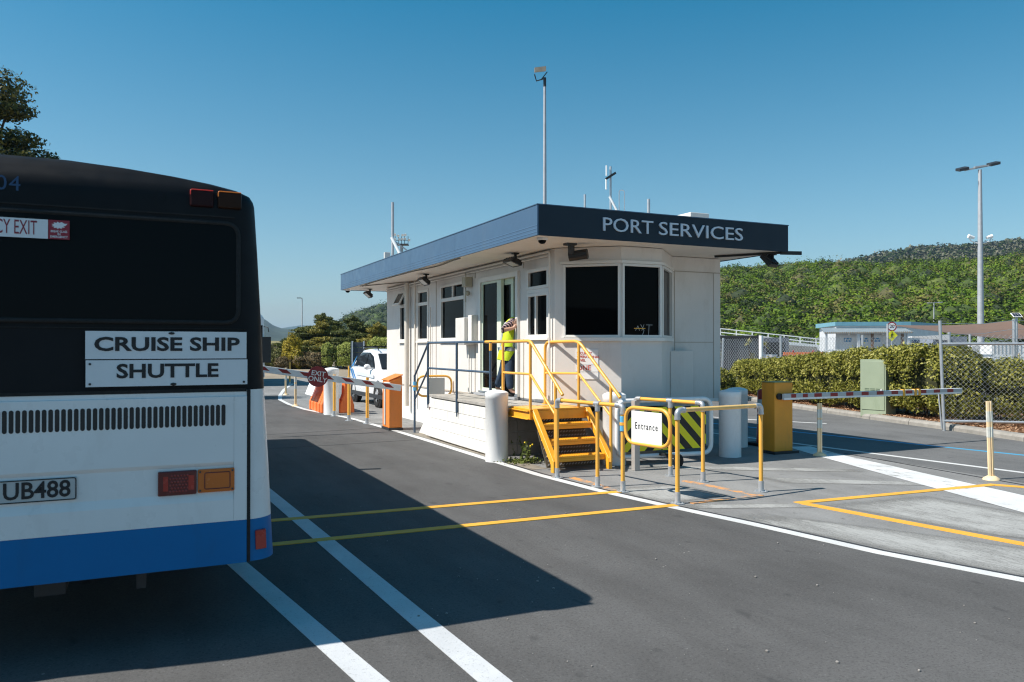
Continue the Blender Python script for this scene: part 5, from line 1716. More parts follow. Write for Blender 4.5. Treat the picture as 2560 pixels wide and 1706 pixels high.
# ---------------------------------------------------------------- vegetation and the far side
FW2, RT2 = Vector((sin(YAW), cos(YAW), 0)), Vector((cos(YAW), -sin(YAW), 0))
def loc(lat, ahead, z=0.0):
    """a place so many metres to the right of and ahead of the gate, along the approach"""
    p = RT2 * lat + FW2 * ahead
    return Vector((p.x, p.y, z))
M['hedge'] = leaf_mat('hedge_leaf', [(.05, .06, .010), (.17, .175, .022), (.30, .285, .045), (.42, .39, .11)], .75, 1.2, .25)
M['inner'] = paint('hedge_core_dark', (.035, .038, .012), .9, var=.5, scale=14)  # colour of the solid core, carrying the shade inside the hedge
M['twig'] = paint('dark_twigs', (.035, .026, .018), .9, var=.3, scale=12)
def hedge(name, label, spine, width, hts, dens, leaf, mat, z0=.10, group=None, cat='hedge'):
    """clipped hedge along a spine; hts: height at each spine point"""
    sp = [Vector((p[0], p[1])) for p in spine]
    seg = [(b - a).length for a, b in zip(sp, sp[1:])]
    tot = sum(seg)
    hm_ = sum(hts) / len(hts)
    n = int(tot * (width + 2 * hm_) * dens)
    cum = np.concatenate([[0], np.cumsum(seg)])
    t = rng.random(n) * tot
    X = np.interp(t, cum, [p.x for p in sp]); Y = np.interp(t, cum, [p.y for p in sp]); H = np.interp(t, cum, hts)
    k = np.clip(np.searchsorted(cum, t, side='right') - 1, 0, len(seg) - 1)
    dx = np.array([(b - a).normalized().x for a, b in zip(sp, sp[1:])])[k]
    dy = np.array([(b - a).normalized().y for a, b in zip(sp, sp[1:])])[k]
    # rounded-rectangle section, lumpy skin
    a = rng.uniform(-.36 * pi, 1.36 * pi, n)
    r = .62 + .38 * rng.random(n) ** .5
    sx = np.sign(np.cos(a)) * np.abs(np.cos(a)) ** .55
    sz = np.sign(np.sin(a)) * np.abs(np.sin(a)) ** .55
    lump = 1 + .16 * np.sin(t * 3.1 + 1.0 + 2 * np.sin(a * 2)) + .09 * np.sin(t * 6.7 + a * 3) + .05 * np.sin(t * 13 + a * 5)
    off = sx * r * lump * width / 2
    zc = H * .52
    Z = z0 + zc + sz * r * (1 + .35 * (lump - 1)) * (H - zc) * np.where(sz < 0, .96, 1)
    # taper ends
    e = np.minimum(t, tot - t); tp = np.clip(e / (width * .5), .25, 1) ** .5
    off *= tp; Z = z0 + (Z - z0) * (.75 + .25 * tp)
    P = np.stack([X + dy * off, Y - dx * off, np.maximum(Z, z0 + .03)], 1)
    Nn = np.stack([dy * sx, -dx * sx, sz], 1)
    P += rng.normal(0, .035, P.shape) * (rng.random((n, 1)) < .25); P[:, 2] = np.maximum(P[:, 2], z0 + .03)
    v, q = leaves(P, Nn, leaf, .75, .55, .15)
    mid = sp[len(sp) // 2]
    root = thing(name, label, cat, (mid.x, mid.y, z0), 0, group)
    np_mesh('leaves', v, q, mat, root)
    m = MB()
    for _ in range(int(tot * 14)):
        tt = random.uniform(.2, max(.21, tot - .2))
        x, y, h = np.interp(tt, cum, [p.x for p in sp]), np.interp(tt, cum, [p.y for p in sp]), np.interp(tt, cum, hts)
        m.tube([(x, y, z0), (x + random.gauss(0, .1), y + random.gauss(0, .1), z0 + h * .45), (x + random.gauss(0, .25), y + random.gauss(0, .25), z0 + h * random.uniform(.6, .9))], [.014, .010, .004], 4)
    m.build('branches', M['twig'], root)
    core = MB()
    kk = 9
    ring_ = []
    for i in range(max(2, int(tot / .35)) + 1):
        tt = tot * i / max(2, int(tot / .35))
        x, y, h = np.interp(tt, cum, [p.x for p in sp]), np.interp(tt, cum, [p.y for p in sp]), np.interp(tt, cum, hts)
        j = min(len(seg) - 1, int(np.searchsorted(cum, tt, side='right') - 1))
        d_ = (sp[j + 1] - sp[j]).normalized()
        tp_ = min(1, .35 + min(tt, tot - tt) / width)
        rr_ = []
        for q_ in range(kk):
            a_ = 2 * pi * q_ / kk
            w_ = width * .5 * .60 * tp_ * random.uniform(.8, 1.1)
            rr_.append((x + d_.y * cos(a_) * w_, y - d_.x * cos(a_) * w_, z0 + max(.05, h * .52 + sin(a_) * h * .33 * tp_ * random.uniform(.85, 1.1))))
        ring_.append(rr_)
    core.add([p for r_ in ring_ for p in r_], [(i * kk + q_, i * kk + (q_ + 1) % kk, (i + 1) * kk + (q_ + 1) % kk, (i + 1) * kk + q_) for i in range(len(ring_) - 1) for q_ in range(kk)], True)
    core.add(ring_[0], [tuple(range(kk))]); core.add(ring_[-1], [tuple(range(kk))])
    core.build('dark_core', M['inner'], root)
    return root
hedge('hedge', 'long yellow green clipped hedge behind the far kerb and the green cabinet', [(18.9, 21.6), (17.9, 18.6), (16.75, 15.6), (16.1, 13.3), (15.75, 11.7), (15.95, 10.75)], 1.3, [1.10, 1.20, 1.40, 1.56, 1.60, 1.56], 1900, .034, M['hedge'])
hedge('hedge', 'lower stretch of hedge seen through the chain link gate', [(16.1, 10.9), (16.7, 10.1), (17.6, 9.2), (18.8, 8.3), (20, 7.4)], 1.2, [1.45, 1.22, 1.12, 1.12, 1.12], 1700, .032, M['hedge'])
bl = loc(6.35, 24.6)
hedge('shrub', 'small loose shrub at the gatehouse corner, left of the long hedge', [(bl.x - .4, bl.y + .25), (bl.x + .5, bl.y - .2)], 1.2, [1.15, 1.0], 800, .04, M['hedge'], 0, None, 'shrub')

# pale green roadside cabinet
gc = thing('utility_cabinet', 'pale green metal utility cabinet standing in the hedge by the far kerb', 'cabinet', (15.35, 13.0, .1))
gd = Vector((.18, -.98, 0)).normalized(); gn = Vector((-.98, -.18, 0)).normalized()
GA = Vector((15.22, 13.32, .10))
def gbox(m, u0, u1, z0, z1, d0, d1):
    m.hexa([GA + gd * u0 + gn * d1 + Vector((0, 0, z0)), GA + gd * u1 + gn * d1 + Vector((0, 0, z0)), GA + gd * u1 + gn * d0 + Vector((0, 0, z0)), GA + gd * u0 + gn * d0 + Vector((0, 0, z0)),
            GA + gd * u0 + gn * d1 + Vector((0, 0, z1)), GA + gd * u1 + gn * d1 + Vector((0, 0, z1)), GA + gd * u1 + gn * d0 + Vector((0, 0, z1)), GA + gd * u0 + gn * d0 + Vector((0, 0, z1))])
    return m
gbox(MB(), 0, .62, -.05, 1.27, -.42, 0).build('body', M['green_box'], gc, bevel=.008)
dd = gbox(MB(), .035, .585, .12, 1.235, .001, .014).build('door', M['green_box'], gc, bevel=.004)
m = MB()
for c_ in range(3):
    for r_ in range(4):
        gbox(m, .12 + c_ * .135, .23 + c_ * .135, .50 + r_ * .032, .513 + r_ * .032, .0142, .020)
m.build('louvres', paint('dark_green_gap', (.10, .14, .09), .6), dd)
m = MB(); gbox(m, .50, .55, .52, .60, .0142, .035); m.build('lock', M['grey_box'], dd)

# ---- chain link
def chain_link(name, a, b, z0, z1, parent, pitch=.075, r=.0028, mat=None):
    a, b = Vector((*a, 0)), Vector((*b, 0))
    L = (b - a).length
    e = (b - a) / L
    n = Vector((e.y, -e.x, 0))
    h = pitch / 2
    nw = int(L / h) + 1
    nz = int((z1 - z0) / h)
    V, Q = [], []
    ns = 3
    for w in range(nw):
        u0 = w * h
        zz = z0 + np.arange(nz + 1) * h
        uu = u0 + np.where(np.arange(nz + 1) % 2 == 0, 0, h) * (1 if w % 2 == 0 else 1)
        uu = np.clip(uu + (0 if w % 2 == 0 else 0), 0, L)
        if w % 2:
            uu = np.clip(u0 + np.where(np.arange(nz + 1) % 2 == 0, h, 0), 0, L)
        dd_ = np.where(np.arange(nz + 1) % 2 == 0, -r, r)
        base = len(V) * 0
        pts = np.stack([a.x + e.x * uu + n.x * dd_, a.y + e.y * uu + n.y * dd_, zz], 1)
        for j in range(ns):
            th = 2 * pi * j / ns
            V.append(pts + np.array([e.x * cos(th) + n.x * sin(th), e.y * cos(th) + n.y * sin(th), 0]) * r)
        k0 = w * ns * (nz + 1)
        for j in range(ns):
            j2 = (j + 1) % ns
            i = np.arange(nz)
            Q.append(np.stack([k0 + j * (nz + 1) + i, k0 + j2 * (nz + 1) + i, k0 + j2 * (nz + 1) + i + 1, k0 + j * (nz + 1) + i + 1], 1))
    o = np_mesh(name, np.concatenate(V), np.concatenate(Q), mat or M['galv'], parent)
    o['kind'] = 'stuff'
    return o
GP0, GP1 = Vector((14.41, 10.6)), Vector((17.2, 8.30))
cg = thing('chain_link_gate', 'chain link gate in a grey pipe frame standing open before the hedge', 'gate', (*GP0, 0))
m = MB(); m.tube([(14.41, 10.60, 0), (14.36, 10.645, 2.18)], .030, 12); m.build('post', M['galv'], cg)
m = MB(); m.tube([(14.36, 10.62, .80), (14.33, 10.66, .76), (14.37, 10.62, .05)], .015, 8); m.build('drop_bolt', M['galv'], cg)
m = MB(); m.tube([(14.37, 10.635, 1.72), (GP1.x, GP1.y, 1.72)], .027, 12); m.build('top_rail', M['galv'], cg)
m = MB(); m.tube([(14.40, 10.60, .20), (GP1.x, GP1.y, .20)], .027, 12); m.build('bottom_rail', M['galv'], cg)
m = MB(); m.tube([(GP1.x, GP1.y, .15), (GP1.x, GP1.y, 2.1)], .034, 12); m.build('end_stile', M['galv'], cg)
chain_link('mesh', (14.38, 10.62), GP1, .22, 1.70, cg, .095, .0038, M['galv'])
cg['label'] = 'chain link gate in a grey pipe frame standing open before the low hedge'
# security fence behind the hedge
FP = [(6.9, 32), (7.75, 29.5), (8.6, 27.5), (9.11, 27), (10.35, 23.5), (11.53, 21), (12.61, 20), (14.6, 19.2)]
FH = [2.0, 2.0, 2.06, 2.03, 2.02, 2.05, 2.37, 2.37]
sf = thing('security_fence', 'chain link security fence with barbed wire running behind the hedge', 'fence', loc(9.5, 25))
for i, ((l_, a_), h) in enumerate(zip(FP, FH)):
    p = loc(l_, a_)
    m = MB(); r_ = .075 if i == 2 else .04
    m.tube([(p.x, p.y, 0), (p.x + (.10 if i == 1 else 0), p.y, h)], r_, 12)
    m.build('fence_post', M['galv'] if i != 2 else M['white'], sf)
for (a_, b_) in zip(FP, FP[1:]):
    p, q = loc(*a_), loc(*b_)
    chain_link('mesh', p.xy, q.xy, .15, 1.98, sf, .13, .0065, M['galv'])
m = MB()
for dz in (0, -.22, -.45):
    pts = []
    for i, (l_, a_) in enumerate(FP[5:]):
        p = loc(l_, a_)
        pts.append((p.x, p.y, 2.33 + dz))
    pts = [(14.36, 10.65, 2.12 + dz)] + [tuple(Vector(pts[1]) * .5 + Vector((14.36, 10.65, 2.12 + dz)) * .5 + Vector((0, 0, -.05)))] + pts[1:]
    m.tube(pts, .006, 5)
m.build('barbed_wire', M['galv'], sf)
sp_ = loc(12.80, 20.2)
sl = thing('solar_panel', 'small tilted solar panel on a post behind the fence', 'solar panel', (sp_.x, sp_.y, 0))
m = MB(); m.cyl((sp_.x, sp_.y, 0), (sp_.x, sp_.y, 2.42), .025, n=10); m.build('post', M['galv'], sl)
pn = Vector((-.25, -.55, .8)).normalized(); pu = RT2.copy(); pv = pn.cross(pu).normalized()
m = MB(); m.obox((sp_.x, sp_.y, 2.47), pu * .115, pv * .085, pn * .008); m.build('panel', M['white'], sl)
m = MB()
for a in range(3):
    for b_ in range(2):
        m.obox(Vector((sp_.x, sp_.y, 2.47)) + pn * .009 + pu * (-.068 + .068 * a) + pv * (-.037 + .074 * b_), pu * .031, pv * .034, pn * .001)
m.build('cells', glass_dark('solar_cell', (.012, .018, .04), .2), sl)

# ---- buildings behind the fence
def local_frame(lat, ahead, rz=0.0):
    e = Vector((cos(-YAW + rz), sin(-YAW + rz), 0)); f = Vector((-e.y, e.x, 0))
    o = loc(lat, ahead)
    return lambda x, y, z: o + e * x + f * y + Vector((0, 0, z))
def fbox(m, T, x0, x1, y0, y1, z0, z1):
    m.hexa([T(x0, y0, z0), T(x1, y0, z0), T(x1, y1, z0), T(x0, y1, z0), T(x0, y0, z1), T(x1, y0, z1), T(x1, y1, z1), T(x0, y1, z1)])
    return m
T = local_frame(23.6, 58)
tb = thing('toilet_block', 'white toilet block with a light blue roof edge and three blue door signs', 'building', T(2.6, 3, 0))
m = MB()
pts = [(0, 0), (5.25, 0), (10.4, 5.5), (1.5, 7.0)]
m.add([T(x, y, 0) for x, y in pts] + [T(x, y, 3.22) for x, y in pts], [(0, 1, 5, 4), (1, 2, 6, 5), (2, 3, 7, 6), (3, 0, 4, 7), (4, 5, 6, 7)])
M['tb_white'] = paint('white_weatherboard', (.62, .63, .64), .6, var=.1, scale=2)
m.build('wall', M['tb_white'], tb)
m = MB(); P6 = [(-.1, -.12), (5.4, -.12), (10.8, 5.8), (1.3, 7.3)]
m.add([T(x, y, 3.225) for x, y in P6] + [T(x, y, 3.50 + .02 * i) for i, (x, y) in enumerate(P6)], [(0, 1, 5, 4), (1, 2, 6, 5), (2, 3, 7, 6), (3, 0, 4, 7), (4, 5, 6, 7), (3, 2, 1, 0)])
m.build('roof', paint('light_blue_roof', (.17, .36, .44), .5, var=.08), tb)
m = MB(); m.hexa([T(-1.35, -1.3, 2.62), T(5.0, -1.3, 2.66), T(5.0, -.01, 3.0), T(-1.1, -.01, 3.0), T(-1.35, -1.3, 2.72), T(5.0, -1.3, 2.76), T(5.0, -.01, 3.06), T(-1.1, -.01, 3.06)])
vr = m.build('verandah_roof', paint('galvanised_roofing', (.32, .36, .38), .45, .3, var=.1), tb)
m = MB()
for k in range(42): fbox(m, T, -1.33 + k * .15, -1.26 + k * .15, -1.33, -1.30, 2.63 + .001 * k, 2.75 + .001 * k)
m.build('corrugation', paint('rusty_edge', (.34, .27, .20), .7, var=.3, scale=9), vr)
for k, (x, mm) in enumerate(((-1.25, M['tb_white']), (1.05, M['tb_white']), (2.05, paint('brown_post', (.16, .09, .06), .8)), (4.6, M['tb_white']), (4.2, paint('brown_post', (.22, .14, .10), .8)))):
    fbox(MB(), T, x, x + .16, -1.2, -1.05, 0, 2.64).build('verandah_post', mm, tb)
for k, x in enumerate((.25, 1.45, 2.35, 3.7)):
    dm_ = fbox(MB(), T, x, x + .95, -.04, -.004, .6, 2.55).build('door', paint('white_door', (.66, .68, .70), .5, var=.03), tb)
    if k < 3:
        fbox(MB(), T, x + .30, x + .85, -.055, -.042, 2.06, 2.34).build('door_sign', paint('blue_sign', (.02, .20, .42), .5), dm_)
        m = MB(); fbox(m, T, x + .36, x + .44, -.058, -.0555, 2.12, 2.28); fbox(m, T, x + .50, x + .80, -.058, -.0555, 2.17, 2.22)
        m.build('sign_mark', M['white_flat'], dm_)
m = MB(); fbox(m, T, -1.4, 4.7, -1.30, -1.24, 1.38, 1.50); fbox(m, T, -1.4, 4.7, -1.30, -1.24, .9, 1.0); m.build('hand_rail', M['white'], tb)
m = MB()
for x in (.9, 3.35): m.ball(T(x, -.1, 2.62), .09, 10, 6)
m.build('wall_lamp', M['white'], tb)
m = MB(); 
for k in range(8):
    a = T(5.25, 0, 0).lerp(T(10.4, 5.5, 0), .12 + k * .07)
    b_ = T(5.25, 0, 0).lerp(T(10.4, 5.5, 0), .16 + k * .07)
    nn = Vector((.45, -.9, 0)) * .05
    m.hexa([a + nn + Vector((0, 0, 1.9)), b_ + nn + Vector((0, 0, 1.9)), b_ + Vector((0, 0, 1.9)), a + Vector((0, 0, 1.9)), a + nn + Vector((0, 0, 2.2)), b_ + nn + Vector((0, 0, 2.2)), b_ + Vector((0, 0, 2.2)), a + Vector((0, 0, 2.2))])
m.build('wall_marks', paint('dark_blue_sign', (.02, .07, .18), .5), tb)

T = local_frame(11.3, 46)
sh = thing('dark_shed', 'low dark ribbed shed with a flat roof behind the left part of the fence', 'shed', T(2, 2, 0))
m = MB(); fbox(m, T, -1.6, 3.05, 0, 3.5, 0, 2.2); m.build('wall', paint('dark_cladding', (.055, .055, .06), .7, var=.15), sh)
m = MB()
for k in range(30): fbox(m, T, -1.55 + k * .105, -1.50 + k * .105, -.03, -.002, .2, 1.95)
m.build('ribs', paint('dark_rib', (.075, .075, .08), .7), sh)
m = MB()
for k in range(16): fbox(m, T, 1.75, 2.85, -.05, -.002, .2 + k * .115, .26 + k * .115)
m.build('slats', paint('grey_slat', (.16, .16, .165), .6), sh)
m = MB(); fbox(m, T, -1.7, 3.1, -.2, 3.6, 2.201, 2.34); m.build('roof', paint('black_roof', (.035, .035, .037), .7), sh)
m = MB(); fbox(m, T, 3.12, 4.55, -.4, 2.5, 0, 2.22); m.build('end_bay', paint('blue_grey_wall', (.13, .14, .165), .7, var=.05), sh)
m = MB(); fbox(m, T, 3.25, 4.3, -.42, -.402, .9, 1.95); m.build('opening', M['interior'], sh)  # flat panel on the wall; the opening's darkness is only its colour

rp = thing('access_ramp', 'white railed ramp sloping down behind the dark shed', 'ramp', loc(28, 85))
T = local_frame(0, 85)
m = MB(); m.bar(T(20, 0, 2.95), T(34.5, 0, 1.45), .6, .55); m.build('deck_beam', M['white'], rp)
for off in (.95, .55):
    m = MB(); m.bar(T(20, 0, 2.95 + off), T(34.5, 0, 1.45 + off * .95), .09, .10); m.build('rail', M['white'], rp)
for k in range(9):
    x = 20.5 + k * 1.7
    z = 2.95 - (x - 20) / 14.5 * 1.5
    fbox(MB(), T, x, x + .09, -.05, .05, z + .25, z + .95).build('stanchion', M['white'], rp)
m = MB(); m.bar(T(20, -1.2, 1.9), T(32, -1.2, 1.1), .5, 1.2); m.build('abutment', M['concrete'], rp)

for i, (lx, a_) in enumerate(((11.3, 32), (12.15, 32.1))):
    T = local_frame(lx - .35, a_)
    pb_ = thing('plastic_barrier', ('orange slatted crowd barrier behind the hedge, left one of two', 'orange slatted crowd barrier behind the hedge, right one of two')[i], 'barrier', T(.35, 0, 0), 0, 'orange crowd barriers')
    m = MB(); fbox(m, T, -.05, .75, -.03, .03, 1.34, 1.46); fbox(m, T, -.05, .75, -.03, .03, .3, .4)
    m.build('frame', M['orange_plastic'], pb_)
    for k in range(7):
        fbox(MB(), T, -.03 + k * .115, .03 + k * .115, -.025, .025, .4, 1.34).build('slat', M['orange_plastic'], pb_)
    for x in (.05, .65):
        fbox(MB(), T, x - .05, x + .05, -.25, .25, 0, .3).build('foot', M['rubber'], pb_)
    m = MB(); m.ball(T(.35, 0, 1.49), .05, 8, 5); m.build('knob', M['red'], pb_)
T = local_frame(10.4, 33)
m = MB(); fbox(m, T, 0, .6, 0, .4, 0, 1.35); tag(m.build('white_case', M['white'], bevel=.02), 'white box left of the orange crowd barriers', 'box')
T = local_frame(10.35, 31.4)
m = MB(); m.ball(T(.2, 0, 1.12), .22, 12, 8, (1.2, 1, .7)); m.cyl(T(.2, 0, 0), T(.2, 0, 1.0), .05, n=8)
tag(m.build('blue_tank', paint('blue_plastic', (.02, .12, .45), .5)), 'small bright blue tarpaulin bundle showing over the hedge', 'bundle')

# cabbage trees by the fence
M['palm'] = leaf_mat('sword_leaf', [(.16, .18, .05), (.32, .31, .09), (.45, .40, .16)], .8)
def cabbage(lat, ahead, heads, label):
    p = loc(lat, ahead)
    t = thing('cabbage_tree', label, 'tree', (p.x, p.y, 0), 0, 'young cabbage trees by the fence')
    tr = MB(); V, Q, o = [], [], 0
    for (dx, h) in heads:
        top = p + RT2 * dx + Vector((0, 0, h))
        tr.tube([p, p + RT2 * dx * .6 + Vector((0, 0, h * .6)), top], [.05, .04, .03], 6)
        for _ in range(46):
            th, el = random.uniform(0, 6.28), random.uniform(-.5, 1.3)
            l_ = random.uniform(.22, .36)
            d_ = Vector((cos(th) * cos(el), sin(th) * cos(el), sin(el)))
            s_ = d_.cross(Vector((0, 0, 1))).normalized() * .016
            mid = top + d_ * l_ * .55; tip = top + d_ * l_ + Vector((0, 0, -.06))
            V += [top - s_ * .4, mid - s_, tip, mid + s_]; Q.append([o, o + 1, o + 2, o + 3]); o += 4
    tr.build('trunk', M['twig'], t)
    np_mesh('leaves', np.array([tuple(v) for v in V]), np.array(Q), M['palm'], t)
cabbage(8.35, 32.5, [(0, 2.0), (.1, 1.35)], 'young cabbage tree in front of the dark shed, two spiky heads')
cabbage(7.35, 31.5, [(0, 1.5)], 'spiky young cabbage tree nearest the gatehouse wall')
cabbage(10.0, 33.0, [(-.2, 1.85), (.45, 1.7), (0, 1.25)], 'three-headed cabbage tree before the shed opening')

# traffic sign on a post: 20 roundel over a yellow diamond
T = local_frame(23.86, 50)
sg = thing('speed_sign', 'round 20 speed sign above a yellow walking-person diamond on one post', 'traffic sign', T(0, 0, 0))
m = MB(); m.cyl(T(0, .04, 0), T(0, .04, 3.1), .03, n=10); m.build('post', M['galv_dull'], sg)
fwd = FW2
def disc(r, d_, mat, name, zc, ny=.0):
    c = T(0, d_, zc); m_ = MB(); m_.cyl(c, c + fwd * .008, r, n=28); return m_.build(name, mat, sg)
disc(.30, .0, M['red'], 'roundel', 2.96); disc(.225, -.006, M['white_flat'], 'roundel_face', 2.96)
text('lettering', '20', M['text_black'], T(0, -.009, 2.965), RT2, (0, 0, 1), .30, sg, depth=.003, bold=.004)
m = MB(); c = T(0, .0, 2.40); s_ = .36
m.hexa([c - Vector((0, 0, s_)), c + RT2 * s_, c + RT2 * s_ + fwd * .01, c - Vector((0, 0, s_)) + fwd * .01, c - RT2 * s_, c + Vector((0, 0, s_)), c + Vector((0, 0, s_)) + fwd * .01, c - RT2 * s_ + fwd * .01])
m = MB(); q = [c - Vector((0, 0, s_)), c + RT2 * s_, c + Vector((0, 0, s_)), c - RT2 * s_]
m.add(q + [p + fwd * .01 for p in q], [(0, 1, 2, 3), (7, 6, 5, 4), (0, 4, 5, 1), (1, 5, 6, 2), (2, 6, 7, 3), (3, 7, 4, 0)])
m.build('diamond', paint('yellow_green_sheeting', (.75, .72, .02), .5), sg)
m = MB()
W = lambda x, z: c + RT2 * x + Vector((0, 0, z)) - fwd * .006
m.ball(W(.01, .17), .035, 10, 6)
for a, b_, w in (((.0, .12), (-.01, -.02), .06), ((-.01, -.02), (-.08, -.18), .035), ((-.01, -.02), (.07, -.17), .035), ((0, .10), (-.08, .0), .03), ((0, .10), (.08, .02), .03)):
    m.bar(W(*a), W(*b_), .006, w, RT2)
m.build('walking_figure', M['text_black'], sg)

# shade sail
sail = thing('shade_sail', 'brown shade sail stretched between posts behind the fence', 'shade sail', loc(21.5, 37))
A_, B_, C_, D_ = loc(19.1, 40.5, 2.80), loc(23.91, 38, 2.92), loc(25.2, 35.5, 2.10), loc(19.55, 34, 2.17)
n = 14
V, Q = [], []
for i in range(n + 1):
    for j in range(n + 1):
        u, v = i / n, j / n
        p = (A_ * (1 - u) + B_ * u) * (1 - v) + (D_ * (1 - u) + C_ * u) * v
        sag = .22 * sin(pi * u) + .10 * sin(pi * v)
        p.z -= sag * .55
        # edges pulled in
        uu = (u - .5) * (1 - .10 * sin(pi * v)) + .5; vv = (v - .5) * (1 - .12 * sin(pi * u)) + .5
        q = (A_ * (1 - uu) + B_ * uu) * (1 - vv) + (D_ * (1 - uu) + C_ * uu) * vv
        V.append((q.x, q.y, p.z))
for i in range(n):
    for j in range(n):
        Q.append((i * (n + 1) + j, (i + 1) * (n + 1) + j, (i + 1) * (n + 1) + j + 1, i * (n + 1) + j + 1))
m = MB(); m.add(V, Q, True); m.add([(x, y, z - .006) for x, y, z in V], [q[::-1] for q in Q], True)
m.build('cloth', paint('brown_shade_cloth', (.155, .10, .075), .85, var=.08, scale=3), sail)
for p in (A_, B_, C_, D_):
    m = MB(); m.cyl((p.x, p.y, 0), (p.x, p.y, p.z + .05), .05, n=10); m.build('sail_post', M['galv_dull'], sail)
# white things under the sail
T = local_frame(23.1, 40)
wk = thing('white_kiosk', 'white kiosk with a grey side under the shade sail', 'kiosk', T(0, .5, 0))
fbox(MB(), T, 0, .42, 0, 1.0, .9, 1.75).build('front_panel', M['white'], wk)
fbox(MB(), T, -1.6, -.02, .4, 2, 0, 2.2).build('grey_side', paint('blue_grey_panel', (.24, .27, .33), .6), wk)
m = MB(); m.hexa([T(-2.9, .2, 2.15), T(-1.0, .2, 2.0), T(-1.0, .6, 2.0), T(-2.9, .6, 2.15), T(-2.9, .2, 2.2), T(-1.0, .2, 2.28), T(-1.0, .6, 2.28), T(-2.9, .6, 2.2)]); m.build('awning', M['white'], wk)
text('lettering', '21', M['grey_flat'], T(.20, -.004, 1.5), RT2, (0, 0, 1), .25, wk, depth=.003)
T = local_frame(25.3, 42)
wt = thing('white_truck', 'white ribbed truck body parked under the shade sail', 'truck', T(2, 1, 0))
fbox(MB(), T, 0, 4.5, 0, 2.2, .9, 1.85).build('body', M['white'], wt)
m = MB()
for k in range(22): fbox(m, T, .1 + k * .2, .14 + k * .2, -.02, -.001, .95, 1.8)
m.build('ribs', M['grey_flat'], wt)
fbox(MB(), T, .2, 4.4, .2, 2.0, .45, .899).build('chassis', M['dark'], wt)
m = MB()
for x in (.8, 3.6): m.lathe([(.2, -.12), (.45, -.12), (.45, .12), (.2, .12)], T(x, .2, .45), 16, axis='y')
m.build('wheels', M['rubber'], wt)
T = local_frame(19.9, 34.5)
gr = thing('guard_rail', 'low white double guard rail beyond the chain link gate', 'guard rail', T(2, 0, 0))
for z in (1.28, 1.12):
    m = MB(); m.bar(T(-.3, 0, z + .02), T(4.2, 0, z), .05, .10); m.build('rail', M['white'], gr)
for k in range(5):
    fbox(MB(), T, .1 + k * .95, .17 + k * .95, .03, .10, 0, 1.3).build('post', M['white'], gr)
T = local_frame(21.6, 34)
m = MB(); m.cyl(T(0, 0, 0), T(0, 0, 1.42), .07, n=12); tag(m.build('bollard_post', M['cream_post']), 'cream post standing in front of the white guard rail', 'post')

# ---- lamp posts
def lamp_post(label, lat, ahead, h, r0, r1, kind):
    p = loc(lat, ahead)
    t = thing('lamp_post', label, 'lamp post', (p.x, p.y, 0), 0, 'lamp posts round the port')
    m = MB(); m.cyl((p.x, p.y, 0), (p.x, p.y, h), r0, r1, n=12); m.build('pole', M['galv_dull'], t)
    if kind == 'single':
        m = MB(); m.cyl((p.x, p.y, h), (p.x, p.y, h + .55), .09, n=10); m.tube([p + Vector((0, 0, h + .5)), p - RT2 * .5 + Vector((0, 0, h + .35)), p - RT2 * .62 + Vector((0, 0, h + .75))], .04, 6); m.bar(p + Vector((0, 0, h + .45)) - RT2 * .2, p + Vector((0, 0, h + .9)) + RT2 * .15, .05, .05); m.build('bracket', M['dark'], t)
        m = MB(); m.obox(p - RT2 * .28 + Vector((0, 0, h + 1.05)), RT2 * .34 + Vector((0, 0, .04)), FW2 * .4 + Vector((0, 0, .12)), Vector((0, 0, .14))); m.build('lamp_head', paint('brown_grey_lamp', (.26, .22, .17), .5, var=.2), t)
    elif kind == 'double':
        m = MB(); m.bar(p - RT2 * 1.35 + Vector((0, 0, h - .05)), p + RT2 * 1.5 + Vector((0, 0, h + .5)), .14, .14); m.bar(p - RT2 * .5 + Vector((0, 0, h + .2)), p + RT2 * .5 + Vector((0, 0, h + .35)), .3, .12); m.build('cross_arm', M['galv_dull'], t)
        for sgn, dz in ((-1, .06), (1, .52)):
            c = p + RT2 * (1.2 * sgn - (.35 if sgn < 0 else 0)) + Vector((0, 0, h + dz))
            m = MB(); m.obox(c, RT2 * .42 + Vector((0, 0, .10)), FW2 * .35 + Vector((0, 0, .1)), Vector((0, 0, .12))); m.build('lamp_head', M['dark'], t, bevel=.02)
        m = MB()
        z0 = 11.3
        for sgn in (-1, 1):
            m.tube([p + RT2 * .2 * sgn + Vector((0, 0, z0 - .5)), p + RT2 * .8 * sgn + Vector((0, 0, z0 - .3)), p + RT2 * 1.0 * sgn + Vector((0, 0, z0))], .05, 6)
            m.cyl(p + RT2 * .55 * sgn + Vector((0, 0, z0)), p + RT2 * 1.05 * sgn + Vector((0, 0, z0 + .15)), .12, .17, n=10)
        m.build('loudspeaker', M['white'], t)
    elif kind == 'left':
        m = MB(); m.tube([p + Vector((0, 0, h)), p - RT2 * .1 + Vector((0, 0, h + .06)), p - RT2 * .3 + Vector((0, 0, h + .08))], .05, 6); m.obox(p - RT2 * .45 + Vector((0, 0, h + .08)), RT2 * .25, FW2 * .12, Vector((0, 0, .05))); m.build('lamp_arm', M['dark'], t)
    else:
        m = MB(); m.bar(p - RT2 * .6 + Vector((0, 0, h)), p + RT2 * .9 + Vector((0, 0, h + .08)), .08, .08); m.obox(p - RT2 * .6 + Vector((0, 0, h)), RT2 * .25, FW2 * .15, Vector((0, 0, .05))); m.obox(p + RT2 * .9 + Vector((0, 0, h + .08)), RT2 * .25, FW2 * .15, Vector((0, 0, .06))); m.build('lamp_arms', M['galv_dull'], t)
lamp_post('tall grey lamp post with one floodlight rising behind the gatehouse roof', 1.98, 48, 17.4, .15, .08, 'single')
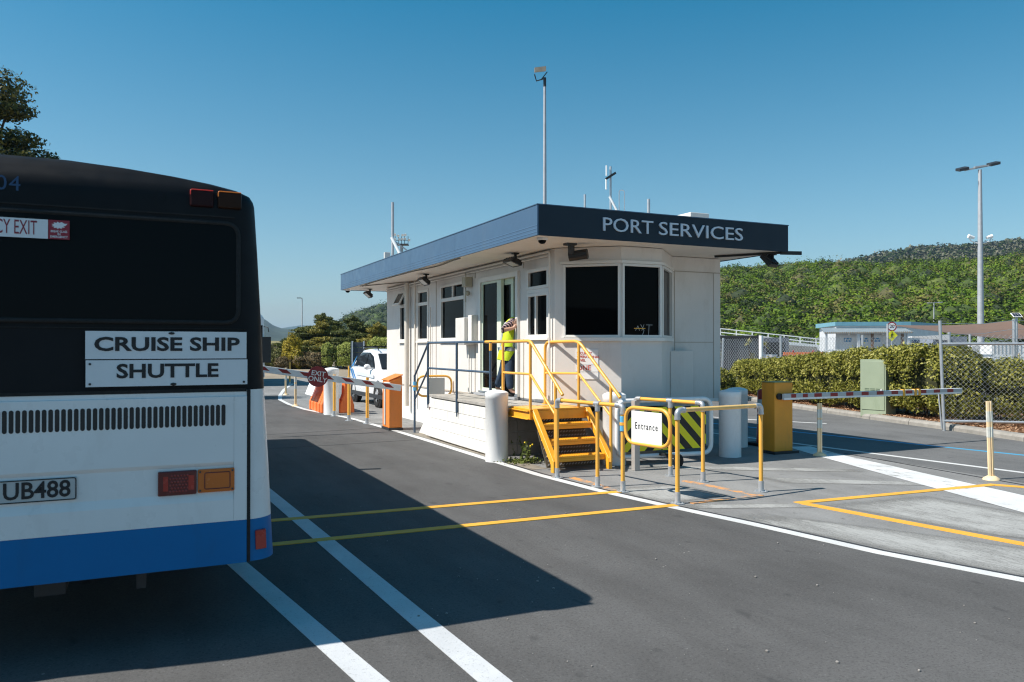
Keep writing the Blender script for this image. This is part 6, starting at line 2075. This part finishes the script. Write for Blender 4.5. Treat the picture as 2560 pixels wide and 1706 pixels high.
lamp_post('tall grey mast with two floodlights and white loudspeakers at the right', 41.2, 70, 17.3, .30, .15, 'double')
lamp_post('thin distant street lamp above the trees at the left', -29.0, 110, 8.4, .10, .06, 'left')
lamp_post('distant two-armed lamp post in front of the green hill', 58.3, 110, 7.8, .12, .07, 'cross')
p = loc(-22.2, 160)
tw = thing('floodlight_tower', 'far floodlight tower with a cluster of lamps showing over the roof edge', 'floodlight tower', (p.x, p.y, 0))
m = MB(); m.cyl(p, p + Vector((0, 0, 22.2)), .45, .3, n=10); m.cyl(p - RT2 * .8, p - RT2 * .8 + Vector((0, 0, 21)), .1, n=6); m.build('pole', M['galv_dull'], tw)
m = MB(); m.obox(p + Vector((0, 0, 22.3)), RT2 * 1.35, FW2 * 1.0, Vector((0, 0, .10)))
for x in (-1.3, -.6, 0, .6, 1.3): m.cyl(p + RT2 * x + Vector((0, 0, 22.3)), p + RT2 * x + Vector((0, 0, 24)), .06, n=6)
m.bar(p - RT2 * 1.3 + Vector((0, 0, 23.2)), p + RT2 * 1.3 + Vector((0, 0, 23.2)), .1, .1); m.build('platform', M['dark'], tw)
m = MB()
for k in range(9):
    c = p + RT2 * (-1.2 + (k % 5) * .68 + random.uniform(-.2, .2)) + Vector((0, 0, 23.4 + .9 * (k // 5) + random.uniform(-.2, .2)))
    m.cyl(c, c + Vector((-.2, -.25, -.15)), .18, .28, n=10)
m.build('lamps', M['white'], tw)

# ---- dark notice board beside the drive
p = loc(-6.95, 36)
nb = thing('notice_board', 'back of a dark notice board on two galvanised posts behind the white car', 'sign', (p.x, p.y, 0))
m = MB()
for k in range(5):
    fbox(MB(), local_frame(-7.3, 36), 0, .66, 0, .03, .72 + k * .235, .945 + k * .235).build('panel', paint('dark_slate_panel', (.025, .035, .05), .5), nb)
for x in (.06, .58):
    fbox(MB(), local_frame(-7.3, 36), x, x + .06, -.06, -.002, 0, 1.94).build('post', M['galv'], nb)

# ---- trees, hedges and shrubs along the left
M['conifer'] = leaf_mat('dark_conifer', [(.022, .034, .009), (.085, .105, .022), (.19, .19, .045)], .6, .9, .1)
M['conifer_y'] = leaf_mat('olive_conifer', [(.08, .085, .014), (.25, .215, .034), (.38, .31, .06)], .6, .9, .15)
M['boxhedge'] = leaf_mat('bright_hedge', [(.12, .15, .025), (.34, .38, .08), (.48, .52, .15)], .7, 1.0, .2)
M['shrub_y'] = leaf_mat('golden_shrub', [(.12, .11, .01), (.36, .28, .025), (.50, .38, .03)], .7, 1.0, .2)
M['shrub_b'] = leaf_mat('brown_shrub', [(.05, .045, .02), (.15, .11, .05), (.24, .17, .08)], .7, 1.0, .15)
M['shrub_g'] = leaf_mat('olive_shrub', [(.03, .04, .01), (.10, .11, .025), (.19, .17, .05)], .7, 1.0, .15)
M['bigtree'] = leaf_mat('broad_tree_leaf', [(.018, .026, .008), (.06, .07, .016), (.21, .17, .035)], .75, .8, .2)
M['trunk'] = paint('bark', (.08, .06, .045), .9, var=.3, scale=6, bmp=.6)
def tree(name, label, base, trunk_h, blobs, dens, size, mat, cat='tree', group=None, jitter=.6, asp=.5, shell=.45, limbs=True):
    t = thing(name, label, cat, tuple(base), 0, group)
    m = MB()
    top = Vector(base) + Vector((0, 0, trunk_h))
    r0 = max(.04, trunk_h * .028)
    m.tube([base, Vector(base).lerp(top, .5) + Vector((.05, .03, 0)), top], [r0, r0 * .75, r0 * .4], 8)
    if limbs:
        for (c, rad) in blobs:
            c = Vector(c)
            s_ = Vector(base).lerp(top, random.uniform(.45, .9))
            m.tube([s_, s_.lerp(c, .5) + Vector((0, 0, .06)), c], [r0 * .45, r0 * .3, r0 * .12], 5)
    m.build('trunk', M['trunk'], t)
    foliage('crown', blobs, dens, size, mat, t, jitter=jitter, asp=asp, shell=shell)
    return t
def cone_blobs(lat, ahead, z0, h, w, n, wob=.25):
    out = []
    for i in range(n):
        f = (i + random.random() * .5) / n
        zz = z0 + h * (.12 + .86 * f)
        ww = w * (1 - f ** 1.6) ** .8 * .5 + .14
        a = random.uniform(0, 6.28)
        out.append((tuple(loc(lat + cos(a) * ww * .6, ahead + sin(a) * ww * .6, zz)), (ww * random.uniform(.55, .8), ww * random.uniform(.55, .8), max(.22, h / n * random.uniform(.8, 1.3)))))
    return out
TG = 'conifers beyond the exit lane'
tree('conifer', 'wide dark feathery conifer left of the gatehouse, tallest of the clump', loc(-15.9, 66, .2), 3.6, cone_blobs(-15.9, 66, .3, 4.15, 6.2, 34), 360, .085, M['conifer'], group=TG, jitter=.9, asp=.3)
tree('conifer', 'olive coloured conifer standing in front of the tallest dark one', loc(-15.2, 64, .2), 3.0, cone_blobs(-15.2, 64, .3, 3.6, 3.1, 20), 360, .08, M['conifer_y'], group=TG, jitter=.9, asp=.35)
tree('conifer', 'dark conifer right of the tallest one, above the clipped hedge', loc(-12.7, 64, .2), 3.3, cone_blobs(-12.7, 64, .3, 3.9, 4.6, 26), 360, .085, M['conifer'], group=TG, jitter=.9, asp=.3)
tree('conifer', 'small olive conifer nearest the gatehouse wall', loc(-10.3, 62, .2), 2.8, cone_blobs(-10.3, 62, .3, 3.3, 3.3, 20), 360, .08, M['conifer_y'], group=TG, jitter=.9, asp=.35)
def box_hedge(label, l0, l1, ahead, h, depth=1.2):
    a, b_ = loc(l0, ahead), loc(l1, ahead)
    hedge('clipped_hedge', label, [(a.x, a.y), (b_.x, b_.y)], depth, [h, h], 900, .05, M['boxhedge'], .1, 'clipped hedges on the left bank')
box_hedge('narrow upright clipped hedge in front of the olive conifer', -14.4, -13.6, 60.5, 2.0)
box_hedge('low narrow clipped hedge between the two upright ones', -13.55, -13.15, 61, 1.45)
box_hedge('broad upright clipped hedge left of the notice board', -13.1, -11.3, 60, 1.95)
box_hedge('bright clipped hedge between the notice board and the gatehouse', -10.3, -8.0, 57, 2.3)
box_hedge('small pale clipped hedge far left near the second coach', -18.6, -17.6, 64, 1.5)
SB = [('golden_shrub', 'golden shrub left of the dark conifer', -17.0, 61.6, 2.7, .75, 'shrub_y'), ('golden_shrub', 'low golden shrub below the dark conifer', -16.55, 61.0, 1.7, .6, 'shrub_y'),
      ('shrub', 'dull green shrub beside the second coach', -19.6, 64.0, 1.85, 1.1, 'shrub_g'), ('shrub', 'rusty olive shrub above the boom arm', -18.2, 62.6, 1.6, .9, 'shrub_g'),
      ('shrub', 'brown heathy shrub under the conifers', -16.2, 61.3, 1.25, 1.1, 'shrub_b'), ('shrub', 'olive brown shrub left of the upright hedge', -15.0, 61.0, 1.35, .95, 'shrub_b'),
      ('shrub', 'small brown shrub at the edge of the dry bank', -17.4, 60.8, .95, .7, 'shrub_b'), ('shrub', 'green shrub behind the low golden one', -17.7, 65.5, 2.0, 1.0, 'shrub_g')]
for (nm, lb, la, ah, h, w, mt) in SB:
    tree(nm, lb, loc(la, ah, 0), h * .6, [(tuple(loc(la, ah, h * .5)), (w, w, h * .5)), (tuple(loc(la + w * .5, ah - .2, h * .38)), (w * .6, w * .6, h * .36)), (tuple(loc(la - w * .5, ah + .1, h * .42)), (w * .6, w * .6, h * .38))], 380, .065, M[mt], 'shrub', 'shrubs on the left bank', limbs=False)
# big tree above the bus roof
tb_ = loc(-18.2, 26.5)
tree('broadleaf_tree', 'large broadleaf tree rising behind the bus roof at the left edge', tb_, 8.0,
     [((-4.15, 28.3, 9.35), (1.25, 1.15, .80)), ((-3.55, 28.03, 8.74), (.80, .75, .24)), ((-3.38, 28.0, 7.86), (.82, .8, .36)), ((-2.95, 27.9, 7.25), (.95, .9, .36)), ((-4.1, 28.2, 7.3), (1.2, 1.2, .6)),
      ((-5.6, 28.8, 8.6), (1.7, 1.6, 1.3)), ((-7.0, 29.2, 7.2), (2.0, 1.8, 1.5)), ((-5.2, 28.7, 6.6), (1.9, 1.7, 1.0)), ((-3.3, 28.0, 6.5), (1.3, 1.2, .5))], 270, .06, M['bigtree'], shell=.35)

# ---- the raised yard and parked cars far left
T = local_frame(-76, 300)
yd = fbox(MB(), T, -40, 30, -38, 60, -1, 2.75).build('raised_yard', M['gravel']); tag(yd, None, None, None, 'structure')
pc = thing('parked_car', 'tiny white car parked far off on the raised yard at the left', 'car', loc(-74.5, 268, 2.75))
T = local_frame(-76.6, 268)
m = MB(); P4 = [(0, 2.95), (0, 3.5), (.9, 3.65), (1.5, 4.15), (2.9, 4.2), (3.6, 3.7), (4.4, 3.55), (4.4, 2.95)]
m.add([T(x, 0, z) for x, z in P4] + [T(x, 1.7, z) for x, z in P4], [tuple(range(8)), tuple(range(15, 7, -1))] + [(i, (i + 1) % 8, 8 + (i + 1) % 8, 8 + i) for i in range(8)]); m.build('body', M['car_white'], pc)
m = MB(); m.add([T(1.2, -.01, 3.68), T(1.65, -.01, 4.08), T(2.8, -.01, 4.1), T(3.3, -.01, 3.7)], [(0, 1, 2, 3)]); m.add([T(1.2, -.03, 3.68), T(1.65, -.03, 4.08), T(2.8, -.03, 4.1), T(3.3, -.03, 3.7)], [(0, 1, 2, 3)]); m.build('windows', M['pane'], pc)
m = MB()
for x in (.8, 3.6): m.lathe([(.05, -.02), (.33, -.02), (.33, .15), (.05, .15)], T(x, 0, 3.08), 14, axis='y')
m.build('wheels', M['rubber'], pc)
T = local_frame(-86, 274)
m = MB(); fbox(m, T, 0, 8.2, 0, 2.5, 2.75, 3.9); yb = m.build('low_shed', paint('yellow_wall', (.50, .44, .22), .6, var=.1)); tag(yb, 'low yellow shed far off behind the parked white car', 'shed')
p = loc(-82.2, 255); m = MB(); m.cyl((p.x, p.y, 2.7), (p.x, p.y, 8.2), .12, n=8); m.obox((p.x, p.y, 8.6), RT2 * .8, FW2 * .5, Vector((0, 0, .4))); tag(m.build('small_mast', M['white']), 'far white-topped mast against the blue hills', 'mast')

# ---------------------------------------------------------------- hills
def interp(x, xs, ys): return np.interp(x, xs, ys)
def hill_mesh(name, az0, az1, na, r0, r1, nr, prof, mat, rough, base=0.0, seed=1, back=1.25, power=1.0):
    """a ridge: height profile by bearing (degrees), rising from r0 to the crest at r1 and falling behind"""
    g = np.random.default_rng(seed)
    az = np.radians(np.linspace(az0, az1, na))
    rr = np.concatenate([np.linspace(r0, r1, nr), np.linspace(r1, r1 * back, max(4, nr // 4))[1:]])
    ph = g.uniform(0, 6.28, 12)
    def zfun(a, r):
        zc = np.interp(np.degrees(a), prof[0], prof[1])
        t = np.clip((r - r0) / (r1 - r0), 0, 1)
        s = t ** power
        down = np.clip((r - r1) / (r1 * (back - 1)), 0, 1)
        n = (np.sin(a * 60 + ph[0] + r * .02) * .5 + np.sin(a * 131 + ph[1] - r * .035) * .3 + np.sin(a * 37 + r * .05 + ph[2]) * .5)
        return base + (zc - base) * s * (1 - .7 * down) + n * rough * s * (1 - s * .75)
    A, Rr = np.meshgrid(az, rr)
    Z = zfun(A, Rr)
    V = np.stack([np.sin(A) * Rr, np.cos(A) * Rr, Z], 2).reshape(-1, 3)
    i, j = np.meshgrid(np.arange(len(rr) - 1), np.arange(na - 1), indexing='ij')
    k = i * na + j
    Q = np.stack([k, k + 1, k + na + 1, k + na], 2).reshape(-1, 4)
    o = np_mesh(name, V, Q, mat)
    for p in o.data.polygons: p.use_smooth = True
    tag(o, None, None, None, 'structure')
    return o, zfun
yw = math.degrees(YAW)
def prof_from(rows, r):
    """rows: (bearing in degrees, elevation tangent)"""
    az = [q[0] for q in rows]
    return az, [1.65 + q[1] * r for q in rows]
hm_, nt, b = new_mat('forest_floor')
b.inputs["Base Color"].default_value = (.03, .045, .015, 1); b.inputs["Roughness"].default_value = .95
rows = [(27, .02), (31, .075), (35, .092), (39.5, .089), (43, .092), (46, .0905), (48.5, .0925), (50.5, .090), (53, .0875), (56, .0885), (58, .0895), (62, .09), (68, .08), (74, .06), (80, .03)]
R1 = 265
hill, zf = hill_mesh('hill', 27, 80, 160, 112, R1, 40, prof_from(rows, R1), hm_, 2.2, .5, 5, 1.35, .85)
CW = [leaf_mat('bush_dark', [(.012, .022, .006), (.034, .052, .010), (.062, .080, .016)], .45, .25, .1, .08),
      leaf_mat('bush_green', [(.036, .068, .008), (.094, .160, .015), (.16, .235, .027)], .45, .25, .15, .08),
      leaf_mat('bush_lime', [(.06, .095, .010), (.145, .21, .020), (.22, .29, .034)], .45, .25, .15, .08),
      leaf_mat('bush_olive', [(.07, .072, .020), (.165, .155, .045), (.26, .235, .08)], .45, .25, .15, .08)]
INB = [paint('crown_depth_dark', (.022, .034, .010), .9, var=.4, scale=1.2), paint('crown_depth_green', (.05, .078, .014), .9, var=.4, scale=1.2), paint('crown_depth_lime', (.085, .11, .02), .9, var=.4, scale=1.2), paint('crown_depth_olive', (.085, .08, .028), .9, var=.4, scale=1.2)]  # darker copies of the leaf colours, inner shade painted on crown bodies
def forest(name, zf, az0, az1, r0, r1, n, rad, nl, ls, mats, probs, seed, patch=9.0, lift=.35, solid=0):
    g = np.random.default_rng(seed)
    az = np.radians(g.uniform(az0, az1, n)); rr = np.sqrt(g.uniform(r0 ** 2, r1 ** 2, n))
    z = zf(az, rr)
    X, Y = np.sin(az) * rr, np.cos(az) * rr
    ra = g.uniform(*rad, n) * np.where(g.random(n) < .12, 1.45, 1)
    d = g.normal(0, 1, (n, nl, 3)); d /= np.linalg.norm(d, axis=2, keepdims=True)
    d[:, :, 2] = np.abs(d[:, :, 2]) * 1.05 - .25; d /= np.linalg.norm(d, axis=2, keepdims=True)
    rad_ = ra[:, None] * (.80 + .30 * g.random((n, nl)))
    ph = g.uniform(0, 6.28, (n, 1, 3))
    lump = 1 + .22 * np.sin(4.5 * d[:, :, 0] + ph[:, :, 0]) * np.sin(4.5 * d[:, :, 1] + ph[:, :, 1]) + .12 * np.sin(9 * d[:, :, 2] + ph[:, :, 2])
    sc = np.stack([np.ones(n), np.ones(n), g.uniform(.75, 1.15, n)], 1)
    P = np.stack([X, Y, z + ra * lift], 1)[:, None, :] + d * (rad_ * lump)[:, :, None] * sc[:, None, :]
    pn_ = np.sin(X / patch + 1.3) + np.sin(Y / patch * 1.3 + .7) + np.sin((X + Y) / patch * .6)
    u = np.clip(g.random(n) + .07 * pn_, 0, .999)
    mi = np.searchsorted(np.cumsum(probs) / sum(probs), u).clip(0, len(mats) - 1)
    v, q = leaves(P.reshape(-1, 3), d.reshape(-1, 3), ls, .40, .65, .25)
    o = np_mesh(name, v, q, mats, None, False, np.repeat(mi, nl))
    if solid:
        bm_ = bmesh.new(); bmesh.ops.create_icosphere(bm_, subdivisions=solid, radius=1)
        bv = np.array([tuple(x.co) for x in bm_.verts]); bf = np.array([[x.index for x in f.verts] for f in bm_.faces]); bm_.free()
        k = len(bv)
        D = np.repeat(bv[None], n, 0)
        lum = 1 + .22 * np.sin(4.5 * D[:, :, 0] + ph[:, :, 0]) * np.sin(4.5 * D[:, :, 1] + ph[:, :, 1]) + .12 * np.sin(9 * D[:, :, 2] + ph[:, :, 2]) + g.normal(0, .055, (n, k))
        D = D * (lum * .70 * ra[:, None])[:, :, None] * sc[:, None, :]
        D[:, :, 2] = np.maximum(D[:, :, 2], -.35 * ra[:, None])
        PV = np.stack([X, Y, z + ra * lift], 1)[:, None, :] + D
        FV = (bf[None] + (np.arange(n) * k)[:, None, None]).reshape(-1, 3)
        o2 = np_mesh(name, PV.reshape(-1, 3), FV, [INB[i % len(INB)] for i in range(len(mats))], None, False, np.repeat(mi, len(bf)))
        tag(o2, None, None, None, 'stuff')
    return tag(o, None, None, None, 'stuff')
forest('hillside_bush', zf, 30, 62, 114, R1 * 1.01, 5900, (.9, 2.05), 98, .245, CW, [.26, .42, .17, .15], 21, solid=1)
# grey green ridge behind
fm_, nt, b = new_mat('far_ridge_scrub')
v_ = pos_coord(nt)
c_ = ramp(nt, noise(nt, v_, .035, 8, .7), [(.36, (.035, .045, .022)), (.50, (.085, .085, .045)), (.66, (.18, .135, .085))])
c_ = mixc(nt, ramp(nt, noise(nt, v_, .16, 4, .7), [(.42, (.8,) * 3), (.56, (0,) * 3)]), c_, (.025, .038, .018))
nt.links.new(c_, b.inputs["Base Color"]); b.inputs["Roughness"].default_value = .95
R2 = 900
rows2 = [(40, .07), (46.5, .100), (48.5, .111), (50.5, .118), (53, .124), (55.5, .127), (57, .130), (58, .134), (61, .145), (66, .15), (74, .12), (82, .06)]
rows2 = [(a, t_ * math.cos(R(a - yw))) for a, t_ in rows2]
ridge, zf2 = hill_mesh('far_hill', 38, 84, 260, 420, R2, 60, prof_from(rows2, R2), fm_, 7, 0, 9, 1.4, .9)
forest('ridge_scrub', zf2, 44, 62, 520, R2 * 1.005, 2600, (1.6, 3.4), 14, 1.5, [CW[0], leaf_mat('scrub_grey', [(.05, .055, .03), (.10, .10, .055), (.16, .14, .09)], .5, .1, 0)], [.4, .6], 5, 30)
# wooded hill seen left of the gatehouse, and the blue ranges
R3 = 700
rows3 = [(9, .0), (12.2, .006), (13.1, .024), (13.8, .033), (14.5, .039), (15.3, .045), (16.2, .0485), (17.5, .05), (19, .045), (22, .03), (26, .01)]
gm_, nt, b = new_mat('wooded_slope')
v_ = pos_coord(nt)
c_ = ramp(nt, noise(nt, v_, .09, 7, .7), [(.38, (.020, .032, .012)), (.52, (.06, .085, .03)), (.66, (.11, .125, .05))])
nt.links.new(c_, b.inputs["Base Color"]); b.inputs["Roughness"].default_value = .95
WH = leaf_mat('wooded_hill_leaf', [(.018, .03, .012), (.045, .062, .022), (.08, .09, .035)], .5, .15, .05)
h3, zf3 = hill_mesh('wooded_hill', 9, 26, 120, 330, R3, 40, prof_from(rows3, R3), gm_, 5, 0, 13, 1.4, .9)
forest('wooded_hill_bush', zf3, 12, 17.5, 340, R3, 1500, (2.5, 4.5), 40, .6, [CW[0], WH], [.5, .5], 8, 25, solid=2)
R4 = 2100
rows4 = [(-12, .02), (-4, .05), (3, .05), (6, .043), (7.4, .0375), (8.0, .033), (8.5, .0265), (9.1, .0225), (9.8, .0215), (10.6, .0225), (11.8, .016), (14, .008), (18, .0)]
bm4, nt, b = new_mat('far_forest')
v_ = pos_coord(nt)
nt.links.new(ramp(nt, noise(nt, v_, .02, 7, .7), [(.38, (.014, .024, .012)), (.6, (.045, .060, .03))]), b.inputs["Base Color"]); b.inputs["Roughness"].default_value = .95
hill_mesh('blue_range', -12, 18, 220, 1000, R4, 24, prof_from(rows4, R4), bm4, 9, 0, 17, 1.2, 1.1)
R5 = 4300
rows5 = [(4, .012), (8, .018), (9.4, .0245), (10.4, .0275), (11.2, .026), (13, .02), (16, .012), (20, 0)]
hill_mesh('distant_range', 4, 20, 80, 3200, R5, 14, prof_from(rows5, R5), bm4, 10, 0, 19, 1.2, 1.1)

# ---------------------------------------------------------------- air
hz_m = bpy.data.materials.new('haze_air'); hz_m.use_nodes = True
nt = hz_m.node_tree
nt.nodes.remove(nt.nodes["Principled BSDF"])
pv = nt.nodes.new("ShaderNodeVolumePrincipled")
pv.inputs["Color"].default_value = (.48, .74, 1.0, 1)
pv.inputs["Density"].default_value = .00013
pv.inputs["Anisotropy"].default_value = .2
nt.links.new(pv.outputs[0], nt.nodes["Material Output"].inputs["Volume"])
hz_o = MB().box(-6600, 6600, -1200, 6800, -3, 170).build('haze', hz_m)
tag(hz_o, None, None, None, 'stuff')
